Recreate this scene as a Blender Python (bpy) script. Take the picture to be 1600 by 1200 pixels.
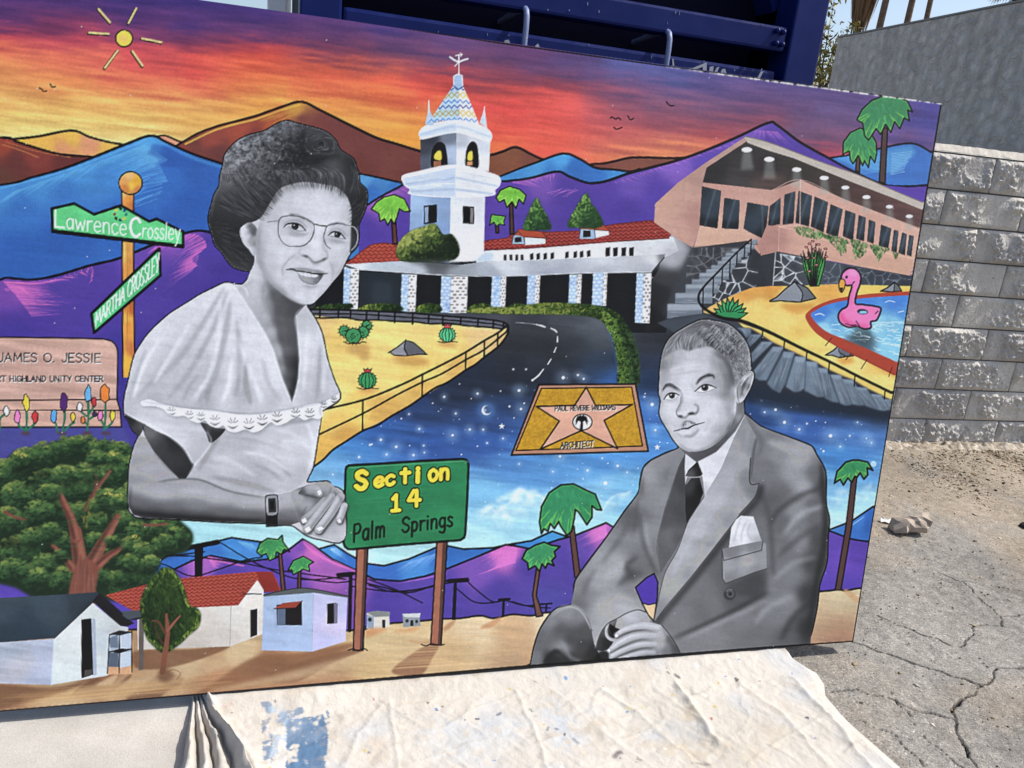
import bpy, bmesh, math, random
import numpy as np
from mathutils import Vector, Matrix, noise as mnoise
for _o in list(bpy.data.objects): bpy.data.objects.remove(_o)
SC = bpy.context.scene
COL = SC.collection
# ---------------------------------------------------------------- camera: phone held at 1.55 m, pitched 17 deg down, rolled 6 deg
CAMR = np.array([[0.9948588231, 0.1012715264, 0.0], [0.0295295657, -0.2900889327, 0.9565439958], [0.0968706705, -0.9516262339, -0.2915880383]])
CAMH, FPX = 1.55, 1195.0
cam = bpy.data.cameras.new('camera'); camo = bpy.data.objects.new('camera', cam); COL.objects.link(camo)
cam.sensor_fit = 'HORIZONTAL'; cam.sensor_width = 36.0; cam.lens = 36.0*FPX/1600.0; cam.clip_start = .05; cam.clip_end = 3000
_x, _y, _z = CAMR @ (1, 0, 0), CAMR @ (0, -1, 0), CAMR @ (0, 0, -1)
camo.matrix_world = Matrix(((_x[0], _y[0], _z[0], 0), (_x[1], _y[1], _z[1], 0), (_x[2], _y[2], _z[2], CAMH), (0, 0, 0, 1)))
SC.camera = camo
SC.render.resolution_x, SC.render.resolution_y = 1024, 768
# ---------------------------------------------------------------- daylight: sun high on the right, grazing the upright faces
SUN_AZ, SUN_EL, SUN_W, SKY_W, EXPO = 6.0, 51.0, 4.4, .15, .3
world = bpy.data.worlds.new('World'); SC.world = world; world.use_nodes = True
_nt = world.node_tree; _bg = _nt.nodes['Background']; _sky = _nt.nodes.new('ShaderNodeTexSky'); _sky.sky_type = 'NISHITA'; _sky.sun_disc = False
_sky.sun_elevation = math.radians(SUN_EL); _sky.sun_rotation = math.radians(90-SUN_AZ); _sky.air_density = 1.0; _sky.dust_density = 2.5; _sky.ozone_density = 1.0
_nt.links.new(_sky.outputs[0], _bg.inputs[0]); _bg.inputs[1].default_value = SKY_W
sun = bpy.data.lights.new('sun', 'SUN'); sun.energy = SUN_W; sun.angle = math.radians(.53); sun.color = (1.0, .955, .89)
suno = bpy.data.objects.new('sun', sun); COL.objects.link(suno)
_a, _e = math.radians(SUN_AZ), math.radians(SUN_EL)
suno.rotation_euler = Vector((math.cos(_e)*math.cos(_a), math.cos(_e)*math.sin(_a), math.sin(_e))).to_track_quat('Z', 'Y').to_euler(); suno.location = (6, 0, 8)
SC.view_settings.view_transform = 'Standard'; SC.view_settings.look = 'None'; SC.view_settings.exposure = EXPO; SC.view_settings.gamma = 1.0; SC.view_settings.use_curve_mapping = False
SC.render.engine = 'CYCLES'; SC.cycles.use_denoising = True; SC.cycles.max_bounces = 6
# ---------------------------------------------------------------- painter: hand-paints the mural's colours (numpy only)
import numpy as np
OX, OY, PW, PH = -460, -150, 1960, 1300
CV = np.zeros((PH, PW, 3), np.float32)
PID = np.zeros((PH, PW), np.int16)
RNG = np.random.RandomState(7)
INK = (22, 18, 24)
def P(s):
    if not isinstance(s, str): return np.asarray(s, float).reshape(-1, 2)
    return np.array(s.replace(',', ' ').split(), float).reshape(-1, 2)
def spl(p, closed=False, n=7):
    p = P(p)
    if len(p) < 3: return p
    if closed: q = np.vstack([p[-1], p, p[0], p[1]])
    else: q = np.vstack([2*p[0]-p[1], p, 2*p[-1]-p[-2]])
    t = np.linspace(0, 1, n, endpoint=False)[:, None]
    out = []
    for i in range(len(q)-3):
        a, b, c, d = q[i:i+4]
        out.append(.5*((2*b)+(-a+c)*t+(2*a-5*b+4*c-d)*t*t+(-a+3*b-3*c+d)*t**3))
    out = np.vstack(out)
    return out if closed else np.vstack([out, p[-1]])
def box1(a, r, ax):
    if r < 1: return a
    pad = [(0, 0)]*a.ndim; pad[ax] = (r+1, r)
    c = np.cumsum(np.pad(a, pad, mode='edge'), axis=ax, dtype=np.float64)
    n = a.shape[ax]
    hi = np.take(c, range(2*r+1, 2*r+1+n), ax); lo = np.take(c, range(0, n), ax)
    return ((hi-lo)/(2*r+1)).astype(np.float32)
def blur(a, s):
    r = max(1, int(round(s*.85)))
    for _ in range(2):
        a = box1(box1(a, r, 0), r, 1)
    return a
def pm(pts, pad=0):
    """anti-aliased coverage of a polygon -> x0, y0, mask"""
    p = pts - np.array([OX, OY])
    x0, y0 = np.floor(p.min(0)).astype(int)-1-pad; x1, y1 = np.ceil(p.max(0)).astype(int)+2+pad
    x0 = max(x0, 0); y0 = max(y0, 0); x1 = min(x1, PW); y1 = min(y1, PH)
    w, h = x1-x0, y1-y0
    if w <= 0 or h <= 0: return 0, 0, np.zeros((0, 0), np.float32)
    SS = 3
    a = p; b = np.roll(p, -1, 0)
    acc = np.zeros((h*SS, w+2), np.float32)
    ys = y0 + (np.arange(h*SS)+.5)/SS
    lo = np.minimum(a[:, 1], b[:, 1]); hi = np.maximum(a[:, 1], b[:, 1])
    dy = b[:, 1]-a[:, 1]; dy = np.where(dy == 0, 1e-9, dy)
    for i, y in enumerate(ys):
        k = (lo <= y) & (y < hi)
        if not k.any(): continue
        xs = np.sort(a[k, 0]+(y-a[k, 1])/dy[k]*(b[k, 0]-a[k, 0])) - x0
        xs = np.clip(xs, 0, w)
        for j in range(0, len(xs)-1, 2):
            for xx, s in ((xs[j], 1.), (xs[j+1], -1.)):
                f = int(xx); fr = xx-f
                acc[i, f] += s*(1-fr); acc[i, f+1] += s*fr
    m = np.cumsum(acc, 1)[:, :w].reshape(h, SS, w).mean(1)
    return x0, y0, np.clip(m, 0, 1)
def grid(x0, y0, h, w):
    return np.meshgrid(np.arange(x0, x0+w)+OX+.5, np.arange(y0, y0+h)+OY+.5)
def colarr(c, x0, y0, h, w):
    if callable(c):
        X, Y = grid(x0, y0, h, w); return np.asarray(c(X, Y), np.float32)/255.
    return np.asarray(c, np.float32)/255.
def put(x0, y0, m, c, a=1., clip=None, pid=None):
    h, w = m.shape
    if h == 0 or w == 0: return
    if clip is not None: m = m*clip[y0:y0+h, x0:x0+w]
    m3 = (m*a)[..., None]
    s = CV[y0:y0+h, x0:x0+w]
    s += (colarr(c, x0, y0, h, w)-s)*m3
    if pid is not None: PID[y0:y0+h, x0:x0+w][m > .5] = pid
def fill(p, c, s=1, a=1., b=0, clip=None, o=0, oc=INK, pid=None, n=7):
    """fill a closed shape; s smooth, b blur px, o outline width"""
    q = spl(p, True, n) if s else P(p)
    x0, y0, m = pm(q, int(b*2.5)+1 if b else 0)
    if b and m.size: m = blur(m, b)
    put(x0, y0, m, c, a, clip, pid)
    if o: line(np.vstack([q, q[:1]]), o, oc, s=0, clip=clip)
    return q
def mask(p, s=1):
    q = spl(p, True) if s else P(p)
    M = np.zeros((PH, PW), np.float32)
    x0, y0, m = pm(q)
    M[y0:y0+m.shape[0], x0:x0+m.shape[1]] = m
    return M
def line(p, w, c=INK, s=1, a=1., b=0, clip=None, taper=0, pid=None, n=6):
    """stroke; w number or per-point list; taper 1: thin both ends, 2: thin at end"""
    p = P(p)
    if np.ndim(w) == 0: ww = np.full(len(p), float(w))
    else: ww = np.interp(np.linspace(0, 1, len(p)), np.linspace(0, 1, len(w)), w)
    if s and len(p) > 2:
        q = spl(p, False, n); ww = np.interp(np.linspace(0, len(p)-1, len(q)), np.arange(len(p)), ww)
    else: q = p
    t = np.linspace(0, 1, len(q))
    if taper == 1: ww = ww*(.25+.75*np.sqrt(np.clip(4*t*(1-t), 0, 1)))
    if taper == 2: ww = ww*(1-.85*t)
    q = q-np.array([OX, OY]); r = ww/2
    pad = r.max()+1.5+b*2.5
    x0, y0 = np.floor(q.min(0)-pad).astype(int); x1, y1 = np.ceil(q.max(0)+pad).astype(int)+1
    x0 = max(x0, 0); y0 = max(y0, 0); x1 = min(x1, PW); y1 = min(y1, PH)
    if x1 <= x0 or y1 <= y0: return
    m = np.zeros((y1-y0, x1-x0), np.float32)
    for i in range(len(q)-1):
        A, B = q[i], q[i+1]; rr = max(r[i], r[i+1])+1.2
        u0 = max(int(min(A[0], B[0])-rr), x0); u1 = min(int(max(A[0], B[0])+rr)+2, x1)
        v0 = max(int(min(A[1], B[1])-rr), y0); v1 = min(int(max(A[1], B[1])+rr)+2, y1)
        if u1 <= u0 or v1 <= v0: continue
        X = np.arange(u0, u1, dtype=np.float32)[None]+.5-A[0]; Y = np.arange(v0, v1, dtype=np.float32)[:, None]+.5-A[1]
        d = B-A; L = d@d+1e-9
        tt = np.minimum(np.maximum((X*d[0]+Y*d[1])/L, 0), 1)
        D = np.sqrt((X-tt*d[0])**2+(Y-tt*d[1])**2)
        rad = r[i]+(r[i+1]-r[i])*tt
        cov = np.minimum(np.maximum(rad-D+.5, 0), 1)*np.minimum(rad*2, 1)
        sl = m[v0-y0:v1-y0, u0-x0:u1-x0]; np.maximum(sl, cov, out=sl)
    if b: m = blur(m, b)
    put(x0, y0, m, c, a, clip, pid)
def ell(cx, cy, rx, ry, c, rot=0, **k):
    t = np.linspace(0, 2*np.pi, 28, endpoint=False); r = np.radians(rot)
    x = rx*np.cos(t); y = ry*np.sin(t)
    return fill(np.stack([cx+x*np.cos(r)-y*np.sin(r), cy+x*np.sin(r)+y*np.cos(r)], 1), c, s=0, **k)
def vnoise(h, w, cx, cy, seed):
    rs = np.random.RandomState(seed); gw, gh = int(w/cx)+3, int(h/cy)+3
    g = rs.rand(gh, gw).astype(np.float32)
    x = np.arange(w)/cx; y = np.arange(h)/cy
    xi = x.astype(int); yi = y.astype(int); fx = x-xi; fy = y-yi
    fx = (fx*fx*(3-2*fx)).astype(np.float32); fy = (fy*fy*(3-2*fy)).astype(np.float32)[:, None]
    r0 = g[yi]; r1 = g[yi+1]
    a = r0[:, xi]*(1-fx)+r0[:, xi+1]*fx; b = r1[:, xi]*(1-fx)+r1[:, xi+1]*fx
    return a*(1-fy)+b*fy-.5
def shear(a, k):
    """tilt a noise field: row offset grows with x (slope k)"""
    h, w = a.shape; yy = (np.arange(h)[:, None]-k*np.arange(w)[None]).astype(int) % h
    return a[yy, np.arange(w)[None]]
STRK = sum(shear(vnoise(PH, PW, 90/2**i, 9/2**i, 40+i), .12)/1.6**i for i in range(3))
SOFT = sum(vnoise(PH, PW, 46/2**i, 40/2**i, 60+i)/1.8**i for i in range(4))
FINE = vnoise(PH, PW, 2.3, 2.3, 80)+.6*vnoise(PH, PW, 5, 4, 81)
def tones(M, samples, e=9., p=2.2, step=3, warp=0., a=1., gray=False, ax=1., sm=0):
    """colour inside mask M from scattered colour samples (x y r g b) or (x y v)"""
    ys, xs = np.where(M > .003)
    if len(ys) == 0: return
    y0, y1, x0, x1 = ys.min(), ys.max()+1, xs.min(), xs.max()+1
    S = np.array(samples.replace(',', ' ').split() if isinstance(samples, str) else samples, float)
    S = S.reshape(-1, 3 if gray else 5)
    gx = np.arange(x0, x1+step, step)+OX; gy = np.arange(y0, y1+step, step)+OY
    X, Y = np.meshgrid(gx, gy)
    X = X.astype(np.float32); Y = Y.astype(np.float32)
    if warp:
        yy = np.clip(Y.astype(int)-OY, 0, PH-1); xx = np.clip(X.astype(int)-OX, 0, PW-1)
        Y = Y+STRK[yy, xx]*warp; X = X+SOFT[yy, xx]*warp*2
    num = 0; den = 0
    for r in S:
        w = (((X-r[0])*ax)**2+(Y-r[1])**2+e*e)**(-p)*1e6
        col = np.array([r[2]]*3 if gray else r[2:], np.float32)
        num = num+w[..., None]*col; den = den+w
    G = (num/den[..., None]).astype(np.float32)
    if gray: G = G*np.array([.985, .995, 1.03], np.float32)
    h, w = y1-y0, x1-x0
    fx = np.arange(w)/step; fy = np.arange(h)/step
    xi = fx.astype(int); yi = fy.astype(int); fx = (fx-xi)[None, :, None]; fy = (fy-yi)[:, None, None]
    r0 = G[yi]; r1 = G[np.minimum(yi+1, G.shape[0]-1)]; xj = np.minimum(xi+1, G.shape[1]-1)
    F = (r0[:, xi]*(1-fx)+r0[:, xj]*fx)*(1-fy)+(r1[:, xi]*(1-fx)+r1[:, xj]*fx)*fy
    F = F.astype(np.float32)
    if sm: F = np.stack([blur(F[..., i], sm) for i in range(3)], 2)
    m = M[y0:y1, x0:x1, None]*a
    s = CV[y0:y1, x0:x1]; s += (F.astype(np.float32)/255-s)*m
def setpid(M, pid): PID[M > .5] = pid
def rough(M, amp, kind=None):
    """brushy value variation inside a mask"""
    n = (STRK if kind is None else kind)
    CV[...] = CV*(1+(M*n*amp)[..., None])
def strands(A, B, n, v0, v1, w=1.2, a=.6, clip=None, lo=.25, hi=.8, jit=3., tint=(.98, .99, 1.03)):
    """n hair strokes running between guide curves A and B"""
    A = spl(A, False, 6); B = spl(B, False, 6)
    k = 13; t = np.linspace(0, 1, k)
    rs = lambda q: np.stack([np.interp(t, np.linspace(0, 1, len(q)), q[:, i]) for i in (0, 1)], 1)
    A, B = rs(A), rs(B)
    for _ in range(n):
        f = RNG.rand(); c = A*(1-f)+B*f+RNG.randn(2)*jit*.5
        L = RNG.uniform(lo, hi); s0 = RNG.uniform(0, 1-L); i0 = int(s0*(k-1)); i1 = max(i0+2, int((s0+L)*(k-1)))
        v = RNG.uniform(v0, v1)
        line(c[i0:i1+1], w*RNG.uniform(.6, 1.4), tuple(min(255, v*x) for x in tint), s=0, a=a*RNG.uniform(.4, 1), clip=clip, taper=1)
def hatch(A, B, n, c, w=1.5, a=.8, clip=None, l0=.3, l1=1., start=0.):
    """n straight pen strokes from curve A towards curve B"""
    A = spl(A, False, 8); B = spl(B, False, 8)
    for i in range(n):
        f = (i+RNG.rand()*.7)/n
        p = np.array([np.interp(f, np.linspace(0, 1, len(A)), A[:, j]) for j in (0, 1)])
        q = np.array([np.interp(f, np.linspace(0, 1, len(B)), B[:, j]) for j in (0, 1)])
        L = RNG.uniform(l0, l1)
        line(np.stack([p+(q-p)*start*RNG.rand(), p+(q-p)*L]), w*RNG.uniform(.6, 1.3), c, s=0, a=a*RNG.uniform(.5, 1), clip=clip, taper=2)
def dabs(M, n, cols, r0=1.5, r1=4., a=.7, weight=None, ang=None):
    """leafy brush dabs scattered inside a mask"""
    ys, xs = np.where(M > .6)
    if len(ys) == 0: return
    k = RNG.randint(0, len(ys), n)
    for i in k:
        x, y = xs[i]+OX, ys[i]+OY
        w = RNG.rand() if weight is None else np.clip(weight(x, y)+RNG.randn()*.22, 0, .999)
        c = cols[int(w*len(cols))]
        r = RNG.uniform(r0, r1); th = RNG.rand()*6.3 if ang is None else ang+RNG.randn()*.5
        d = np.array([np.cos(th), np.sin(th)])*r
        line(np.stack([(x, y)-d, (x, y)+d]), r*.9, tuple(np.clip(np.array(c)*RNG.uniform(.85, 1.15), 0, 255)), s=0, a=a*RNG.uniform(.5, 1), clip=M)
# ---- hand lettering: one-stroke glyphs on a 10-high cap grid ('l' straight, 's' curved)
GL = {
'A': (8, 'l0 0 3.8 10 7.6 0;l1.4 3.6 6.3 3.6'), 'C': (7.6, 's7.2 8.2 5 10 1.6 8.6 .3 5 1.6 1.3 4.6 0 7.3 1.8'),
'D': (7.6, 'l.6 0 .6 10;s.6 10 4.6 9.4 7.2 5.4 5 .9 .6 0'), 'E': (6.4, 'l6.2 10 .5 10 .5 0 6.2 0;l.5 5.2 5 5.2'),
'G': (8, 's7.4 8.4 4.6 10 1.4 8.4 .3 5 1.6 1.2 4.6 0 7.4 1.4;l7.4 1.4 7.4 4.6 4.6 4.6'), 'H': (7.6, 'l.6 0 .6 10;l7 0 7 10;l.6 5 7 5'),
'I': (2.4, 'l1 0 1 10'), 'J': (5.6, 's5 10 5 3 3.8 .3 1.4 .3 .2 2.2'), 'L': (5.8, 'l.6 10 .6 0 5.6 0'),
'M': (9.4, 'l.4 0 1.2 10 4.6 3 8 10 9 0'), 'N': (8, 'l.6 0 .6 10 7.2 0 7.2 10'), 'O': (8.4, 's4.2 10 1 8.2 .2 5 1.2 1.6 4.2 0 7.2 1.6 8.2 5 7.2 8.4 4.2 10'),
'P': (7, 'l.6 0 .6 10;s.6 10 4.8 10 6.6 7.6 4.8 5 .6 4.6'), 'R': (7.2, 'l.6 0 .6 10;s.6 10 4.8 10 6.4 7.6 4.6 5.2 .6 4.8;l3.4 5 6.9 0'),
'S': (6.8, 's6.4 8.6 4 10 1.2 9 .8 7 2.6 5.5 5 4.5 6.3 2.6 4.8 .4 2.4 .1 .3 1.6'), 'T': (7.2, 'l0 10 7.2 10;l3.6 10 3.6 0'),
'U': (7.6, 's.6 10 .6 3 2 .3 5.4 .3 7 3 7 10'), 'V': (7.4, 'l.2 10 3.7 0 7.2 10'), 'W': (10.4, 'l.2 10 2.4 0 5.2 7.4 8 0 10.2 10'),
'Y': (7, 'l.2 10 3.5 5;l6.9 10 3.2 0'), '.': (2.6, 'l1 .2 1.2 .2'), ' ': (4.2, ''),
'a': (6, 's5.2 5.4 3 6.4 .6 4.8 .5 1.6 2.6 0 4.6 1.4 5.2 3.4;l5.3 6.2 5.4 0'), 'w': (8, 'l.2 6.2 2 0 4 5 6 0 7.8 6.2'),
'r': (4.6, 'l.7 6.2 .7 0;s.7 3.6 2 5.8 4.4 6'), 'e': (5.8, 's.6 3.2 5.2 3.6 4.6 5.8 2.6 6.4 .6 4.4 .6 1.6 2.6 0 5.2 1'),
'n': (6, 'l.7 6.2 .7 0;s.7 3.8 2.4 6.2 4.8 5.8 5.3 3.4 5.3 0'), 'c': (5.4, 's5 5.4 3.2 6.4 .8 5 .5 2.4 1.8 .2 4 .2 5.2 1.2'),
'o': (6, 's3 6.4 .8 5 .5 2.4 1.6 .3 3.4 0 5.3 1.8 5.4 4.4 3 6.4'), 's': (4.8, 's4.4 5.6 2.4 6.4 .8 5.2 2 3.6 4 2.4 4.2 .8 2.4 0 .4 .8'),
'l': (2.4, 'l1 10 1 0'), 'y': (5.6, 'l.4 6.2 2.8 .6;l5.3 6.2 2.6 -1.6 .9 -3.2'), 't': (4.8, 'l2.3 9 2.3 0;l.2 6.4 4.6 6.4'),
'i': (2.2, 'l1 6 1 0;l1 8.6 1.1 8.6'), 'm': (9, 'l.7 6.2 .7 0;s.7 4 2.2 6.2 4 5.6 4.4 3.4 4.4 0;s4.4 4 6 6.2 7.8 5.6 8.3 3.4 8.3 0'),
'p': (6, 'l.7 6.2 .7 -3.6;s.7 4.6 2.6 6.4 5 5 5 1.8 3 0 .8 1.2'), 'g': (5.8, 's5 5.2 3 6.4 .8 5 .8 1.8 2.8 .3 5 1.8;s5.2 6.2 5.2 -1.6 3.4 -3.4 .6 -2.6'),
'1': (5, 'l.6 7.6 2.8 10 2.8 0;l.2 0 5 0'), '4': (7, 'l5 0 5 10;l3.4 10 .4 3.8 7 3.8'),
}
def text(st, A, B, hA, hB, up, w, c, a=1., gap=1.4, dx=0, dy=0, jitter=0.):
    """letters from baseline point A to B, cap height hA..hB along unit vector up"""
    A, B, up = np.array(A, float), np.array(B, float), np.array(up, float)
    tot = sum(GL[ch][0] for ch in st)+gap*(len(st)-1); x = 0
    for ch in st:
        adv, g = GL[ch]
        for s in g.split(';'):
            if not s: continue
            q = P(s[1:]); f = (x+q[:, 0])/tot
            if s[0] == 's': q = spl(q, False, 5); f = (x+q[:, 0])/tot
            hh = hA+(hB-hA)*f
            pts = A+(B-A)*f[:, None]+up*(hh*q[:, 1]/10)[:, None]+(dx, dy)
            if jitter: pts = pts+np.array([0, 1])*(RNG.rand()-.5)*jitter
            line(pts, w, c, s=0, a=a)
        x += adv+gap
# ---------------------------------------------------------------- the painted landscape
FULL = np.ones((PH, PW), np.float32)
def M_below(ridge, s=1):
    q = spl(ridge) if s else P(ridge)
    return mask(np.vstack([q, [q[-1][0], 1200], [q[0][0], 1200]]), 0)
def ridge_line(r, w=4): line(r, [w*.7, w, w*.9], INK)
tones(FULL, """-400 -90 50 40 100 -400 20 70 45 110 -400 70 200 60 80 -400 120 225 130 75 -400 180 225 190 100 -200 -60 55 42 105 -200 30 72 45 110 -200 65 200 62 80 -200 110 225 130 75 -200 190 228 195 100
0 0 70 45 110 0 30 82 46 108 0 58 195 60 80 0 80 225 108 70 0 110 225 138 75 0 150 225 163 85 0 190 228 195 100 0 212 236 214 130
100 0 74 46 115 100 40 112 46 90 100 63 200 66 80 100 95 225 110 75 100 130 225 130 70 100 165 226 170 85 100 198 232 202 108
200 0 62 46 122 200 30 76 46 112 200 58 110 55 110 200 75 215 70 75 200 100 226 76 80 200 130 226 110 75 200 155 226 150 80 200 185 228 182 92 200 215 237 217 132
300 -10 58 44 125 300 40 65 46 122 300 68 112 46 85 300 90 222 75 65 300 115 228 70 70 300 140 227 98 75 300 165 228 165 85 300 190 224 168 82
400 0 60 45 125 400 12 66 46 120 400 50 78 50 115 400 73 190 60 70 400 90 227 76 50 400 110 231 100 60 400 130 228 112 60 400 150 228 150 70 400 170 236 166 68
500 15 68 50 125 500 50 85 55 112 500 78 122 56 85 500 98 226 95 60 500 118 227 86 60 500 140 228 100 65 500 160 232 140 66 500 182 237 166 72
600 40 70 55 128 600 70 90 60 112 600 93 112 60 92 600 113 200 90 70 600 130 236 86 60 600 150 240 110 60 600 170 236 140 66 600 195 236 166 72 610 222 238 150 52
700 50 80 60 126 700 75 90 65 122 700 100 102 65 102 690 120 200 62 60 690 145 240 76 60 650 180 238 140 64 650 215 238 150 55
790 75 90 60 112 790 100 110 60 96 790 125 122 60 82 790 142 236 76 60 790 170 238 62 65 790 200 242 76 65 790 225 246 122 62
850 75 108 60 112 850 100 95 65 116 850 125 140 60 82 850 145 236 76 65 850 165 242 86 70 850 190 246 80 70 850 215 246 86 70 850 235 242 80 70
900 85 85 65 122 900 110 95 70 126 900 130 140 65 82 900 150 200 76 76 900 170 236 86 76 900 190 242 86 76 900 215 246 96 76 900 240 236 86 70
970 88 72 82 152 970 105 76 96 162 970 120 86 80 140 970 140 122 75 112 970 160 160 85 100 970 180 165 80 98 970 200 192 86 90 970 220 202 100 90 970 240 222 126 80
1050 100 75 85 156 1050 118 76 96 162 1050 135 95 80 142 1050 155 112 85 120 1050 175 132 80 106 1050 195 160 80 96 1050 215 192 100 90 1050 235 226 136 80
1120 118 76 70 132 1120 140 90 75 136 1120 165 102 80 120 1120 190 132 76 96 1120 205 182 70 80 1120 220 206 100 80
1200 130 76 66 132 1200 150 90 70 122 1200 170 112 70 106 1200 190 150 70 86
1260 140 80 70 130 1260 165 95 70 116 1260 185 110 75 110 1260 213 92 75 110 1260 235 190 70 86
1310 150 85 70 126 1310 175 90 80 130 1310 200 95 80 122 1310 220 110 75 106 1310 237 182 70 90
1440 160 70 66 142 1440 190 72 72 152 1440 210 80 75 146 1440 228 102 80 130""", e=15, p=1.75, warp=20, ax=.30)
rough(FULL, .10)
# little birds and the sun
for b in ("61 137 66 140 68 143 73 142", "78 131 82 136 87 135", "1041 159 1047 165 1053 165", "954 184 957 183 962 186 966 184 970 187", "959 199 964 202 972 199", "981 181 985 187 990 185"):
    line(b, 2.3, INK)
for r in ("154 14 172 35", "213 13 201 36", "139 51 170 53", "222 60 252 66", "184 79 164 106", "207 80 223 103"):
    q = P(r); line(q+(-1, 1.2), 5, INK, s=0); line(q, 3.2, (214, 184, 122), s=0)
ell(194, 60, 14.5, 14.5, INK); ell(194, 60, 12, 12, (226, 196, 70)); ell(192, 60, 7, 6, (226, 180, 110), b=3, a=.6)
# far mountains
m = M_below("-460 230 -300 205 -150 222 0 215 20 217 60 213 112 204 140 214 170 222 200 227 260 240"); tones(m, "20 225 226 170 60 70 222 222 165 70 110 215 222 170 70 100 232 214 140 92 140 225 214 140 100 170 232 222 170 75 -200 225 215 150 80", e=8)
ridge_line("-460 230 -300 205 -150 222 0 215 20 217 60 213 112 204 140 214 170 222 200 227")
m = M_below("232 215 245 213 258 212 280 221 300 226"); fill("245 212 258 212 280 222 300 226 300 240 250 240", (220, 140, 112), s=0); ridge_line("240 214 258 212 280 221 292 223", 3.5)
m = M_below("-460 250 -200 200 0 215 25 221 60 232 95 241 145 245 200 260"); tones(m, "0 225 150 66 48 60 240 130 58 50 20 255 105 52 50 100 255 105 50 48 0 280 100 60 50 -300 240 110 55 50", e=10, warp=6)
line("4 226 30 234 60 246", 2, (190, 120, 60), a=.6); line("10 222 60 237 110 246", 1.5, (200, 130, 60), a=.5)
ridge_line("-460 250 -200 200 0 215 25 221 60 232 95 241 145 245")
bm = "262 236 287 221 310 208 340 197 370 189 400 181 440 167 471 159 500 172 530 187 560 202 590 216 620 225 656 236 700 246 760 243 785 237 806 230 830 241 850 250 890 262"
m = M_below(bm); tones(m, "287 235 130 62 55 330 215 150 70 58 380 200 158 74 55 430 186 170 84 52 462 172 200 140 60 300 232 112 60 55 340 240 108 58 55 400 215 125 60 52 470 185 120 66 60 500 200 118 62 58 540 215 116 62 58 580 235 115 62 57 620 245 116 62 56 560 260 110 57 52 640 262 112 60 55 800 245 130 78 55 830 255 120 70 58", e=9, warp=5)
line("290 225 340 202 400 186 440 172 468 164", 3, (212, 168, 66), a=.85); strands("400 190 465 168", "420 205 470 172", 26, 150, 190, 1.6, .5, tint=(1.1, .75, .33))
ridge_line(bm, 4.5)
bm = "900 262 920 257 945 255 960 252 990 246 1050 247 1085 245"
m = M_below(bm); tones(m, "920 262 120 66 60 990 252 128 76 64 1040 255 122 72 62", e=10, warp=5); ridge_line(bm)
# blue mountains
bl = "-460 330 -200 310 0 289 50 277 100 263 150 244 200 224 236 212 260 222 300 240 350 257 400 275"
m = M_below(bl); tones(m, "0 300 62 130 200 60 285 62 132 202 120 266 64 135 204 180 245 64 138 206 232 222 72 150 214 210 240 62 130 200 170 270 58 124 196 100 300 54 115 190 30 330 50 108 185 270 240 44 92 172 310 260 44 92 170 260 280 48 102 182 230 300 48 104 184 300 320 42 90 172 200 350 44 96 178 100 370 42 92 172 30 390 42 92 172 280 350 42 90 170 -300 340 50 108 185", e=14, warp=4)
hatch("20 300 200 236", "-40 340 130 290", 70, (84, 160, 216), 2, .5, l0=.1, l1=.8, clip=m); hatch("226 226 262 250", "130 262 170 300", 60, (92, 168, 222), 2, .5, l0=.2, l1=1, clip=m); hatch("232 222 262 285", "170 232 180 300", 46, (86, 160, 218), 1.8, .5, l0=.2, l1=.9, clip=m)
fill("240 224 230 240 254 250 240 258 262 262 330 262 280 232", (42, 88, 168), s=0, b=2, a=.55, clip=m)
for i in range(14): line([(225+RNG.rand()*36, 272+i*3), (186+RNG.rand()*20, 286+i*3.4)], 1.3, (90, 160, 220), s=0, a=.5)
line("244 218 300 246 350 262", 5, (66, 140, 210), a=.6, b=1); line("2 294 100 268 200 230 234 216", 2, (90, 165, 220), a=.6)
ridge_line(bl, 4.5)
m = M_below("545 268 560 271 590 276 626 284 660 286"); tones(m, "570 280 78 140 196 600 284 60 120 182 580 300 46 102 176 620 296 50 108 180", e=8, warp=3); ridge_line("545 268 560 271 590 277 626 285 650 287", 3.5)
bl = "775 277 783 275 800 268 840 253 880 240 905 248 930 262 960 265 985 268 1000 264"
m = M_below(bl); tones(m, "800 275 60 130 196 840 262 66 140 204 878 247 70 150 215 860 270 52 118 192 900 262 46 104 180 930 275 48 108 184 970 270 60 130 198 890 280 46 100 175", e=8, warp=3); ridge_line(bl)
# purple range behind the buildings
pr = "560 330 590 310 620 294 650 280 700 280 783 283 800 282 830 278 870 268 890 276 915 285 930 286 950 282 985 270 1020 261 1060 250 1100 236 1150 215 1200 192 1215 196 1250 222 1295 247 1330 265 1380 288 1420 291 1500 288"
m = M_below(pr); tones(m, "600 315 140 85 170 640 295 110 70 160 620 340 80 58 155 570 360 76 56 152 800 300 88 62 158 850 290 110 75 165 820 330 78 58 152 880 300 78 58 152 900 330 76 56 150 950 300 82 60 155 990 290 100 75 170 1060 262 120 85 180 1020 300 84 62 160 980 330 76 56 150 1100 260 90 68 165 1180 208 110 80 175 1200 215 85 62 155 1240 230 84 62 155 1300 262 86 62 155 1420 300 90 64 160", e=12, warp=4)
hatch("590 314 650 284", "640 320 660 300", 22, (190, 110, 185), 1.6, .7, clip=m, l0=.2, l1=.8)
hatch("800 285 868 272", "850 296 862 292", 26, (200, 110, 190), 1.6, .7, clip=m, l0=.2, l1=.9)
hatch("960 285 1150 222", "990 300 1170 225", 44, (196, 110, 190), 1.5, .6, clip=m, l0=.1, l1=.6); hatch("1180 204 1215 206", "1165 220 1255 240", 26, (186, 110, 196), 1.4, .6, clip=m, l0=.2, l1=.9)
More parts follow.
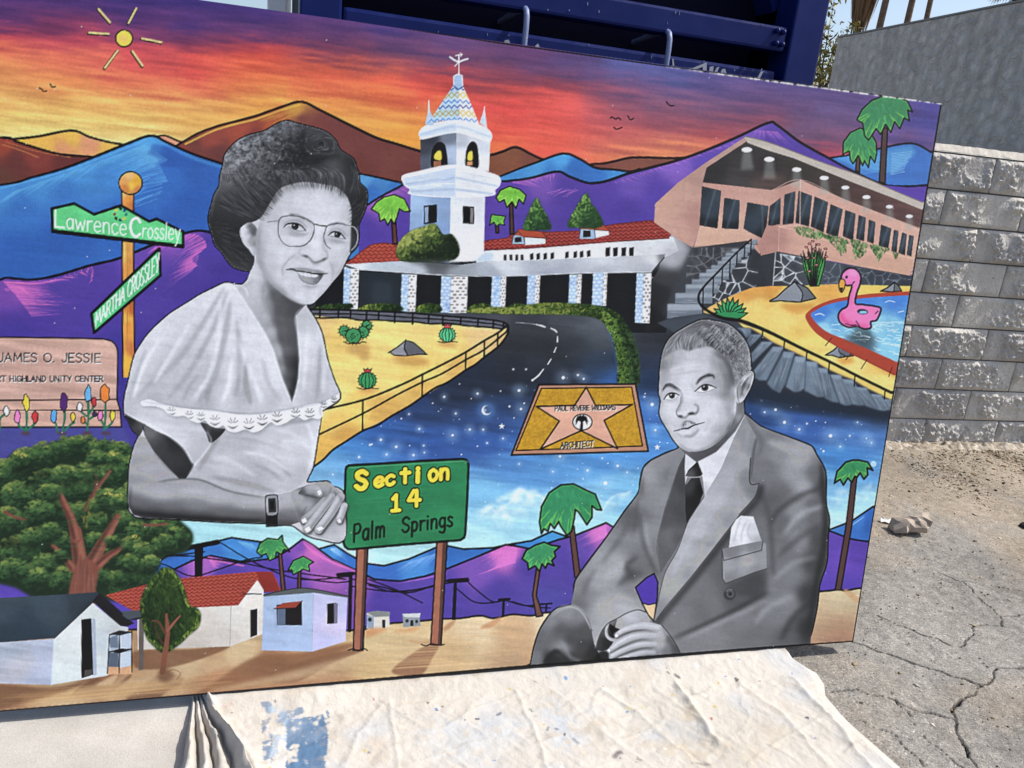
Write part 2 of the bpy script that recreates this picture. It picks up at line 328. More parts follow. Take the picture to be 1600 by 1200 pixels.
for i in range(8): line([(855+i*5, 300+RNG.rand()*8), (875+i*4, 294+RNG.rand()*6)], 1, (196, 110, 190), s=0, a=.5)
ridge_line(pr, 4.5)
# blue hill at the right end
bh = "1295 247 1340 240 1370 233 1425 224 1460 241 1500 262 1500 292 1448 289 1420 291 1380 288 1330 266"
m = mask(bh, 0); fill(bh, (58, 110, 188), s=0); fill("1300 246 1370 237 1424 227 1432 238 1415 256 1395 272 1340 262", (78, 146, 208), s=0, b=2, a=.8, clip=m)
for i in range(13): line([(1392+RNG.rand()*3, 240+i*2.7), (1424-i*1.2+RNG.rand()*4, 237+i*2.6)], 1.2, (130, 186, 224), s=0, a=.6, clip=m)
for i in range(10): line([(1335, 246+i*3), (1372, 241+i*3)], 1.3, (100, 170, 216), s=0, a=.5, clip=m)
line("1295 247 1340 240 1370 233 1425 224 1460 241", 3); line("1295 247 1330 266 1380 288 1420 291 1450 289", 3.5)
fill("1375 289 1420 293 1450 291 1450 320 1440 312", (88, 62, 160), s=0)
# left purple range
lp = "-460 470 -200 440 -60 450 0 437 10 434 50 437 90 430 140 415 185 404 240 382 290 364 318 361 345 372 420 420"
m = M_below(lp); tones(m, "10 445 110 66 160 40 450 130 70 165 100 440 78 58 152 160 430 76 56 150 60 490 72 54 150 20 520 66 52 146 130 500 74 56 150 220 410 96 66 160 280 375 130 76 168 300 400 80 60 155 240 450 74 56 150 290 440 72 54 148 330 390 72 56 150 350 430 66 50 140 180 560 62 52 140 100 680 62 58 140 30 690 64 60 140 10 900 82 62 166 40 930 84 62 170 -200 500 72 54 148 -200 800 66 55 145", e=16, warp=4)
hatch("6 440 26 462 50 494", "70 444 110 470 105 490", 40, (206, 98, 176), 2, .8, clip=m, l0=.3, l1=1.); hatch("10 440 60 442 140 422", "60 448 100 440 144 430", 26, (206, 100, 178), 2, .8, clip=m, l0=.4, l1=1); hatch("8 452 30 448 40 456", "20 462 44 462 60 470", 14, (206, 98, 176), 2.2, .8, clip=m)
hatch("100 428 142 416 144 440", "90 436 135 440 132 452", 20, (206, 98, 176), 1.8, .8, clip=m)
hatch("240 388 300 366 322 384 300 404 308 416", "226 398 250 396 276 404 262 424 262 440", 54, (204, 96, 180), 2, .85, clip=m, l0=.4, l1=1); hatch("300 372 310 400 300 424", "258 420 262 436 236 470", 24, (190, 96, 186), 1.4, .65, clip=m, l0=.2, l1=1)
ridge_line(lp, 4.5)
# the road that turns into a starry sky, fading to pale daylight
rd = "480 470 560 462 1100 440 1400 590 1400 1000 1300 930 1000 940 560 990 230 960 230 830 480 700"
m = mask(rd, 0)
tones(m, """520 470 50 54 60 600 480 60 64 72 700 490 64 68 76 790 488 72 74 82 830 505 52 55 62 880 495 70 76 84 925 505 92 100 108 950 525 76 84 92 900 540 52 58 66 850 545 44 48 55 800 540 46 50 56 880 580 42 48 60 940 575 46 58 74 955 590 50 100 170 800 575 36 42 54 740 600 36 45 62 700 620 38 50 74 650 640 42 64 106 600 680 48 92 162 560 700 62 122 190 520 722 92 152 206 500 740 110 165 210 760 650 44 70 118 760 690 48 88 158 680 690 48 88 160 800 730 74 130 196 760 770 104 166 210 780 815 136 192 214 740 850 165 216 222 600 880 160 212 216 450 850 160 214 220 300 850 150 206 216 860 735 78 138 200 950 715 74 138 206 985 760 108 170 214 900 800 152 206 222 1000 640 58 106 176 1015 700 72 132 202 1005 600 34 50 78 980 570 40 48 62 1020 520 46 50 58 1000 490 30 32 36 1190 640 38 70 122 1190 600 44 54 70 1250 620 44 66 104 1300 632 42 76 134 1380 648 44 62 88 1260 665 52 94 166 1350 680 70 116 182 1320 720 60 126 196 1370 740 86 146 206 1300 765 112 172 216 1350 790 152 206 222 1310 825 166 216 226 1130 480 54 60 68 1200 560 70 84 98""", e=18, p=2.1, warp=10, ax=.6)
rough(m, .09)
rs = np.random.RandomState(3)
def star(x, y, r, glow=0):
    if glow: ell(x, y, glow, glow, (170, 205, 240), b=glow*.6, a=.33)
    ell(x, y, r, r, (235, 243, 250))
for x, y, r, g in ((760, 638, 0, 0), (876-400+400, 626, .1, 0)): pass
for s in "694 620 1.6 6;746 615 1.6 7;718 600 1.2 0;639 647 1.4 4;676 630 1.2 0;655 670 1.6 6;627 654 1.2 0;619 698 2 9;595 687 1.8 6;578 695 1.6 0;581 694 1.4 0;561 714 1.6 4;604 710 1.5 6;646 711 1.6 8;662 696 1.4 4;663 707 1.3 5;640 696 1.2 0;687 600 1.1 0;712 646 1.5 5;734 671 1.6 8;707 680 2 10;755 671 1.5 6;786 685 1.4 5;746 697 1.2 0;782 611 1.4 0;796 635 1.6 0;721 710 1.2 0;520 741 1.3 4;761 692 1.5 3;811 610 2.2 10;814 639 1.8 10;803 653 1.2 0;819 630 1 0;880 590 2.6 11;903 586 1.8 7;912 592 1.6 7;802 577 1.4 2;822 577 1.4 2;1019 632 2.6 12;1007 620 1.2 3;1024 672 1.6 8;1031 691 1 0;1043 692 1 0;1008 615 1 0;875 713 1.8 9;941 716 1.2 3;965 728 1.8 7;950 724 1.2 0;918 735 1.6 6;864 737 1.3 5;811 725 1.2 4;946 755 3 11;911 748 1.2 0;862 762 1.2 0;980 738 1.3 5;1234 626 2.2 10;1246 634 1.6 5;1212 640 2.2 12;1226 660 2.4 11;1261 662 1.5 3;1314 644 1.6 5;1249 671 1.8 8;1298 681 2.6 13;1287 643 1.1 0;1328 681 1.4 3;1313 698 1.4 6;1287 705 1.6 2;1354 685 1.2 9;1362 692 1.2 6;1190 626 2 9;1195 644 1.5 6;1177 605 1.5 5;1290 660 1 0;1275 658 1 0;1340 660 1.2 5;1189 576 2 8;838 555 .1 0".split(';'):
    v = [float(k) for k in s.split()]; star(*v)
for i in range(170):
    x, y = rs.uniform(540, 1370), rs.uniform(590, 790)
    if rs.rand() < .9 and m[int(y-OY), int(x-OX)] > .5: ell(x, y, rs.uniform(.5, 1.1), rs.uniform(.5, 1), (225, 238, 250), a=rs.uniform(.3, .9))
def star5(cx, cy, r, c, rot=-90, k=.42):
    t = np.radians(rot+np.arange(10)*36); rr = np.where(np.arange(10) % 2 == 0, r, r*k)
    fill(np.stack([cx+rr*np.cos(t), cy+rr*np.sin(t)], 1), c, s=0)
star5(784, 666, 5, (228, 238, 246)); star5(1027, 699, 5, (228, 238, 246))
ell(760, 641, 13, 13, (90, 140, 200), b=6, a=.6); ell(760, 641, 7.5, 7.5, (216, 230, 242)); ell(762, 640, 6.3, 6.4, (66, 96, 140)); ell(757, 641, 3, 2.5, (180, 200, 220), a=.5)
ell(1365, 725, 4.6, 4.6, (170, 208, 234), a=.85)
# lane dashes on the road
line("806 504 822 505 838 507", 1.2, (150, 155, 160), a=.7)
for d in ("838 507 846 509 852 511", "861 513 867 516 870 519", "871 526 871 534", "869 543 866 550", "861 561 856 569", "849 577 841 587 832 594"):
    line(d, [1.5, 2.6, 1.8], (214, 222, 226))
ell(832, 594, 1.8, 1.8, (235, 240, 240))
# clouds
def cloud(pts, a=.6):
    for x, y, r in pts:
        for k in range(9):
            t = rs.uniform(3.3, 6.1); q = r*rs.uniform(.5, 1)
            ell(x+q*np.cos(t), y+q*.6*np.sin(t), r*rs.uniform(.16, .34), r*rs.uniform(.12, .24), (205, 230, 236), b=2, a=a*rs.uniform(.25, .6))
        ell(x, y+r*.25, r*.8, r*.3, (176, 216, 228), b=4, a=.35)
cloud(((770, 800, 20), (800, 790, 26), (825, 780, 24), (845, 790, 20), (785, 812, 20)), .8)
cloud(((755, 805, 14), (775, 798, 16), (800, 785, 22), (818, 775, 20), (790, 815, 18), (815, 805, 16), (840, 782, 18), (815, 770, 12), (1300, 785, 16), (1320, 775, 18), (1345, 780, 15), (1360, 765, 13)))
cloud(((950, 790, 12), (965, 782, 14), (980, 778, 12), (925, 800, 12)), .5)
line("940 800 950 784 962 774 976 772 986 768", 3, (205, 230, 240), a=.5, b=1.2); line("805 775 812 766 822 768 828 776 840 774 852 780", 3, (214, 234, 240), a=.5, b=1.2); line("752 806 758 798 768 794 776 800 790 790 800 782", 3, (214, 234, 240), a=.5, b=1.2)
# lower mountains
def mtn(r, samples, w=3.2, e=9):
    m = M_below(r, 0); tones(m, samples, e=e, warp=3); line(r, w, INK, s=0); return m
mm = mtn("225 892 262 868 300 856 330 848 362 840 382 843 410 847 440 857 462 858 490 860 522 851 545 866 570 880 600 884 640 873 680 856 700 853 725 858 770 856 800 850 830 845 863 830 890 840 930 850", "262 876 44 100 180 330 856 50 110 190 365 848 60 130 205 395 855 62 126 200 430 862 50 105 185 522 860 62 130 200 540 875 44 100 180 600 900 48 100 182 650 885 62 130 205 690 870 44 100 176 740 868 46 104 182 863 838 60 140 205 830 852 50 120 190")
hatch("372 846 395 850", "402 868 420 866", 14, (110, 180, 225), 1.5, .7); hatch("515 858 525 856", "540 882 560 884", 14, (130, 180, 230), 1.5, .7); hatch("640 878 690 862", "600 902 650 900", 26, (110, 160, 225), 1.6, .7)
pm1 = mtn("240 905 300 876 330 868 380 878 430 872 455 856 473 842 490 852 520 874 555 890 585 905 625 908 665 900 700 888 740 872 790 851 805 853 830 858 870 844 900 836 925 826 947 817 975 834 1010 850", "262 900 82 60 155 320 880 150 85 170 350 900 80 58 152 420 890 84 60 158 470 858 110 70 165 480 862 190 95 170 450 890 82 60 160 520 890 150 85 165 560 910 120 74 160 600 930 74 56 152 650 910 84 64 158 700 930 74 58 150 750 890 110 72 165 790 860 200 100 180 830 880 74 58 150 780 930 72 58 150 870 870 78 62 155 900 850 90 68 160 940 828 190 100 180 960 840 90 66 158 900 900 76 60 150 860 940 72 66 150 1010 900 70 45 170", e=10)
hatch("474 848 492 862 520 880", "500 880 530 890 575 900", 46, (206, 100, 180), 1.7, .75, clip=pm1); hatch("790 856 806 858 805 880", "740 880 760 900 720 906", 46, (206, 106, 190), 1.7, .75, clip=pm1); hatch("945 822 950 838", "890 850 900 862", 34, (206, 110, 190), 1.4, .75, clip=pm1); hatch("326 872 334 886", "358 884 352 892", 16, (206, 100, 180), 1.5, .75, clip=pm1); hatch("660 905 700 895", "590 915 640 912", 14, (150, 90, 190), 1.5, .6, clip=pm1)
line("476 846 500 858 530 880 560 893", 3, (196, 96, 170), a=.6, clip=pm1); line("318 866 340 876 380 884", 2.6, (206, 100, 170), a=.7, clip=pm1)
m = mask("1283 833 1330 815 1368 789 1368 860 1283 860", 0); tones(m, "1300 828 60 120 195 1340 815 56 116 196 1330 835 50 104 186 1360 820 40 92 172", e=8); line("1290 830 1330 815 1368 789", 3, s=0)
hatch("1330 822 1352 806", "1308 832 1322 830", 18, (120, 170, 220), 1.2, .6)
m = mask("1280 826 1300 831 1330 842 1360 847 1350 935 1270 935", 0); tones(m, "1290 840 90 64 165 1340 860 84 60 160 1320 880 96 66 172 1320 915 84 62 165", e=8, warp=4); line("1280 826 1300 831 1330 842 1362 847", 3)
# sand
sd = "-460 1020 0 985 300 985 545 985 575 978 610 974 660 970 690 967 720 966 750 962 772 966 800 960 830 962 856 957 950 950 1005 944 1040 942 1160 930 1283 924 1310 921 1322 923 1345 919 1400 918"
m = M_below(sd); tones(m, "0 1040 172 120 78 60 1080 190 148 100 20 1100 176 124 82 200 1090 190 145 95 100 1075 196 160 110 150 1055 150 100 66 300 1030 200 165 115 380 1010 205 172 122 250 1080 190 145 98 330 1060 178 122 80 420 1040 160 110 72 500 1050 186 140 94 580 1040 205 165 105 640 1010 214 178 122 600 1000 214 180 122 750 985 224 192 142 700 1030 205 165 110 800 1000 208 160 110 800 1030 190 150 106 830 1040 194 148 102 860 970 224 195 150 1015 950 216 184 140 1310 930 214 190 140 1310 950 214 184 135 1310 970 192 145 105 1310 1000 184 130 98 -300 1080 180 130 85", e=14, warp=8); rough(m, .06)
line(sd, 3.2)
for s, c, bb_ in (("1318 924 1338 942 1342 936 1326 922", (216, 160, 104), 1), ("405 1062 470 1034 540 1016 556 1016 566 1018 520 1036 462 1066", (140, 90, 58), 1.5), ("612 1050 640 1024 668 1008 686 1008 678 1024 656 1056", (150, 98, 66), 1.5), ("690 983 706 970 712 970 700 984", (186, 128, 84), 1), ("750 981 772 968 784 964 770 980", (205, 140, 90), 1), ("640 1000 668 1002 690 984 694 988 670 1005 645 1004", (202, 142, 92), 1),
             ("-160 1072 0 1070 80 1074 130 1066 100 1082 40 1098 -20 1112 -160 1120", (130, 86, 54), 2), ("112 1086 140 1064 150 1060 158 1060 146 1070 176 1072 200 1056 206 1054 196 1066 160 1088", (130, 84, 54), 1.2), ("150 1071 176 1056 184 1056 172 1070", (206, 166, 118), 1), ("196 1094 222 1072 245 1058 280 1054 284 1066 262 1080 240 1094", (130, 88, 60), 2), ("210 1018 300 1014 360 1008 330 1024 270 1042 225 1046 210 1040", (136, 88, 56), 1.5), ("300 1092 340 1062 400 1026 470 1020 548 1004 556 1010 500 1030 420 1066 350 1090", (146, 94, 58), 2), ("-160 1120 60 1108 300 1092 300 1130 -160 1140", (176, 128, 84), 3), ("300 1085 420 1070 560 1060 560 1090 300 1110", (176, 120, 78), 3)):
    fill(s, c, b=bb_, a=.85)
for s in ("60 1098 140 1072 240 1056 330 1030 400 1006 412 1000 412 1016 340 1048 260 1072 150 1094", "330 1080 450 1050 560 1022 590 1016 560 1036 460 1062"):
    fill(s, (206, 170, 120), b=3, a=.6)
m_s = m; _g = CV.mean(2, keepdims=True); CV[...] = CV+((_g+(CV-_g)*.8)*.95-CV)*m[..., None]
strands("0 1105 400 1070", "0 1085 400 1050", 60, 170, 215, 2, .25, clip=m_s, tint=(1, .78, .52)); strands("560 1050 830 1032", "580 1000 850 985", 60, 180, 230, 2, .25, clip=m_s, tint=(1, .82, .58))
# power poles and wires
for w in ("250 868 300 869 330 873 380 880 430 890 480 897 540 905", "340 845 400 880 470 905 550 900", "262 869 320 862", "548 904 600 918 640 926 700 906", "550 916 610 924 670 918 702 906", "576 905 620 922 660 942", "576 914 620 925 680 915 705 910", "728 906 745 922 770 940 790 937", "714 920 740 940 765 942 785 938", "790 938 820 946 850 944", "800 940 830 948 860 950", "250 880 262 884 300 900 340 890 380 876 410 870", "470 903 520 910 550 908"):
    line(w, 2.2, INK)
line("288 857 340 847", 8, INK, s=0); fill("304 852 318 852 316 905 304 905", INK, s=0); line("702 908 730 906", 7, INK, s=0); fill("709 908 714 908 712 969 706 969", INK, s=0)
line("780 937 796 936", 4, INK, s=0); line("787 937 786 962", 4, INK, s=0); line("845 944 862 943", 3, INK, s=0); line("854 944 853 957", 3, INK, s=0); line("528 898 552 896", 6, INK, s=0); line("548 898 546 985", 6, INK, s=0)
# ---------------------------------------------------------------- painted buildings, gardens, signs
def bricks(quad, c0, c1, rows, cols, seed):
    """little painted stones on a pillar face quad (tl, tr, br, bl)"""
    q = P(quad); r = np.random.RandomState(seed)
    for i in range(rows):
        for j in range(cols):
            u = (j+.5+(.5 if i % 2 else 0)-.25)/cols; v = (i+.5)/rows
            p = (q[0]*(1-u)+q[1]*u)*(1-v)+(q[3]*(1-u)+q[2]*u)*v
            w = np.linalg.norm(q[1]-q[0])/cols*.34; h = np.linalg.norm(q[3]-q[0])/rows*.3
            ell(p[0], p[1], w*r.uniform(.8, 1.2), h*r.uniform(.8, 1.2), c1 if r.rand() < .85 else c0, a=.85)
def pillar(a, b, cq, blue, white):
    fill(cq, white, s=0)
# driveway entrance: dark interior under the canopy
fill("530 405 1045 398 1060 470 1040 520 985 520 960 490 540 486 490 486 500 450", (24, 27, 32), s=0)
fill("562 424 628 428 628 480 562 480", (38, 46, 54), s=0); fill("585 440 612 442 612 476 580 476", (46, 56, 66), s=0, b=4, a=.8)
# dark stone retaining wall and hollow to the right
m = mask("1020 350 1085 384 1190 372 1190 400 1205 446 1160 455 1110 485 1040 505 1010 520 1000 470 1030 420 1035 395", 0)
tones(m, "1040 380 150 150 155 1055 400 96 98 102 1040 430 60 62 66 1030 460 40 42 46 1080 400 66 68 72 1120 390 56 58 62 1100 430 60 63 68 1150 420 60 64 70 1060 480 62 66 72 1180 420 50 54 60 1195 440 48 52 58 1015 500 30 31 34", e=8)
rs = np.random.RandomState(11)
def stones(poly, n, c, r, a=.75, w=1.1):
    """painted mortar net of random stones"""
    q = P(poly); x0, y0, m = pm(q); h, wd = m.shape; X, Y = grid(x0, y0, h, wd)
    sx = rs.uniform(q[:, 0].min(), q[:, 0].max(), n); sy = rs.uniform(q[:, 1].min(), q[:, 1].max(), n)
    D = np.sort(np.sqrt(((X[..., None]-sx)*.75)**2+(Y[..., None]-sy)**2), axis=2); e = D[..., 1]-D[..., 0]
    k = np.clip((w*1.6-e)/1.2, 0, 1)*m
    put(x0, y0, k.astype(np.float32), c, a)
    put(x0, y0, (np.clip((e-r*.5)/r, 0, 1)*m).astype(np.float32), (20, 22, 26), .25)
stones("1082 388 1150 386 1120 420 1090 450 1075 430", 26, (120, 122, 126), 8, .6)
stones("1150 405 1188 395 1182 440 1130 470 1100 480", 40, (168, 172, 178), 7, .75)
# hotel roofs and walls
HM = mask("540 411 580 383 622 383 622 410 740 392 760 376 790 371 806 360 918 347 1000 345 1022 345 1040 352 1052 363 1056 385 1040 400 1030 425 540 424", 0); setpid(HM, 5)
fill("540 412 566 392 580 383 600 380 626 383 626 411", (168, 66, 52), s=0)
def tiles(poly, rows, c1, c2, y0s):
    M = mask(poly, 0); q = P(poly)
    for y in np.arange(q[:, 1].min(), q[:, 1].max()+5, 5.5):
        off = rs.rand()*5
        for x in np.arange(q[:, 0].min()-5, q[:, 0].max(), 8):
            yy = y+y0s(x+off)
            line([(x+off, yy), (x+off+4, yy+3), (x+off+8, yy-.5)], 1.3, c1, a=.75, clip=M); line([(x+off+1, yy+3), (x+off+4, yy+5), (x+off+7, yy+2)], 2, c2, a=.45, clip=M)
tiles("540 412 566 392 580 383 600 380 626 383 626 411", 5, (96, 26, 24), (196, 92, 72), lambda x: -(x-580)*.02)
line("542 411 566 392 582 382 604 380 622 384", 1.6, (110, 40, 36))
fill("740 394 800 388 900 382 1052 370 1058 384 1060 392 1040 402 940 404 850 408 745 412", (216, 220, 222), s=0); fill("960 374 1056 368 1075 390 1045 420 1000 404", (186, 188, 194), b=8, a=.55); fill("1045 378 1080 392 1055 420 1035 405", (170, 172, 178), b=6, a=.6)
fill("745 397 770 394 770 408 745 410", (176, 196, 214), s=0, b=2)
rf = "740 391 757 377 790 372 800 366 812 360 845 363 905 360 950 352 1000 346 1022 345 1040 352 1051 363 1045 372 1000 375 950 378 850 386 800 389"
fill(rf, (150, 54, 50), s=0); tiles(rf, 5, (84, 22, 22), (190, 84, 70), lambda x: -(x-740)*.055); line("740 391 757 377 790 372 812 364 905 361 950 352 1000 346 1022 345 1040 352 1051 363", 1.5, (100, 36, 32)); line("740 391 800 389 850 386 950 378 1000 375 1045 372", 1.8, (96, 30, 30))
for d in (("800 381 802 369 810 361 818 371 820 381", "820 371 852 373 852 381 820 383", "803 367 810 358 846 362 855 372 820 370", "804 371 815 370 815 378 804 379"),
          ("905 373 907 357 920 348 929 358 930 373", "929 359 951 361 952 367 930 372", "905 358 918 347 944 352 953 361 929 359", "911 360 923 360 923 370 911 371")):
    fill(d[0], (140, 166, 200), s=0); fill(d[1], (206, 216, 222), s=0); fill(d[2], (176, 74, 48), s=0); line(d[2], 1.2, (96, 36, 30), s=0); fill(d[3], (34, 26, 26), s=0); line(d[0], 1.2, (60, 60, 70), s=0)
for x in (787, 796, 805, 813.5): fill([(x, 398), (x+4.5, 397.5), (x+4.5, 407), (x, 407)], (26, 24, 26), s=0)
for x, y in ((828, 396), (838, 396), (849, 395.5), (860, 395), (883, 393.5), (896, 393), (906, 392.5), (917, 391.5)): fill([(x, y+1), (x+5.5, y-1), (x+5.5, y+9), (x, y+10.5)], (26, 24, 26), s=0)
for x in (946, 958, 971, 983): fill([(x, 387.5), (x+7.5, 386), (x+7, 400), (x, 401)], (24, 22, 26), s=0)
# canopy fascia
m = mask("538 413 626 408 720 414 760 408 850 406 940 402 1040 397 1036 404 1019 425 900 427 800 431 700 430 560 421", 0)
tones(m, "545 414 206 214 222 600 416 170 180 190 650 416 168 176 186 680 412 96 100 106 720 416 140 148 156 780 412 196 202 210 770 424 150 158 170 860 412 172 178 188 860 424 148 154 168 940 408 190 196 204 940 422 160 164 176 1020 405 200 204 208 1012 420 168 172 182 1035 402 120 122 128", e=7)
line("560 421 700 430 800 431 900 427 1019 425", 1.6, (196, 202, 210), a=.8); line("1019 425 1038 402", 2, (60, 62, 66), s=0)
# stone pillars
for k, (xa, xb, xc, y0, ya, y1, rr) in enumerate(((538, 548, 561, 416, 420, 483, 12), (628, 639, 651, 428, 429, 487, 11), (690, 705, 731, 431, 432, 489, 11), (769, 783, 791, 431, 432, 481, 10), (825, 837, 844, 430, 430, 478, 9), (890, 902, 909, 429, 429, 477, 9), (927, 943, 949, 427, 426, 478, 9), (995, 1006, 1018, 427, 427, 505, 14))):
    d = -2 if k != 7 else -3
    fill([(xa, y0), (xb, ya), (xb+d, y1), (xa+d, y1-1)], (150, 180, 222), s=0, pid=5); fill([(xb, ya), (xc, ya), (xc+d, y1), (xb+d, y1)], (222, 220, 218), s=0, pid=5)
    bricks([(xa, y0), (xb, ya), (xb+d, y1), (xa+d, y1)], (120, 150, 196), (196, 212, 236), rr, 2 if xb-xa > 11 else 2, k); bricks([(xb, ya), (xc, ya), (xc+d, y1), (xb+d, y1)], (240, 240, 240), (120, 116, 114), rr, 3 if xc-xb > 18 else 2, k+20)
# bell tower
TM = mask("627 278 657 262 656 218 654 207 664 192 708 134 709 117 722 117 724 136 750 194 769 210 764 262 782 279 776 300 757 304 755 395 742 410 700 412 640 368 642 300", 0); setpid(TM, 4)
W1, W2 = (150, 176, 212), (218, 224, 232)
fill("642 298 704 303 702 412 690 400 640 366", (136, 164, 206), s=0); m = mask("642 298 704 303 702 412 640 400", 0); tones(m, "648 310 150 180 216 648 350 128 156 196 690 320 124 150 190 680 370 120 150 196", e=8, a=.8)
m = mask("704 303 758 303 756 395 742 408 702 410", 0); tones(m, "712 320 206 214 224 745 320 200 204 212 715 370 222 224 230 745 380 226 228 230 712 345 214 220 228", e=8)
fill("663 322 682 320 682 347 663 350", (24, 22, 26), s=0); fill("664 324 669 323 669 347 664 348", (130, 150, 180), s=0); line("663 322 682 320 682 347 663 350 663 322", 1.4, s=0)
fill("723 322 741 323 741 350 723 349", (22, 20, 24), s=0); fill("735 325 739 325 739 348 735 348", (120, 116, 118), s=0)
m = mask("657 216 713 206 713 266 657 270", 0); tones(m, "660 230 62 66 76 660 255 84 90 104 672 215 56 60 70 700 212 110 120 136 705 240 160 178 204 690 262 130 146 172", e=6)
m = mask("713 206 766 221 764 268 713 260", 0); tones(m, "720 218 170 178 190 722 245 214 220 228 755 230 196 204 214 756 255 220 224 230 740 215 190 196 206", e=6)
for a in ("675 263 674 240 678 228 685 222 692 223 697 232 698 262", "728 260 728 238 732 226 738 221 744 224 747 236 747 262"): fill(a, (28, 24, 28), s=1, n=4)
fill("679 248 679 242 684 236 689 237 689 250", (226, 196, 70)); fill("678 252 689 251 689 260 678 261", (150, 96, 72), s=0); fill("731 250 731 241 735 236 738 238 738 250", (226, 196, 70)); fill("730 253 738 252 738 258 730 259", (214, 140, 100), s=0)
# balcony slab and cornice
m = mask("627 279 631 273 650 268 712 257 770 271 782 279 781 290 774 297 768 306 704 309 642 304 640 296 632 290", 1); fill("627 279 631 273 650 268 712 257 770 271 782 279 781 290 774 297 768 306 704 309 642 304 640 296 632 290", W2); 
fill("628 279 712 262 712 308 643 303 638 292", (170, 192, 222), s=0, a=.75, clip=m); line("632 288 700 280 712 278 778 291", 2.4, (140, 164, 200), a=.8, clip=m, b=1); line("642 299 702 296 712 296 770 303", 3, (146, 166, 198), a=.8, clip=m, b=1); line("630 277 712 260 776 275", 2.6, (238, 242, 246), a=.9, clip=m); line("637 293 704 287 770 298", 2, (226, 232, 240), a=.8, clip=m); line("712 258 711 308", 1.4, (206, 216, 230), s=0, a=.7)
strands("630 280 710 266", "640 300 712 290", 40, 170, 235, 1.2, .4, clip=m, tint=(.96, 1, 1.06)); strands("714 266 780 282", "716 290 772 300", 40, 180, 240, 1.2, .4, clip=m, tint=(.98, 1, 1.04))
cm = "654 208 663 197 690 190 716 185 745 193 762 201 769 211 766 222 757 221 712 208 660 218 656 214"
m = mask(cm); fill(cm, (212, 220, 230)); fill("655 208 712 192 712 210 660 218", (176, 198, 226), s=0, a=.6, clip=m); line("657 211 712 198 766 214", 2, (150, 172, 204), b=1, a=.8, clip=m); line("664 197 714 187 760 200", 2, (240, 243, 246), clip=m); line("658 216 712 206 764 220", 1.8, (236, 240, 244), a=.8, clip=m)
# tiled spire
fill("664 195 668 178 670 158 672 174 680 190 676 196", (170, 190, 216), s=0); line("670 157 670 176", 1.4, (220, 224, 230)); fill("749 192 754 178 757 166 759 182 761 200", (190, 202, 220), s=0); line("757 167 757 184", 1.3, (225, 228, 232))
fill("708 134 717 140 718 187 690 189 667 195", (168, 196, 230), s=0); fill("717 139 724 136 735 160 749 195 730 189 718 187", (226, 230, 234), s=0)
ml = mask("708 134 717 140 718 187 690 189 667 195", 0); mr = mask("717 139 724 136 735 160 749 195 730 189 718 187", 0)
def zig(y, c, k, m, sl, w=1.5, x0=665, x1=752):
    xs = np.arange(x0, x1, k/2); line(np.stack([xs, y+sl*(xs-717)+np.where(np.arange(len(xs)) % 2 == 0, -2.4, 2.4)], 1), w, c, s=0, clip=m)
for y, c in ((138, (40, 70, 150)), (158, (46, 110, 190)), (166, (34, 62, 150)), (186, (60, 130, 205))):
    zig(y, c, 9, ml, -.06); zig(y, c, 9, mr, .10)
for y in (148, 176):
    for s in (-1, 1):
        zig(y+s*2.2, (170, 150, 50), 9, ml, -.06, 1.4, 665+(0 if s > 0 else 4.5)); zig(y+s*2.2, (214, 184, 70), 9, mr, .10, 1.4, 665+(0 if s > 0 else 4.5))
fill("709 119 715 116 722 118 723 136 717 141 709 136", (150, 176, 210), s=0); line("709 136 709 119 715 116 722 118 723 136", 1.6, (228, 232, 238), s=0); line("709 134 716 140 724 135", 1.6, (40, 66, 140), s=0)
line("717 117 717 86", 1.8, (222, 214, 216), s=0); line("703 89 710 94 717 97", 2.8, (226, 222, 224), s=0); line("717 97 724 94 731 92", 2.8, (226, 222, 224), s=0); line("717 97 711 103", 1.6, (214, 208, 212), s=0); line("712 87 716 86 722 85", 1.4, (220, 205, 205), s=0); line("719 83 722 85 720 88", 1.2, (220, 205, 205), s=0)
# bush in front of the tower
def bush(poly, n, cols, r0, r1, lx, ly, spread, base):
    M = mask(poly); fill(poly, base, b=1.5); dabs(M, n, cols, r0, r1, .75, lambda x, y: .5+(lx-x)*spread+(ly-y)*spread*1.3)
GREENS = ((26, 40, 24), (44, 62, 30), (66, 88, 40), (92, 112, 50), (124, 142, 66), (158, 168, 84))
bush("619 398 624 378 640 362 662 354 680 350 692 366 706 366 717 382 716 400 700 408 660 410 630 408", 520, GREENS, 2, 5, 668, 372, .014, (56, 74, 34))
fill("640 408 700 407 720 414 690 420 660 416", (78, 82, 86), b=4, a=.7)
# cypress pair
for pt in ("838 309 846 322 856 340 861 358 840 360 818 358 824 336", "915 302 924 318 934 330 943 350 930 357 905 356 887 354 894 334"):
    bush(pt, 170, ((30, 58, 34), (48, 86, 44), (74, 118, 56), (120, 160, 80)), 1.5, 3.5, float(pt.split()[0]), 335, .012, (40, 74, 40))
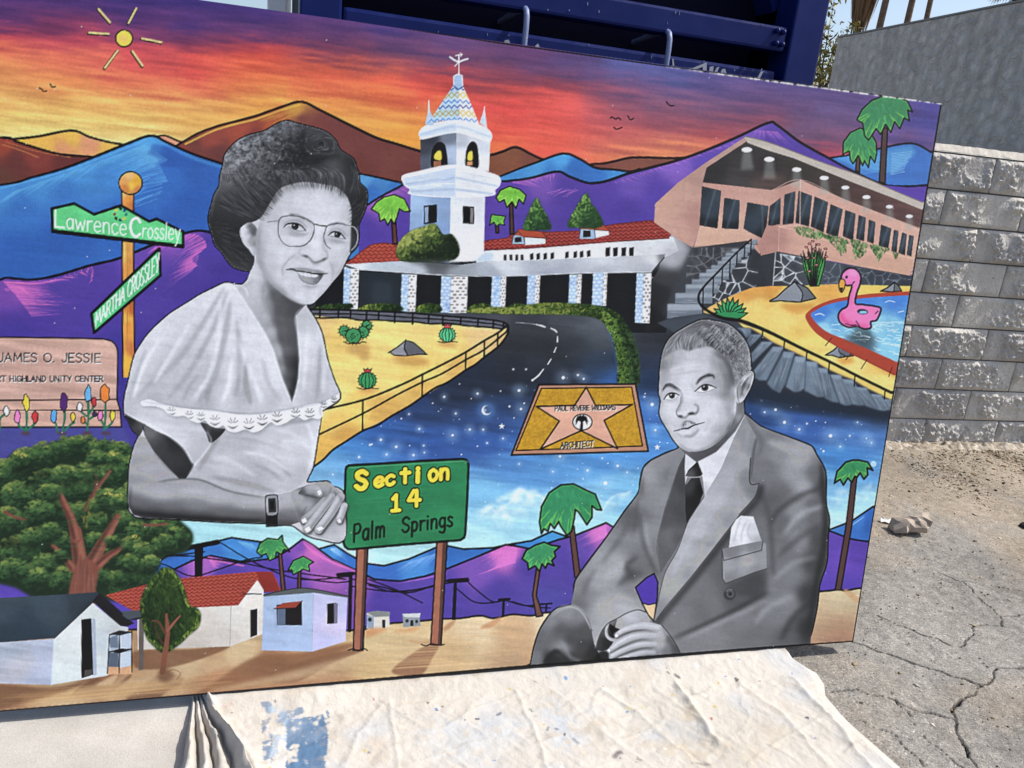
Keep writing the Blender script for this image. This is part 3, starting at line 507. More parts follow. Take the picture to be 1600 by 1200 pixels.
# foundation hedge and roadside hedge
HG = ((18, 32, 18), (30, 52, 24), (52, 80, 30), (88, 112, 40), (132, 142, 62), (160, 150, 80))
bush("488 486 500 478 530 474 552 476 540 487 510 488", 120, HG[:4], 1.5, 3, 520, 478, .01, (28, 46, 28))
for a, b_ in ((561, 628), (649, 690), (731, 770), (790, 826)): bush([(a, 486), (a+6, 478), ((a+b_)/2, 474), (b_-4, 477), (b_, 486), ((a+b_)/2, 489)], 150, HG[:5], 1.5, 3, (a+b_)/2, 478, .012, (36, 54, 26))
hp = "726 487 760 480 800 480 840 474 880 473 920 476 945 480 968 492 984 516 996 548 1000 580 996 602 966 602 964 570 958 535 948 510 930 497 890 492 830 491 770 490"
bush(hp, 1500, HG[:5], 1.4, 3.2, 900, 500, .004, (44, 68, 30))
M = mask("940 484 962 500 978 530 988 566 990 600 966 602 964 565 956 530 946 508"); dabs(M, 420, ((50, 84, 44), (74, 110, 46), (98, 134, 52), (120, 150, 60)), 1.4, 3, .6, lambda x, y: .9-(x-950-(y-490)*.15)*.035); dabs(mask("975 505 990 525 1000 560 999 600 985 600 984 550"), 160, ((36, 62, 40), (50, 80, 46), (70, 96, 56)), 1.4, 3, .6)
line("952 520 960 545 964 575 965 600", 3, (50, 90, 170), a=.5, b=1.5)
# sand island with cacti and rail fence
isl = "478 486 500 493 540 498 600 501 650 503 700 507 750 512 780 513 793 513 794 522 780 540 757 558 728 578 700 597 660 620 610 651 567 673 540 690 520 703 489 731 470 720"
m = mask(isl, 0); tones(m, "500 500 222 180 110 560 505 232 196 112 650 512 232 196 112 760 518 226 186 120 600 530 236 202 112 700 540 234 200 110 780 528 216 172 110 660 580 234 198 104 600 590 236 202 110 540 580 236 204 112 520 620 236 206 116 560 640 230 190 96 600 640 206 158 78 660 612 206 160 80 720 575 206 160 84 520 660 226 182 92 500 700 214 164 76 500 640 236 204 116 540 680 206 154 74 540 530 230 190 100", e=9, warp=4); rough(m, .06)
fill("470 482 520 484 600 487 700 493 770 499 794 507 790 514 760 511 700 506 620 501 540 498 480 492", (92, 94, 104), s=0)
for w, l in ((3, "470 483 520 484 560 485 640 489 700 494 760 499 785 503 794 509 792 516"), (2.4, "470 490 560 491 640 496 700 500 770 506 791 511"), (2.8, "480 494 500 497 540 496 560 500 590 500 620 502 650 503 672 506 700 505 730 509 760 511 785 514"), (3.4, "792 508 778 520 757 532 728 550 700 565 660 585 625 602 567 625 500 641"), (3, "793 517 757 546 728 562 690 584 660 597 620 617 567 646 494 681"), (3.4, "794 512 793 522 780 540 757 558 742 570 728 578 700 597 680 606 660 620 640 634 610 651 590 664 567 673 540 690 520 703 505 718 486 732")):
    line(l, w)
for x, a, b_ in ((500, 484, 495), (529, 485, 497), (548, 485, 498), (573, 486, 499), (592, 487, 499), (617, 488, 504), (645, 490, 506), (670, 492, 504), (692, 494, 508), (720, 496, 508), (747, 498, 510), (771, 501, 513), (787, 504, 513), (778, 520, 540), (757, 532, 557), (728, 550, 578), (660, 585, 620), (567, 625, 673)): line([(x, a), (x-.5, b_)], 2.8, s=0)
ell(560, 545, 18, 10, (176, 128, 70), b=5, a=.55); ell(570, 556, 9, 8, (176, 128, 70), b=4, a=.55)
def cactus_pad(x, y, r, c=(62, 140, 86)):
    ell(x, y, r+1.2, r+1.2, INK); ell(x, y, r-.4, r-.4, c)
    for i in range(int(r*1.6)):
        t = rs.rand()*6.3; k = rs.rand()*r*.75; ell(x+k*np.cos(t), y+k*np.sin(t), .8, .8, (24, 40, 30))
    for i in range(int(r)+4):
        t = i*6.28/(int(r)+4); line([(x+r*np.cos(t), y+r*np.sin(t)), (x+(r+3)*np.cos(t), y+(r+3)*np.sin(t))], 1, s=0)
for q in ((538, 517, 7.5), (573, 509, 7.5), (567, 519, 8.5), (552, 525, 11.5)): cactus_pad(*q)
line("537 534 545 537 552 535 560 537 566 534 572 535", 1.6)
def barrel(x, y, r, c, fl):
    ell(x, y+r+3, r*1.2, 5, (184, 124, 66), b=3, a=.6)
    ell(x, y, r+1.4, r*.92+1.4, INK); ell(x, y, r, r*.92, c)
    for k in (-.62, -.22, .22, .62): line([(x+k*r*.6, y-r*.85), (x+k*r*1.2, y), (x+k*r*.8, y+r*.8)], 1.4, (20, 50, 34))
    for t in np.linspace(.2, 6.1, 16): line([(x+r*np.cos(t), y+r*.9*np.sin(t)), (x+(r+2.6)*np.cos(t), y+(r+2.6)*.9*np.sin(t))], 1, s=0)
    fill([(x-6, y-r-5), (x-2, y-r-3), (x, y-r-6), (x+3, y-r-3), (x+7, y-r-5), (x+4, y-r+1), (x-4, y-r+1)], fl, s=0, o=1.2)
    line([(x-r-3, y+r-1), (x-r*.4, y+r+1), (x+r*.4, y+r-.5), (x+r+4, y+r)], 1.5)
barrel(699, 523, 11.5, (84, 190, 126), (200, 70, 84)); barrel(574, 594, 13, (60, 150, 88), (190, 60, 66))
def rock(pts, ridge, c1, c2, sh=None):
    q = P(pts)
    if sh: fill(sh[0], sh[1], b=4, a=.7)
    fill(pts, c1, s=0); fill(np.vstack([P(ridge), q[-1:]]) if False else ridge, c2, s=0)
    line(pts, 2, s=0)
rock("607 551 620 543 634 532 646 535 660 547 667 554 656 553 634 556 616 555 609 550", "634 532 646 535 660 547 667 554 636 556 630 546", (138, 138, 144), (96, 96, 102), ("612 556 650 556 672 566 650 572 624 566", (182, 130, 66)))
line("634 531 632 543 637 555", 1.8)
# modern pink house
MH = mask("1025 316 1090 258 1165 213 1200 222 1340 273 1446 318 1420 448 1205 447 1190 398 1165 378 1082 388 1022 348", 0); setpid(MH, 6)
m = mask("1024 318 1060 285 1100 256 1166 213 1172 222 1105 268 1098 300 1094 355 1083 387 1060 374 1022 347", 0); tones(m, "1040 330 190 146 130 1070 300 186 144 130 1090 270 170 132 122 1090 340 172 128 118 1060 360 186 142 128 1140 232 170 136 126", e=8)
m = mask("1098 284 1206 296 1252 280 1440 356 1428 404 1422 432 1300 408 1215 394 1190 400 1168 376 1084 387 1094 352", 0); tones(m, "1120 290 186 140 128 1200 300 192 146 132 1110 372 200 158 136 1160 368 198 156 136 1225 300 178 134 122 1205 370 176 130 120 1260 300 196 150 136 1300 330 196 150 134 1350 350 196 150 134 1420 370 200 156 138 1260 375 196 150 132 1300 395 196 150 130 1400 410 198 152 130", e=9)
m = mask("1104 262 1168 220 1240 247 1300 270 1443 328 1438 358 1385 337 1320 312 1252 281 1206 297 1098 285", 0); tones(m, "1120 265 50 48 50 1165 235 58 55 56 1150 275 66 62 62 1200 260 56 52 52 1250 265 62 56 54 1300 285 70 58 55 1350 305 84 62 58 1400 325 96 68 66 1435 345 100 72 70 1200 285 90 74 70", e=8); rough(m, .15)
fill("1163 213 1200 222 1280 252 1340 273 1400 299 1446 318 1444 329 1400 311 1330 284 1240 247 1200 235 1168 223", (176, 166, 156), s=0); line("1163 213 1200 222 1280 252 1340 273 1400 299 1446 318", 1.6, (120, 108, 104))
for x, y, k in ((1167, 234, 1.2), (1202, 249, 1.15), (1245, 265, 1.05), (1288, 278, 1), (1321, 293, .9), (1354, 308, .9), (1390, 323, .8), (1421, 338, .8)):
    fill([(x-5*k, y), (x+5*k, y), (x+9*k, y+26*k), (x-8*k, y+26*k)], (150, 158, 152), s=0, b=2, a=.45); ell(x, y, 7*k, 3.4*k, (226, 224, 216))
GLS = (40, 48, 56)
def pane(q, k=0):
    q = P(q); M = mask(q, 0); fill(q, GLS, s=0); c = q.mean(0)
    tones(M, np.array([[q[0][0], q[0][1], 46, 54, 62], [q[1][0], q[1][1], 60, 72, 82], [c[0], c[1], 54, 66, 78], [q[2][0], q[2][1], 34, 40, 46], [q[3][0], q[3][1], 36, 42, 48]]).ravel(), e=5)
    line([q[1]*.7+q[0]*.3, q[3]*.7+q[2]*.3], 2.4, (120, 136, 150), s=0, a=.4, b=1, clip=M)
for q in ("1097 291 1127 298 1121 357 1093 352", "1132 309 1156 313 1154 358 1128 357", "1168 316 1201 322 1198 352 1190 372 1170 362 1162 357", "1203 322 1220 309 1219 350 1200 354", "1226 304 1243 299 1240 349 1223 351", "1248 298 1269 306 1264 354 1243 348", "1273 307 1294 316 1287 363 1267 354", "1298 319 1317 327 1309 371 1291 364", "1321 328 1337 334 1333 376 1317 369", "1342 336 1353 340 1350 377 1338 373", "1358 343 1368 347 1365 381 1355 377", "1377 351 1393 357 1388 388 1373 384", "1397 359 1404 361 1401 395 1393 392", "1410 363 1417 366 1414 399 1404 395", "1421 367 1428 369 1424 401 1417 398"): pane(q)
line("1251 281 1250 352 1217 354 1216 394", 1.6, (214, 176, 156), s=0, a=.7); line("1217 354 1255 362 1300 378 1428 404", 2, (214, 172, 150), a=.6)
fill("1190 372 1200 352 1217 354 1216 393 1190 399 1182 384", (172, 126, 116), s=0)
line("1206 297 1252 281 1320 312 1440 358", 1.4, (206, 166, 150), a=.6)
# stone base and vines
m = mask("1190 399 1216 393 1300 409 1424 431 1420 450 1340 446 1240 448 1200 447", 0); tones(m, "1200 420 52 56 62 1240 420 70 76 84 1300 430 72 80 90 1400 440 62 68 78", e=9)
stones("1212 395 1258 403 1254 447 1208 446", 17, (200, 204, 208), 8, .9, .9); stones("1286 408 1424 432 1420 448 1286 446", 30, (140, 148, 158), 7, .7, .7); line("1212 395 1208 446", 1.6, (196, 200, 204), s=0, a=.7)
for pt, n in (("1240 354 1262 355 1290 366 1280 374 1266 372 1250 368", 110), ("1284 366 1312 370 1326 378 1322 395 1314 402 1306 388 1296 378", 120), ("1330 374 1354 380 1356 390 1346 402 1336 406 1332 388", 110), ("1360 382 1390 388 1380 398 1374 412 1366 396", 80), ("1395 394 1404 396 1400 406", 14)):
    M = mask(pt); dabs(M, n, ((40, 74, 44), (60, 100, 56), (88, 130, 74), (120, 156, 96)), 1.4, 3, .8, ang=1.4)
# pool terrace
SM = "1092 486 1112 478 1150 458 1165 450 1205 447 1240 447 1300 444 1421 447 1405 560 1394 612 1340 588 1250 545 1180 511 1130 497"
m = mask(SM, 0); tones(m, "1110 486 226 170 96 1170 455 214 150 70 1200 450 210 146 66 1180 480 232 196 104 1230 500 236 200 108 1300 450 222 160 76 1380 452 232 190 92 1340 470 232 190 96 1260 540 234 200 104 1320 570 236 204 116 1380 595 236 206 112 1390 570 222 150 66 1230 470 236 200 110 1250 520 226 186 92", e=8, warp=4)
for r, sh, cst in (("1203 470 1213 465 1227 452 1242 440 1262 450 1275 466 1268 468 1250 472 1232 471 1220 470 1203 471", "1242 440 1262 450 1276 466 1252 472 1254 458", "1218 476 1250 474 1274 476 1262 486 1240 490"), ("1376 455 1386 450 1398 441 1404 446 1409 455 1392 456 1378 455", "1398 441 1404 446 1409 455 1396 456", None), ("1290 555 1302 548 1314 537 1326 548 1334 556 1322 557 1312 559 1300 555 1290 555", "1314 537 1326 548 1334 556 1312 559 1312 550", "1306 560 1330 558 1334 566 1318 570")):
    if cst: fill(cst, (206, 140, 60), b=3, a=.8)
    fill(r, (130, 136, 144), s=0); fill(sh, (98, 102, 110), s=0); line(r, 2.2, s=0)
line("1242 440 1254 458 1252 472", 1.8); line("1398 441 1397 456", 1.6, s=0); line("1314 537 1311 549 1321 556", 1.4)
# pool
pl = "1259 497 1264 486 1280 476 1310 466 1360 459 1424 455 1470 452 1460 620 1400 588 1360 568 1310 543 1275 520"
fill(pl, (172, 66, 46)); m = mask(pl); fill("1262 510 1300 536 1400 585 1396 600 1330 562 1270 524", (150, 52, 38), s=0, a=.7, clip=m); 
for t in ("1330 552 1322 562", "1355 562 1346 576", "1394 574 1389 588", "1300 528 1290 540"): line(t, 1.4, (90, 34, 28), s=0)
wt = "1268 494 1275 485 1300 474 1350 466 1424 461 1470 458 1460 596 1402 566 1380 556 1330 534 1290 517"
m = mask(wt); tones(m, "1280 490 62 122 206 1320 475 60 120 206 1400 470 64 124 210 1350 485 62 124 212 1410 490 76 140 214 1300 505 96 160 214 1400 505 120 184 218 1370 510 130 192 220 1320 520 120 180 214 1340 525 84 110 120 1350 530 70 90 100 1390 545 126 190 220 1400 530 110 180 216 1290 512 140 196 222", e=6, warp=3)
M = mask("1285 508 1320 504 1412 502 1402 562 1350 540 1300 522", 0)
for i in range(90):
    x, y = rs.uniform(1285, 1410), rs.uniform(504, 560); line([(x, y), (x+rs.uniform(3, 9), y+rs.uniform(-3, 3)), (x+rs.uniform(8, 15), y+rs.uniform(-1, 4))], 1, (216, 236, 242), a=.65, clip=M)
fill("1318 528 1335 522 1352 528 1352 538 1335 536", (60, 76, 86), b=3, a=.6)
line("1300 508 1330 505 1410 503", 1.4, (190, 226, 238), a=.7); line("1274 492 1282 490 1288 493", 1.3, (200, 226, 240)); line("1384 472 1390 470 1398 472", 1.3, (190, 216, 240)); line("1404 488 1412 486", 1.3, (190, 216, 240))
# flamingo float
fl = "1314 438 1317 426 1327 419 1338 421 1345 431 1344 444 1339 458 1337 474 1350 476 1374 480 1376 487 1370 500 1361 503 1361 512 1351 514 1340 510 1325 511 1313 504 1310 493 1315 484 1324 478 1327 462 1331 447 1323 446 1318 442"
fill(fl, (236, 112, 172), o=3, pid=9); fill("1312 496 1316 488 1324 500 1340 506 1358 508 1350 512 1325 510", (214, 70, 130), b=2.5, a=.7, clip=mask(fl)); fill("1328 466 1333 450 1330 478", (216, 80, 130), b=2, a=.7, clip=mask(fl)); fill("1326 424 1336 423 1340 430 1330 430", (246, 150, 196), b=2, a=.7)
fill("1313 437 1320 438 1320 449 1315 457 1311 449", (236, 150, 60), o=1.6); fill("1312 449 1318 449 1315 458", INK, s=0); ell(1323, 433, 2.2, 2.4, INK)
ell(1348, 487, 8.5, 4.2, INK, rot=5); ell(1349, 488, 6.4, 2.4, (120, 170, 210)); line("1322 446 1330 446 1335 440", 1.6); line("1338 502 1342 508 1344 511", 1.4); line("1322 506 1330 508 1338 508", 1.4); line("1368 490 1372 486", 1.4)
# agave and aloe
for i, t in enumerate((-75, -60, -42, -25, -8, 8, 24, 42, 58, 74)):
    r = np.radians(t); d = np.array([np.sin(r), -np.cos(r)]); L = 33-abs(t)*.06; b0 = np.array([1141, 497.]); n = np.array([-d[1], d[0]])
    fill(np.array([b0-n*3, b0+d*L*.55-n*4.6, b0+d*L, b0+d*L*.55+n*4.6, b0+n*3]), (56, 160, 96) if i % 2 else (44, 140, 84), s=0, o=1.8)
fill("1118 490 1130 488 1150 488 1164 490 1150 500 1135 500", (46, 140, 84), s=0)
for i in range(15):
    x = 1252+i*2.9; tip = np.array([x+rs.uniform(-2, 2), 383+abs(i-7)*1.8+rs.uniform(-6, 8)]); b0 = np.array([1268+i*.7, 447.])
    fill(np.array([b0-(2, 0), (b0+tip)/2-(2.6, 0), tip, (b0+tip)/2+(2.6, 0), b0+(2, 0)]), (46, 116, 58) if i % 2 else (70, 144, 70), s=0, o=1.3)
for x, y in ((1270, 377), (1279, 382), (1260, 386), (1273, 389), (1290, 389), (1265, 381), (1262, 403), (1272, 403), (1291, 401), (1276, 414), (1265, 424)): ell(x, y, 3., 2, INK); ell(x, y, 2.1, 1.2, (206, 110, 110))
# upper stairs
U = lambda st_: np.stack([1020+P(st_)[:, 0]/5.6, 350+P(st_)[:, 1]/5.6], 1)
fill(U("345 200 850 190 860 260 300 600 200 700 130 700 200 500"), (62, 66, 72), s=0, b=2, a=.6); stones(U("345 205 760 205 560 330 400 430 290 480 300 300"), 24, (112, 114, 118), 8, .8, 1.)
fill(U("730 330 945 255 905 545 780 590 540 690 440 770 540 560"), (58, 62, 68), s=0); stones(U("730 330 945 255 905 545 780 590 540 690 470 720 560 560"), 26, (186, 192, 198), 8, .85, 1.)
for x0_, y0_, x1_, h_ in ((870, 138, 918, 40), (800, 180, 890, 45), (695, 220, 850, 36), (640, 255, 830, 40), (605, 290, 775, 40), (570, 325, 735, 42), (515, 362, 718, 40), (470, 398, 692, 40), (410, 430, 668, 60), (345, 485, 608, 50), (290, 530, 572, 80), (200, 605, 522, 95), (130, 700, 432, 130)):
    q = U(f"{x0_} {y0_} {x1_} {y0_} {x1_} {y0_+h_} {x0_-5} {y0_+h_}"); fill(q, (104, 114, 126), s=0); v = rs.randint(-8, 8)
    m = mask(q, 0); strands(q[[0, 1]], q[[3, 2]], 16, 100, 165, 1.6, .5, clip=m, tint=(.94, 1, 1.08)); fill(U(f"{x0_} {y0_} {x1_} {y0_} {x1_} {y0_+h_*.4} {x0_} {y0_+h_*.45}"), (150+v, 160+v, 170+v), s=0, b=.8, a=.75); line(U(f"{x0_-5} {y0_+h_} {x1_} {y0_+h_}"), 1.2, (44, 50, 58), s=0, a=.8)
fill(U("40 865 190 815 430 785 560 830 780 880 740 960 560 1010 240 980"), (60, 68, 78), s=0); fill(U("40 865 430 790 470 830 260 940"), (74, 82, 92), s=0, b=3, a=.6)
# lower stairs sweeping down in front of the pool
Q = lambda st_: np.stack([1120+P(st_)[:, 0]/4.38, 480+P(st_)[:, 1]/4.38], 1)
fill(Q("150 105 320 165 560 270 760 375 950 470 1200 585 1195 640 1130 628 1050 595 945 545 860 492 775 462 690 412 612 372 540 338 460 302 385 270 310 235 235 190"), (226, 190, 98), s=0)
fill(Q("150 140 235 145 310 190 385 240 460 275 535 310 610 345 690 380 755 420 850 465 935 497 1025 552 1125 600 1192 634 1192 760 1000 740 700 700 420 650 200 600 180 300"), (40, 48, 60), s=0, b=1.5)
fill(Q("180 520 440 590 740 640 1000 690 1192 715 1192 800 700 740 200 660"), (30, 44, 64), s=0, b=5, a=.8)
LT = ((104, 120, 136), (96, 112, 128), (110, 126, 142))
for k, (a_, d_) in enumerate((("140 140 235 147 232 186 205 212 178 172", "236 150 234 186 208 222 204 212"), ("232 186 312 188 226 272 205 236", "312 190 312 226 238 322 226 274"), ("308 236 389 236 242 382 232 326", "389 240 386 276 252 432 240 384"), ("384 270 462 272 342 502 290 500 248 470 250 440", "462 275 462 312 350 506 342 500"), ("458 302 536 308 472 522 432 588 380 560 344 522", "536 312 536 342 478 520 472 522"), ("536 336 612 342 602 556 570 576 530 580 472 546", "611 346 610 368 604 552 601 556"), ("610 370 688 374 738 612 690 615 602 572", "690 376 700 414 745 600 738 612"), ("692 413 757 420 840 656 790 648 742 622 722 540", "757 422 776 462 846 648 840 656"), ("776 461 852 464 924 668 880 672 846 660", "852 466 858 492 930 660 924 668"), ("856 491 937 497 1012 672 970 672 926 664", "937 499 948 546 1020 670 1012 672"), ("946 545 1027 551 1112 706 1060 690 1016 674", "1027 553 1050 594 1114 700 1110 706"), ("1050 593 1127 600 1182 702 1140 710 1110 704", "1127 602 1132 626 1184 698 1180 702"), ("1130 626 1192 634 1192 702 1176 700", "1192 634 1192 640 1190 650"))):
    fill(Q(d_), (42, 50, 60), s=0); q = Q(a_); fill(q, LT[k % 3], s=0, b=.5); m = mask(q, 0); c = q.mean(0)
    ax_ = q[-1]-q[0]; strands(q[[0, len(q)//2+1]], q[[1, len(q)//2]], 22, 84, 160, 2, .45, clip=m, tint=(.9, 1, 1.1)); fill(np.array([q[0], q[1], q[1]+(c-q[1])*.25, q[0]+(c-q[0])*.25]), (140, 154, 168), s=0, b=1, a=.6, clip=m); fill(np.array([q[len(q)//2], q[len(q)//2+1] if len(q) > 4 else q[-1], c]), (70, 84, 98), s=0, b=2, a=.6, clip=m)
line("1174 374 1150 396 1120 427 1101 447 1092 461 1094 475 1108 487 1130 497 1160 502 1200 518 1250 543 1300 567 1345 590 1400 617", [2.6, 3, 3.4, 4, 5, 6, 5, 4.5, 4.5], INK)
for x, a, b_ in ((1174, 374, 397), (1164, 386, 404), (1152, 396, 415), (1141, 406, 434), (1129, 420, 446), (1115, 434, 462), (1099, 452, 488), (1192, 515, 531), (1226, 532, 546), (1261, 549, 562), (1296, 566, 583), (1336, 586, 604), (1383, 610, 624)): line([(x, a), (x-1, b_)], 2, s=0)
# palms
def palm(crown, trunk, cg, lg, tk, pid=None, w=3):
    if trunk: fill(trunk, tk, s=0, o=2.4, pid=pid)
    q = fill(crown, cg, s=0, pid=pid); M = mask(crown, 0); c = P(crown); ce = np.array([c[:, 0].mean(), c[:, 1].min()+4])
    for p in c:
        if p[1] > c[:, 1].mean()-4: line([p, p*.62+ce*.38+(rs.uniform(-3, 3), 2)], [2.6, 1], lg, s=0, a=.85, clip=M)
    dabs(M, int(M.sum()/30), (cg, tuple(v*.88 for v in cg), tuple(v*1.12 for v in cg)), 1.5, 4, .4, ang=1.3)
    line(np.vstack([c, c[:1]])+(0, 0), w*2, lg, s=0, a=.35, clip=M); line(np.vstack([c, c[:1]]), w, s=0)
G1, L1, TK = (52, 132, 88), (110, 186, 80), (86, 64, 60)
palm("1317 241 1318 222 1329 207 1344 200 1360 207 1369 222 1370 240 1367 254 1360 244 1357 262 1351 251 1348 259 1341 243 1333 256 1329 250 1327 236", "1339 240 1344 240 1343 270 1337 266", (60, 140, 90), L1, (92, 66, 64), pid=20, w=2.4)
palm("1339 187 1347 171 1362 157 1380 150 1402 151 1418 158 1426 175 1418 172 1421 189 1413 184 1406 201 1398 190 1392 207 1384 194 1376 210 1369 201 1362 212 1357 219 1351 212 1348 192 1343 190", "1379 200 1387 200 1383 287 1374 284", (58, 134, 88), L1, (82, 62, 62), pid=21, w=2.4)
BG, BL = (112, 186, 62), (160, 220, 90)
palm("580 327 588 316 600 308 616 304 632 311 641 330 632 331 624 326 620 340 616 350 611 342 606 352 601 342 594 346 592 334 586 330", "612 345 618 344 621 381 614 381", BG, BL, (96, 58, 48), pid=22, w=2.4)
palm("775 309 782 297 796 291 812 296 822 305 818 319 811 311 806 326 800 315 792 324 788 312 780 316", "796 318 801 318 803 366 797 366", BG, BL, (84, 54, 46), pid=23, w=2.4); palm("765 352 768 335 790 338 787 346 789 352 780 350 776 354 772 347", "774 352 779 352 779 364 775 364", (96, 172, 66), BL, (84, 54, 46), pid=24, w=2)
palm("843 816 846 792 858 770 876 758 896 756 914 765 930 772 940 797 932 796 925 790 925 808 917 820 908 806 904 800 899 796 897 812 893 830 886 837 876 822 873 815 866 826 860 818 856 830 850 826 846 834", "889 822 897 822 907 902 898 902", (48, 138, 92), (100, 184, 84), (96, 66, 60), pid=25)
palm("816 873 822 860 836 852 850 847 862 852 875 854 866 862 868 870 862 876 866 884 856 880 852 888 847 881 843 893 836 884 826 890 824 879", "838 889 844 889 838 930 848 962 838 964 832 930", (52, 140, 92), (110, 186, 84), (104, 70, 62), pid=26)
palm("1304 755 1308 737 1322 722 1333 719 1342 719 1356 722 1364 735 1355 731 1356 742 1350 749 1344 739 1339 746 1336 744 1331 754 1325 747 1318 758 1313 749", "1331 746 1339 746 1331 822 1314 922 1305 922 1322 822", (52, 142, 90), (120, 190, 84), (86, 60, 58), pid=27)
palm("401 862 406 849 418 841 434 843 441 836 442 846 453 862 444 858 440 866 432 862 430 872 421 876 416 865 408 868", "435 864 440 864 446 924 440 924", (58, 140, 84), (110, 184, 84), (100, 64, 58), pid=28, w=2.4); palm("450 891 458 876 474 869 490 878 482 883 484 893 474 889 466 894 458 898 456 890", "466 892 470 892 470 922 465 922", (60, 140, 84), (110, 184, 84), (100, 64, 58), pid=29, w=2.2)
# ---------------------------------------------------------------- painted signs, tree, cottages
# big tree at the left
fill("-160 660 190 660 205 690 190 705 0 716 -160 716", (70, 72, 144), s=0, b=4, a=.85)
crown = "-120 760 -60 700 0 722 25 706 60 700 90 690 118 684 150 690 180 694 205 702 230 740 260 790 282 815 298 830 300 846 288 862 262 866 245 880 232 900 215 925 180 938 150 930 100 935 60 935 20 915 -40 900 -110 850"
_cq = spl(crown, True, 6); CM = mask(crown); setpid(CM, 10)
fill(crown, (38, 62, 36), b=2)
tones(CM, "20 720 50 66 42 60 715 40 62 40 110 700 64 78 40 170 700 84 96 44 190 710 110 116 50 100 730 30 46 30 60 740 34 50 32 30 780 40 70 44 110 740 70 92 46 150 730 54 80 46 180 740 44 66 40 80 770 46 80 46 60 800 34 62 40 40 840 40 72 46 100 850 44 70 42 140 790 36 62 36 170 780 60 92 48 190 790 44 80 48 150 830 44 74 40 200 830 48 70 38 230 870 70 90 44 250 850 50 66 36 280 850 52 70 40 200 880 52 66 36 170 900 44 56 34 60 890 36 56 32 90 920 32 44 26 180 925 34 48 32 -60 780 40 66 40", e=9)
def lw(x, y): return .5+.25*np.sin(x*.07+2*np.sin(y*.05))+.2*np.cos(y*.09+x*.03)
TG = ((24, 42, 28), (34, 58, 36), (44, 72, 42), (54, 86, 48), (68, 98, 52), (88, 112, 56), (120, 132, 64))
def clump(x, y, r, hi=1., M=None):
    """one rounded mass of leaves, lit from above"""
    ell(x, y+r*.3, r*1.0, r*.75, (22, 38, 26), b=r*.22, a=.55, clip=M)
    n = int(r*r*.32)
    for _ in range(n):
        t = RNG.rand()*6.283; k = np.sqrt(RNG.rand()); u, v = k*np.cos(t), k*np.sin(t)
        w = np.clip(.42*hi-.5*v-.12*u+RNG.randn()*.16, 0, .99); c = np.array(TG[int(w*len(TG))])*RNG.uniform(.88, 1.12)
        px_, py_ = x+u*r, y+v*r*.78; a0 = RNG.uniform(-1.2, 1.2)+1.57*(abs(u) > .6); L_ = RNG.uniform(1.6, 4.2)
        line([(px_-L_*np.cos(a0), py_-L_*.5*np.sin(a0)), (px_, py_-1), (px_+L_*np.cos(a0), py_+L_*.5*np.sin(a0))], RNG.uniform(1.6, 3.4), tuple(np.clip(c, 0, 255)), s=0, a=.6, clip=M)
fill(crown, (28, 46, 30), b=3)
CL1 = ((-60, 740, 34), (-70, 800, 36), (-40, 860, 32), (10, 740, 30), (40, 720, 26), (72, 708, 24), (105, 698, 22), (132, 694, 20), (160, 700, 22), (188, 706, 20), (204, 728, 22), (30, 775, 30), (14, 815, 30), (30, 860, 32), (60, 900, 30), (100, 905, 26), (215, 770, 26), (232, 800, 24), (256, 822, 22), (276, 838, 20), (258, 850, 20), (228, 905, 20), (190, 920, 20), (70, 750, 22), (170, 740, 22), (190, 780, 22), (150, 900, 22), (110, 765, 22), (138, 762, 20), (96, 800, 22), (128, 800, 20), (152, 815, 20), (196, 812, 22), (215, 830, 20), (165, 868, 18), (92, 845, 20), (60, 840, 22), (20, 890, 24), (200, 900, 20), (80, 790, 20), (150, 845, 18), (225, 885, 18))
for x, y, r in CL1: clump(x, y, r, 1.0)
for i in range(14):
    x, y = RNG.uniform(10, 200), RNG.uniform(725, 900); ell(x, y, RNG.uniform(10, 20), RNG.uniform(3, 6), (12, 20, 16), rot=RNG.uniform(-35, 5), b=4, a=.45)
TR = (108, 64, 52)
for w, pth in (([26, 25, 23, 19], "134 940 128 900 124 870 118 830"), ([17, 14, 11, 7], "119 840 112 812 102 790 93 770"), ([22, 17, 13, 8], "140 884 158 852 172 828 184 806"), ([15, 11, 7, 4], "152 884 170 868 186 858 198 842"), ([13, 9, 5], "114 888 98 868 82 852"), ([9, 8, 6, 4], "134 795 142 780 152 762 172 736"), ([6, 5, 4], "150 765 150 748 148 738"), ([5, 4, 3], "8 800 24 808 40 812"), ([4, 4, 3], "225 820 245 820 262 818")):
    line(pth, w, TR); q = P(pth)
    line(q+(np.array(w).max()*.18, 1), [v*.35 for v in w], (140, 90, 70), a=.6, b=1.2); line(q+(-np.array(w).max()*.22, 0), [v*.3 for v in w], (64, 38, 34), a=.7, b=1.2)
fill("110 942 118 884 140 874 154 890 150 926 164 942", TR, b=.8); strands("116 940 122 850", "150 940 148 880", 60, 80, 150, 1.6, .5, tint=(1, .64, .52)); strands("140 884 182 810", "150 884 186 812", 20, 90, 150, 1.3, .4, tint=(1, .64, .52))
for x, y, r, h in ((100, 742, 20, 1.2), (134, 738, 20, 1.25), (76, 770, 18, 1.1), (62, 800, 24, 1.05), (80, 830, 18, .95), (48, 840, 18, 1.), (150, 716, 16, 1.1), (178, 716, 14, 1.35), (150, 790, 15, 1.1), (166, 775, 17, 1.35), (186, 784, 15, 1.2), (206, 850, 17, 1.2), (224, 862, 18, 1.25), (200, 880, 18, .9), (236, 880, 16, 1.1), (70, 880, 20, 1.1), (30, 712, 10, 1.6), (120, 690, 12, 1.2), (95, 868, 13, .8), (176, 846, 12, .9), (60, 900, 16, 1.15), (180, 905, 16, .8)): clump(x, y, r, h)
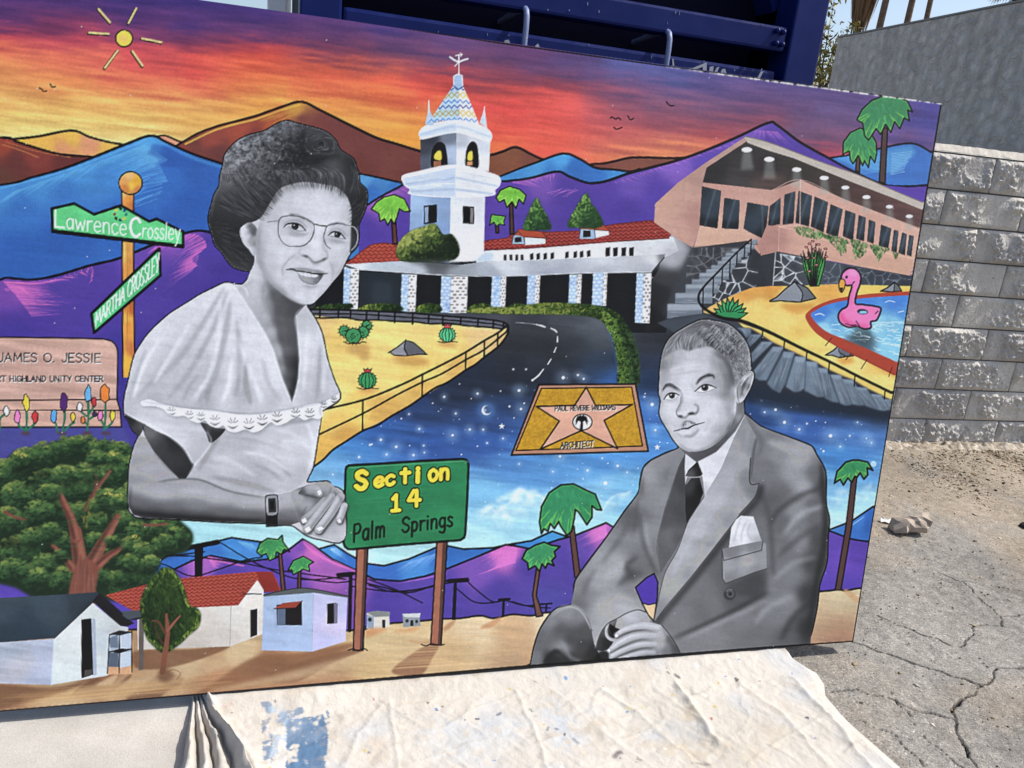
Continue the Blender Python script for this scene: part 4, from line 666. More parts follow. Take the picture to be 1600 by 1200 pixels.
_sl = (slice(660-OY, 950-OY), slice(-130-OX, 310-OX)); _cm = CM[_sl][..., None]; _bl = np.stack([blur(CV[_sl][..., i], 1.5) for i in range(3)], 2); CV[_sl] = CV[_sl]*(1-_cm*.55)+_bl*_cm*.55
strands("20 760 60 730 120 720", "30 900 90 880 200 880", 160, 40, 110, 2.4, .25, clip=CM, tint=(.62, 1, .6), lo=.05, hi=.15, jit=20); strands("110 700 170 720 220 780", "100 860 180 850 270 850", 160, 40, 120, 2.4, .25, clip=CM, tint=(.66, 1, .58), lo=.05, hi=.15, jit=20)
CV[_sl] *= 1+.14*_cm
dabs(mask("128 800 140 788 144 800 136 826 128 822"), 26, ((90, 96, 40), (130, 120, 56)), 1.5, 3, .7, ang=1.5)
for x, y in ((28, 708), (36, 712), (178, 708), (170, 772), (186, 774), (212, 838)): dabs(mask([(x-8, y), (x, y-4), (x+8, y), (x, y+4)]), 10, ((150, 150, 66), (190, 180, 80)), 1.2, 2.4, .8)
# orange-tiled cottage behind, and wall
fill("165 930 260 905 300 902 400 893 424 893 432 905 440 925 410 922 380 946 310 950 220 962", (158, 62, 50), s=0, pid=11)
tiles("165 930 260 905 300 902 400 893 415 893 375 946 310 950 220 962", 5, (104, 34, 30), (196, 96, 76), lambda x: -(x-220)*.08)
fill("400 893 426 893 438 924 412 925", (134, 44, 38), s=0)
m = mask("215 955 310 949 372 946 402 906 412 922 412 990 360 1010 300 1012 215 1015", 0); setpid(m, 11); tones(m, "230 980 190 184 174 300 970 200 192 182 300 1000 182 174 164 355 990 190 182 174 365 970 206 202 194 390 930 214 208 200 400 980 200 194 186", e=8); line("361 948 359 1008", 1.2, (150, 146, 142), s=0)
fill("391 953 402 951 402 992 391 996", (34, 30, 32), s=0); line("380 928 408 928", 1.5, s=0)
# grey-roofed cottage at the left
m = mask("-160 1005 -60 935 0 934 80 930 152 925 163 938 146 940 84 997 0 1004", 0); setpid(m, 41); tones(m, "0 950 56 72 84 80 945 58 74 86 130 935 50 62 72 40 985 44 60 74 0 995 44 60 72 140 945 44 54 62", e=10, warp=4)
fill("145 939 156 926 210 974 198 979 186 978", (34, 34, 38), s=0); fill("84 997 145 940 152 930 158 928 146 944 90 1002", (30, 32, 36), s=0)
m = mask("84 999 145 942 188 978 200 980 200 1040 166 1056 80 1070", 0); setpid(m, 41); tones(m, "90 1020 196 206 206 100 1060 192 204 204 145 960 186 196 196 120 990 200 208 208 160 1000 176 188 194 160 1045 190 200 204 185 990 170 176 178", e=8)
m = mask("-160 1012 0 1004 84 998 80 1070 0 1068 -160 1072", 0); setpid(m, 41); tones(m, "20 1015 156 166 184 70 1010 164 174 196 30 1040 168 170 182 60 1060 160 168 192", e=9); rough(m, .08); line("84 999 80 1070", 1.6, (176, 192, 214), s=0)
fill("127 968 143 966 146 1054 127 1060", (26, 26, 28), s=0); fill("143 966 149 967 151 1054 146 1056", (150, 162, 180), s=0); fill("132 1047 144 1046 144 1054 132 1057", (76, 72, 70), s=0)
fill("191 955 236 952 237 963 200 968 192 962", (70, 78, 86), s=0); fill("204 967 236 961 236 966 206 969", (30, 32, 34), s=0); fill("217 967 225 967 224 1046 217 1048", (96, 88, 84), s=0)
fill("170 992 187 986 206 988 206 1045 170 1050", (150, 162, 178), s=0); fill("170 1042 206 1040 206 1053 168 1054", (200, 150, 112), s=0); fill("188 992 204 990 204 1014 188 1016", (168, 180, 198), s=0); fill("188 1020 204 1018 204 1040 188 1044", (176, 188, 204), s=0); fill("172 996 184 992 185 1012 172 1012", (100, 114, 134), s=0); fill("170 1020 184 1020 185 1042 170 1042", (84, 96, 112), s=0)
for l in ("171 992 168 1052", "187 988 186 1052", "206 987 206 1050", "171 992 187 986 206 988", "170 1019 187 1016 206 1014"): line(l, 2, s=0)
fill("170 1018 186 1021 206 1015 190 1013", (30, 28, 30), s=0); fill("170 991 187 993 206 988 188 985", (40, 40, 44), s=0)
# round tree between the cottages
tc = "219 945 224 925 236 905 248 892 258 886 274 893 284 910 290 925 296 945 308 950 314 962 310 980 296 992 284 1004 268 1016 254 1020 240 1010 228 995 222 970"
M = mask(tc); setpid(M, 45); fill(tc, (40, 64, 30), b=1.2); dabs(M, 900, ((22, 36, 22), (34, 56, 28), (50, 78, 34), (70, 98, 40), (96, 120, 48)), 1.6, 4, .5, lambda x, y: .35+(x-262)*.004+(945-y)*.003, ang=1.4); dabs(M-mask(P(tc)*.86+np.array([264, 955])*.14), 200, ((80, 106, 44), (116, 140, 54), (150, 164, 66)), 1.2, 3, .6, lambda x, y: .4+(x-262)*.006, ang=1.2)
line("254 1050 258 1020 262 990 260 960", [9, 8, 7, 4], (126, 76, 58)); line("262 985 276 968 282 962", [5, 3, 2], (136, 84, 64)); line("258 990 248 972 238 970", [4, 3, 2], (96, 60, 46)); line("254 1005 246 990 242 975", [3, 2, 1], (80, 50, 40)); fill("245 1058 252 1044 262 1044 272 1056 258 1066", (110, 76, 54), b=3, a=.8)
line("254 1048 262 1050 270 1046 282 1052 276 1062", 1.2, (120, 70, 40), a=.6)
# pale blue cottage
m = mask("412 927 490 925 488 1018 409 1016", 0); setpid(m, 42); tones(m, "420 940 150 172 206 470 940 156 176 208 430 1000 146 166 202 470 1000 150 170 206", e=9)
m = mask("490 925 543 932 540 1002 488 1018", 0); setpid(m, 42); tones(m, "505 940 176 178 216 530 950 170 172 214 510 1000 172 174 216 520 980 188 180 214", e=9)
fill("412 928 440 922 480 918 543 930 543 934 490 926 412 932", (86, 92, 94), s=0, pid=42); line("412 930 440 923 480 919 543 931", 1.4, (40, 40, 44))
fill("432 945 472 940 472 977 433 977", (30, 28, 32), s=0); fill("434 950 446 948 446 977 434 977", (86, 100, 124), s=0); fill("428 951 442 942 472 939 462 950", (150, 64, 50), s=0); line("428 951 462 950 472 939", 1.3, s=0); fill("511 943 526 942 526 974 511 975", (28, 26, 30), s=0); fill("522 943 528 943 527 974 522 974", (110, 108, 130), s=0); line("415 950 430 958 432 980", 3, (110, 130, 166), a=.5, b=2)
# small far cottages
fill("573 958 585 955 608 956 609 980 590 983 573 982", (196, 190, 180), s=0, pid=43); fill("573 960 584 964 584 983 573 982", (130, 146, 166), s=0); fill("573 957 590 954 610 957 608 963 585 964", (120, 124, 126), s=0); fill("597 968 602 968 602 981 597 981", (34, 30, 32), s=0); ell(578, 968, 3, 3.5, (40, 44, 50))
fill("629 960 655 959 657 978 630 980", (130, 136, 142), s=0, pid=44); fill("628 959 657 958 656 965 632 964", (176, 182, 186), s=0); fill("641 969 646 969 646 978 641 978", (34, 32, 34), s=0); ell(636, 970, 2.6, 2.8, (40, 44, 50)); ell(651, 971, 2.4, 2.8, (40, 44, 50))
fill("575 982 605 982 590 990 572 996", (186, 128, 84), b=2, a=.8); fill("622 985 655 980 645 986 615 988", (196, 136, 88), b=2, a=.8)
# nameplate wall with flowers
fill("-160 531 0 527 140 529 168 531 178 536 183 545 184 560 183 624 -160 626", (190, 150, 136), s=0, pid=13); fill("-160 627 183 625 188 641 190 667 -160 668", (192, 150, 134), s=0, pid=13)
m = mask("-160 531 168 531 184 560 190 667 -160 668", 0); rough(m, .12); strands("-20 545 170 545", "-20 618 180 618", 70, 180, 206, 2.5, .25, clip=m, tint=(1, .78, .7))
line("-160 531 0 527 140 529 168 531 178 536 183 545 184 560 183 624", 2.6); line("-160 627 183 624", 2.4, s=0); line("-160 641 188 641", 2, s=0); line("183 625 188 641 190 667 -160 668", 2.6, s=0)
def ntext(st, A, B, h, w):
    text(st, A, B, h, h, (.01, -1), w, (226, 216, 210), dx=1, dy=1.4, a=.9); text(st, A, B, h, h, (.01, -1), w, (30, 24, 30))
ntext("JAMES O. JESSIE", (-3, 565), (157, 566), 13.5, 2); ntext("RT HIGHLAND UNITY CENTER", (-5, 596), (161, 596), 8.5, 1.8)
def flower(x, y, rx, ry, c, stem):
    line(stem, [3, 4], (44, 112, 84)); t = np.linspace(0, 6.28, 13)[:-1]; k = np.random.RandomState(int(x*7)).uniform(.8, 1.15, 12)
    fill(np.stack([x+rx*k*np.cos(t), y+ry*k*np.sin(t)], 1), c, o=1.5)
for f in ((41, 629, 5.5, 12.5, (226, 196, 60), "40 676 42 655 41 640"), (27, 651, 5, 10, (232, 116, 176), "38 672 30 665 29 660"), (55, 652, 5, 10.5, (200, 56, 56), "40 674 50 666 56 660"), (10, 642, 4.5, 8, (226, 230, 226), "0 672 0 655 6 648"), (100, 629, 6, 14, (84, 40, 110), "97 676 101 655 101 642"), (84, 650, 4.8, 11, (80, 150, 216), "90 676 88 664 86 660"), (114, 651, 4.2, 8, (224, 190, 64), "100 674 110 664 116 660"), (138, 615, 5, 13, (92, 160, 220), "136 674 138 650 138 628"), (125, 636, 4.5, 7, (226, 228, 224), "138 652 130 646 126 642"), (147, 628, 4, 7.5, (190, 54, 60), "138 648 144 640 146 634"), (148, 647, 3.6, 4, (60, 50, 90), "138 656 144 652 147 650"), (130, 656, 3.6, 5.5, (226, 120, 60), "137 664 133 660 131 658"), (164, 616, 7.5, 15, (232, 124, 50), "163 672 165 650 165 630"), (157, 649, 4, 8, (232, 116, 176), "164 668 160 660 158 656"), (176, 649, 4, 8.5, (226, 196, 60), "164 670 174 662 176 657")): flower(*f)
for x in (40, 97, 136, 166): ell(x, 677, 8, 3, (86, 56, 60), b=1.5, a=.7)
# street sign post
m = mask("190 295 210 295 209 420 211 560 209 590 192 590 192 420", 0); setpid(m, 14); tones(m, "193 300 232 190 110 200 310 226 140 60 208 320 190 110 60 193 400 236 196 104 200 420 226 150 66 208 410 196 120 60 194 500 236 180 70 201 510 224 140 60 208 480 180 90 40 198 560 232 170 60 207 550 190 110 60", e=5)
strands("192 300 193 580", "208 300 208 580", 50, 170, 230, 1.6, .4, clip=m, tint=(1, .66, .3)); line("190 298 191 420 192 590", 2.6, s=0); line("209 298 209 420 211 590", 2.6, s=0)
ell(204, 286, 19.5, 19, INK); ell(204, 286, 17, 16.5, (206, 140, 66), pid=14); M = mask([(204+17*np.cos(t), 286+16.5*np.sin(t)) for t in np.linspace(0, 6.28, 24)], 0); tones(M, "196 280 214 150 80 200 276 220 170 110 212 284 220 160 50 206 290 226 180 60 196 294 196 120 60 214 296 190 116 66", e=4)
sg = "81 326 116 318 147 335 189 321 233 346 245 342 286 362 286 384 82 360"
fill(sg, (88, 198, 122), s=0, o=4.6, pid=14); m = mask(sg, 0); rough(m, .1, SOFT); line("82 362 286 386", 5, s=0)
text("L", (85, 354), (101, 356), 26, 26, (0, -1), 3, (214, 240, 222)); text("awrence", (104, 357), (198, 368), 25, 27, (0, -1), 2.1, (214, 240, 222), gap=1.2); text("C", (203, 368), (219, 371), 29, 29, (.03, -1), 4.2, (222, 244, 228)); text("rossley", (222, 371), (281, 376), 24, 28, (.05, -1), 2, (206, 238, 216), gap=1)
for i, c in enumerate(((20, 20, 20), (30, 80, 120), (40, 130, 110), (200, 190, 60), (40, 60, 90), (20, 24, 30), (130, 60, 50), (190, 180, 70))):
    t = np.radians(-90+i*45); fill([(188+6*np.cos(t), 335+6*np.sin(t)), (188+11*np.cos(t-.3), 335+11*np.sin(t-.3)), (188+11.5*np.cos(t+.1), 335+11.5*np.sin(t+.1)), (188+9*np.cos(t+.4), 335+9*np.sin(t+.4))], c, s=0)
sg = "143 490 249 388 251 430 147 520"
fill(sg, (76, 186, 118), s=0, o=4.6, pid=14); m = mask(sg, 0); rough(m, .1, SOFT)
text("MARTHA", (149, 510), (195, 470), 20, 24, (.04, -1), 1.9, (210, 240, 220), gap=1.2); text("CROSSLEY", (199, 466), (248, 423), 26, 28, (.04, -1), 1.9, (210, 240, 220), gap=1.2)
# star plaque
fill("842 601 993 600 1013 705 799 711", (172, 124, 100), s=0, o=3, pid=8); fill("846 607 987 605 1004 697 806 704", (186, 138, 30), s=0, o=2.2); m = mask("846 607 987 605 1004 697 806 704", 0); rough(m, .12, FINE)
sp = "916 605 931 634 988 632 944 657 965 701 908 673 844 702 874 658 838 635 898 633"
fill(sp, (208, 152, 128), s=0, o=2.6); m = mask(sp, 0); rough(m, .06, SOFT)
ell(910, 659.5, 16, 13.5, INK); ell(910, 659.5, 14, 11.5, (228, 218, 204))
fill("907 660 911 660 911 672 906 672", INK, s=0)
for t, l in ((-160, 10), (-120, 7), (-60, 8), (-20, 10), (20, 9), (160, 10), (200, 9)):
    r = np.radians(t); line([(909, 658), (909+l*.6*np.cos(r), 656+l*.55*np.sin(r)-2), (909+l*np.cos(r), 659+l*.6*np.sin(r)+2)], [4.2, 3.6, 1.2])
def ptext(st, A, B, h, w, c1, c2):
    text(st, A, B, h, h, (.02, -1), w, c1, dx=1.2, dy=1); text(st, A, B, h, h, (.02, -1), w, c2)
ptext("PAUL REVERE WILLIAMS", (867, 642), (962, 640), 7.2, 1.5, (232, 214, 200), (40, 26, 26)); ptext("ARCHITECT", (876, 700), (927, 697), 8.4, 1.7, (238, 226, 200), (44, 30, 22))
# green town sign on posts
for q, sh in (("558 850 575 850 567 1016 552 1016", "569 850 576 850 568 1016 562 1016"), ("683 840 699 840 689 1008 673 1007", "692 840 699 840 690 1008 684 1008")):
    fill(q, (152, 96, 76), s=0, o=2.6, pid=7); fill(sh, (86, 58, 52), s=0); line(P(q)[[1, 2]], 2.4, s=0)
line("544 1016 552 1014 560 1017 568 1013 574 1016", 2); line("658 1007 666 1009 674 1006 686 1008 694 1007", 2)
sg = "540 735 541 730 545 727 600 724 660 720 722 717 728 718 731 722 732 728 730 780 727 834 725 840 719 844 640 850 552 858 544 858 539 854 537 848 538 800"
fill(sg, (40, 128, 82), s=0, o=4, pid=7); m = mask(sg, 0); rough(m, .1, SOFT); strands("545 745 720 735", "545 845 720 830", 80, 110, 150, 3, .25, clip=m, tint=(.36, 1, .66))
line("546 731 716 721 727 724", 1.6, (90, 160, 120), a=.6)
def btext(st, A, B, hA, hB, w):
    text(st, A, B, hA, hB, (.02, -1), w+4.4, INK); text(st, A, B, hA, hB, (.02, -1), w, (238, 202, 54))
btext("S", (556, 764), (573, 763), 27, 27, 8); btext("ec", (585, 761), (616, 756), 22, 22, 6); btext("t", (626, 754), (640, 753), 23, 23, 6.4); btext("i", (649, 753), (657, 752), 24, 24, 7.5); btext("on", (670, 751), (701, 748), 26, 25, 6)
btext("1", (612, 798), (624, 797), 24, 24, 6); btext("4", (637, 791), (656, 790), 24, 24, 6)
text("Palm", (552, 847), (601, 838), 27, 27, (.03, -1), 3.8, (22, 34, 28), gap=1.8); text("Springs", (628, 832), (707, 822), 23, 24, (.02, -1), 3.8, (22, 34, 28), gap=1.6)
# ---------------------------------------------------------------- grey portrait of the woman
WS = "450 189 437 192 424 199 411 206 388 212 369 222 352 242 349 258 344 276 343 290 335 305 332 316 327 335 327 349 332 367 336 382 346 393 357 409 365 417 380 422 391 424 390 432 384 440 378 445 367 444 352 442 332 451 312 461 290 475 266 490 242 511 227 528 212 552 206 572 201 596 195 620 194 645 201 657 208 672 217 681 210 697 203 726 201 757 201 791 208 804 224 809 280 811 347 815 415 817 433 820 455 820 467 827 480 836 500 842 537 843 538 778 530 764 518 760 513 753 500 753 480 754 482 744 489 728 496 685 501 652 504 641 531 622 521 592 511 561 503 522 492 498 479 477 489 474 507 456 520 440 531 427 539 411 547 396 557 385 560 369 560 351 569 330 573 313 572 297 562 286 560 271 556 260 551 248 531 234 525 221 512 208 495 201 479 197 463 193"
WS = spl(WS, True, 4); WM = mask(WS, 0); setpid(WM, 1)
line(np.vstack([P(WS), P(WS)[:1]]), 4.6, s=0)
fill(WS, (186, 187, 192), s=0)
def gt(M, s, e=7., p=2.0, a=1., ax=1.): tones(M, s, e=e, p=p, gray=True, step=2, a=a, sm=max(1.5, e*.45), ax=ax)
def g(v): return (v*.98, v*.995, min(255, v*1.03))
def sh(p, v, w, a=.6, b=3., clip=None, taper=1, s=1): line(p, w, g(v), a=a, b=b, clip=clip, taper=taper, s=s)
# dress: cape, bodice
DM = mask("352 442 367 447 388 480 411 517 426 546 441 592 456 628 461 614 466 592 468 561 465 522 462 494 477 477 492 498 503 522 511 561 521 592 531 622 504 641 496 685 489 728 482 744 470 757 455 766 420 775 390 772 350 765 318 750 290 748 300 730 290 705 262 680 214 660 194 645 195 620 201 596 206 572 212 552 227 528 242 511 266 490 312 461", 0)
gt(DM, "350 450 208 330 470 206 300 480 200 270 500 200 245 525 206 230 550 200 222 570 196 212 600 190 205 630 180 350 480 204 330 520 200 300 540 190 270 560 186 250 590 180 240 620 172 380 490 206 360 530 206 400 530 208 390 570 200 420 570 206 430 600 206 360 580 196 330 590 180 300 600 178 280 620 180 320 630 170 350 620 196 380 620 172 400 630 190 430 620 180 450 630 196 475 500 192 480 530 204 475 560 196 500 560 196 505 590 188 480 600 186 500 610 170 515 610 186 490 630 176 400 660 182 440 670 190 470 660 186 495 660 200 380 690 178 420 700 196 450 710 200 475 700 190 490 700 206 340 690 176 320 720 174 350 730 186 400 740 172 440 740 186 470 740 176 380 760 172 330 745 176 250 650 200 230 648 205 300 670 190 310 700 180 280 685 196", e=9)
for p, v, w, a in (("350 450 320 500 280 560 235 600 215 620", 172, 10, .5), ("355 455 330 520 290 590 262 622", 165, 9, .45), ("360 470 350 530 330 600 310 628", 170, 12, .5), ("370 500 375 560 370 620", 172, 10, .45), ("385 560 384 600 392 632", 150, 9, .55), ("410 560 420 600 440 628", 176, 8, .4), ("250 530 225 570 208 620", 222, 7, .5), ("300 500 270 550 240 600", 214, 8, .45), ("345 470 340 540 325 590 300 625", 216, 8, .4), ("362 560 358 600 348 628", 222, 8, .5), ("372 530 395 590 412 625", 214, 8, .4), ("400 600 404 618 410 632", 216, 5, .5), ("330 600 325 615 322 632", 150, 5, .5), ("228 545 212 590 202 625", 160, 5, .4), ("500 540 498 590 494 625", 160, 7, .5), ("482 500 478 560 474 610", 214, 6, .4), ("508 570 505 600 506 615", 214, 5, .4), ("306 628 312 610 318 600", 214, 4, .4), ("285 628 296 604 310 585", 156, 5, .4), ("366 620 372 600 374 585", 158, 5, .4),
                   ("400 710 430 720 455 745", 158, 8, .5), ("380 705 420 715 450 735", 214, 7, .5), ("330 715 360 720 400 745", 205, 8, .4), ("440 690 470 690 480 700", 210, 10, .4), ("430 670 460 680 485 690", 205, 6, .4), ("345 675 330 700 310 735", 150, 8, .5), ("480 660 492 700 480 740", 214, 6, .5), ("330 745 380 755 430 768", 152, 9, .5), ("395 725 420 735 440 750", 150, 5, .4), ("420 655 450 660 490 655", 152, 6, .5), ("350 680 400 690 440 700", 170, 6, .4)):
    sh(p, v+(6 if v > 200 else -8), w*.9, min(1, a*1.5), 2.8, DM)
# dark openings at sleeve, arm
fill("194 645 215 657 228 664 217 681 208 672 200 656", g(62), s=0); gt(mask("194 648 228 663 218 682 206 670", 0), "200 655 52 222 668 88 215 676 70", e=5)
fill("224 664 245 674 268 684 287 700 298 720 303 728 290 748 280 748 262 730 240 705 228 684", g(60)); gt(mask("224 664 245 674 268 684 287 700 303 728 290 748 278 748 240 705 228 684", 0), "235 678 110 250 695 70 270 690 55 280 720 62 262 725 66 292 730 58 285 742 55 240 690 84", e=6)
fill("314 660 340 668 352 672 330 692 322 676", g(58)); fill("318 661 330 667 326 678", g(92), b=2, a=.7)
sh("194 645 216 656 250 672 284 697 303 728", 226, 2.4, .85, .6); sh("322 672 330 690 318 710 303 728 290 748", 222, 2, .8, .6, DM); sh("216 640 250 655 300 672 320 690", 176, 8, .4, 3, DM)
# lace border
lt = P("220 628 232 624 245 628 258 632 280 637 300 639 320 640 345 643 370 647 400 647 430 643 460 638 480 633 500 630 504 641"); lb = P("504 650 497 654 486 652 476 656 466 651 456 654 450 658 442 662 432 664 424 659 416 664 408 671 396 675 386 671 380 671 368 675 356 672 349 664 340 668 328 664 320 656 310 660 298 656 288 649 278 650 266 648 254 638 240 634 224 634")
lace = np.vstack([lt, lb]); fill(lace+(2, 3), g(130), b=3, a=.6, clip=WM); fill(lace, g(228)); LM = mask(lace); gt(LM, "240 629 222 300 645 230 345 655 235 400 660 236 440 652 232 490 642 226", e=12)
fill("500 631 531 614 531 622 504 641", g(226), s=0)
sh("222 628 260 632 300 638 345 643 400 647 460 638 502 629 530 614", 140, 3, .5, 1.5)
for x, y, k in ((268, 642, .8), (296, 648, .8), (314, 650, .8), (336, 656, 1), (364, 661, 1.05), (389, 662, 1.05), (410, 656, 1), (433, 651, 1), (462, 645, .9), (484, 645, .9), (506, 632, .6), (522, 624, .6)):
    for t, l in ((-58, 6), (-22, 7.5), (20, 7.5), (56, 6)):
        r = np.radians(t); line([(x+2.4*np.sin(r)*k, y+1-2.2*np.cos(r)*k), (x+(l+1.6)*k*np.sin(r)*1.15, y+1-(l+1.6)*k*np.cos(r))], [1, 3.2*k, 1.2], g(118 if x < 410 else 92), s=0, a=.9)
    line([(x-8*k, y+4*k), (x, y+7.4*k), (x+8*k, y+3.6*k)], [.8, 3.6*k, .8], g(128 if x < 380 else 98), a=.9)
line(lb, 1.4, g(236), s=1, a=.7)
# right edge of cape fold
sh("504 628 500 640 502 650", 150, 3, .6, 1)
# arm
AM = mask("217 681 228 684 240 705 262 730 280 748 300 748 320 750 350 763 390 772 420 776 455 768 470 770 490 780 470 815 455 820 433 820 415 817 347 815 280 811 224 809 208 804 201 791 201 757 203 726 210 697", 0)
gt(AM, "222 690 150 215 720 140 210 750 132 206 780 105 212 800 60 225 700 168 235 730 170 225 760 160 225 790 100 240 804 58 255 740 150 265 748 168 250 770 166 270 790 108 280 806 60 300 765 172 310 790 120 320 810 62 340 775 168 350 800 105 350 813 66 390 785 168 390 805 100 400 815 66 430 785 165 440 805 110 445 817 72 460 780 172 465 805 120 290 752 150 330 758 160", e=8, ax=.4)
sh("246 753 270 749 300 748 320 752 360 768 410 777", 80, 3, .7, 1.6, WM); sh("250 756 262 752 280 750", 110, 4, .5, 2, AM); sh("240 706 262 730 282 748", 70, 3, .5, 1.5, AM); sh("207 800 280 808 350 812 412 814", 36, 7, .6, 2.5, AM); sh("204 760 203 790 212 802", 60, 5, .5, 2.5, AM)
# hands
fill("455 770 475 760 492 755 514 754 524 762 533 770 538 790 538 842 505 840 480 832 468 815 462 795", g(140)); HMk = mask("455 770 475 760 492 755 514 754 524 762 533 770 538 790 538 842 505 840 480 832 468 815 462 795")
gt(HMk, "465 775 160 480 765 90 500 757 150 520 765 150 530 780 160 480 790 150 470 805 110 490 800 120 510 800 140 525 800 160 520 835 170 500 838 150 535 835 180 500 780 110", e=5)
sh("470 822 500 838 536 842", 188, 12, .7, 2, WM)
for p, w, v in (("508 782 492 798 476 812", 12, 150), ("518 776 500 800 480 826", 13, 164), ("532 776 518 800 498 827", 13, 170), ("538 790 534 802 530 812", 10, 176)):
    q = P(p); line(q+(1.5, 2), w+3, g(66), a=.75, b=1); line(p, w, g(v)); line(q+(-2, -1.5), w*.35, g(v+26), a=.6, b=1.5); line(q+(3, 2), w*.28, g(v-60), a=.5, b=1.4)
fill("466 771 476 761 490 756 500 762 504 770 500 777 490 776 480 772", g(150)); gt(mask("466 771 476 761 490 756 500 762 504 770 500 777 490 776 480 772"), "470 770 90 485 762 165 498 768 180 490 775 110", e=4); sh("466 772 482 774 494 777 503 776", 60, 2, .8, .8); sh("480 790 474 800 470 808", 90, 3, .5, 1.5)
for n in ("494 767 501 764 504 771 498 775", "470 812 477 808 481 815 473 818", "475 826 483 821 487 828 479 833", "493 825 502 821 507 826 498 831", "526 812 532 809 534 817 529 818"): fill(n, g(226), s=0, o=.8, oc=g(110))
sh("520 766 530 775 536 790", 90, 2, .6, 1); sh("518 760 514 772 506 784", 90, 2, .6, 1)
# watch
fill("416 804 433 802 433 822 416 823", g(38), s=0, o=1.2); fill("415 778 419 774 431 773 434 778 434 800 431 805 419 806 416 800", g(136), o=2); fill("419 779 431 778 432 800 420 801", g(52), s=0); fill("422 783 428 782 428 796 423 796", g(36), s=0); line("417.5 778 417 800", 1, g(190), s=0)
# neck and chest
NM = mask("391 424 386 438 378 446 366 446 388 480 411 517 426 546 441 592 456 628 461 614 466 592 468 561 465 522 462 494 477 477 489 474 470 440 420 400 398 396", 0)
gt(NM, "388 440 190 380 448 180 396 430 196 400 450 190 395 470 186 405 480 176 412 500 172 420 520 168 430 545 160 440 575 140 448 605 108 410 430 186 415 450 150 420 475 132 428 500 112 437 530 96 447 570 72 456 610 52 430 460 100 440 480 92 450 500 92 455 530 84 460 570 56 462 600 50 455 480 80 470 478 84 445 465 88 460 490 84", e=7)
sh("412 425 430 470 436 510 445 550 452 590", 80, 10, .45, 4, NM); sh("400 455 415 490 430 530 445 580", 200, 6, .35, 3, NM); sh("372 452 385 446 398 436", 150, 4, .5, 2, NM); sh("388 464 384 452 378 447", 220, 3, .5, 1, NM)
sh("366 446 388 480 411 517 426 546 441 592 456 627", 226, 3, .8, .8); sh("477 477 462 494 465 522 468 561 466 592 461 614 457 627", 214, 2.4, .7, .8); sh("464 496 470 520 472 560 468 600", 196, 4, .5, 2, DM)
fill("478 477 463 493 466 520 484 520 500 520 492 498", g(176), s=0, b=3, a=.5, clip=DM)
# hair
HR = "450 189 437 192 424 199 411 206 388 212 369 222 352 242 349 258 344 276 343 290 335 305 332 316 327 335 327 349 332 367 336 382 346 393 357 409 365 417 380 422 391 424 398 400 380 380 376 356 400 345 412 335 424 315 437 296 460 287 482 285 507 289 523 292 538 303 546 318 549 334 548 352 546 394 557 385 560 369 560 351 569 330 573 313 572 297 562 286 560 271 556 260 551 248 531 234 525 221 512 208 495 201 479 197 463 193"
HR = spl(HR, True, 4); HH = mask(HR, 0)*WM
gt(HH, "440 198 104 455 196 112 470 202 84 420 212 104 400 218 108 375 230 118 360 250 124 380 250 112 400 242 102 420 238 92 440 225 70 452 215 56 470 215 54 480 240 48 500 215 76 515 225 72 505 235 54 525 240 66 420 260 80 400 265 92 370 275 106 350 290 98 440 250 54 470 252 48 500 250 62 520 256 96 545 255 50 550 280 50 565 305 52 560 330 46 540 285 66 525 275 86 500 275 62 470 272 62 440 275 58 410 285 58 390 300 58 360 310 72 345 320 66 370 330 58 400 320 54 420 300 54 340 345 52 360 360 50 380 400 54 350 390 54 370 412 62 385 418 70 335 365 54 552 370 56 553 350 50", e=12, p=1.7)
D = strands
_hn = vnoise(PH, PW, 5.5, 4.5, 300)+.7*vnoise(PH, PW, 2.6, 2.4, 301); _up = np.clip((300-(np.arange(PH)[:, None]+OY))/60., 0, 1)*np.clip((500-(np.arange(PW)[None]+OX))/70., .12, 1)
CV *= (1+(HH*_up*_hn*.62))[..., None]
D("398 330 372 300 352 262", "436 296 410 270 388 240", 330, 34, 122, 1.5, .45, HH, lo=.15, hi=.5); D("436 296 436 276 418 264", "482 288 474 268 448 262", 260, 36, 130, 1.4, .45, HH, lo=.15, hi=.5); D("484 286 488 270 470 258", "540 306 538 275 512 258", 280, 36, 140, 1.4, .45, HH, lo=.15, hi=.5)
D("395 344 360 330 336 318", "400 335 372 310 345 290", 220, 34, 110, 1.5, .45, HH, lo=.15, hi=.5); D("376 356 356 352 330 350", "392 418 370 405 340 380", 260, 32, 92, 1.7, .42, HH, lo=.12, hi=.4); D("548 320 566 310 570 300", "548 380 558 370 562 345", 150, 30, 88, 1.4, .45, HH); D("540 300 552 270 545 250", "565 310 560 285 552 262", 110, 34, 100, 1.4, .45, HH)
D("430 256 470 262 510 256", "440 246 480 250 520 245", 70, 34, 70, 2, .45, HH)
for i in range(520):  # short mottled curls on the crown
    x, y = RNG.uniform(345, 480), RNG.uniform(190, 285)
    if HH[int(y-OY), int(x-OX)] > .5 and y < 305-.35*(x-350):
        r = RNG.uniform(1.2, 3.4); t0 = RNG.rand()*6; t = np.linspace(t0, t0+RNG.uniform(1.2, 2.6), 6)
        line(np.stack([x+r*np.cos(t), y+r*.8*np.sin(t)], 1), RNG.uniform(1, 2.2), g(RNG.choice([44, 56, 70, 110, 130, 150])), s=0, a=.3, clip=HH)
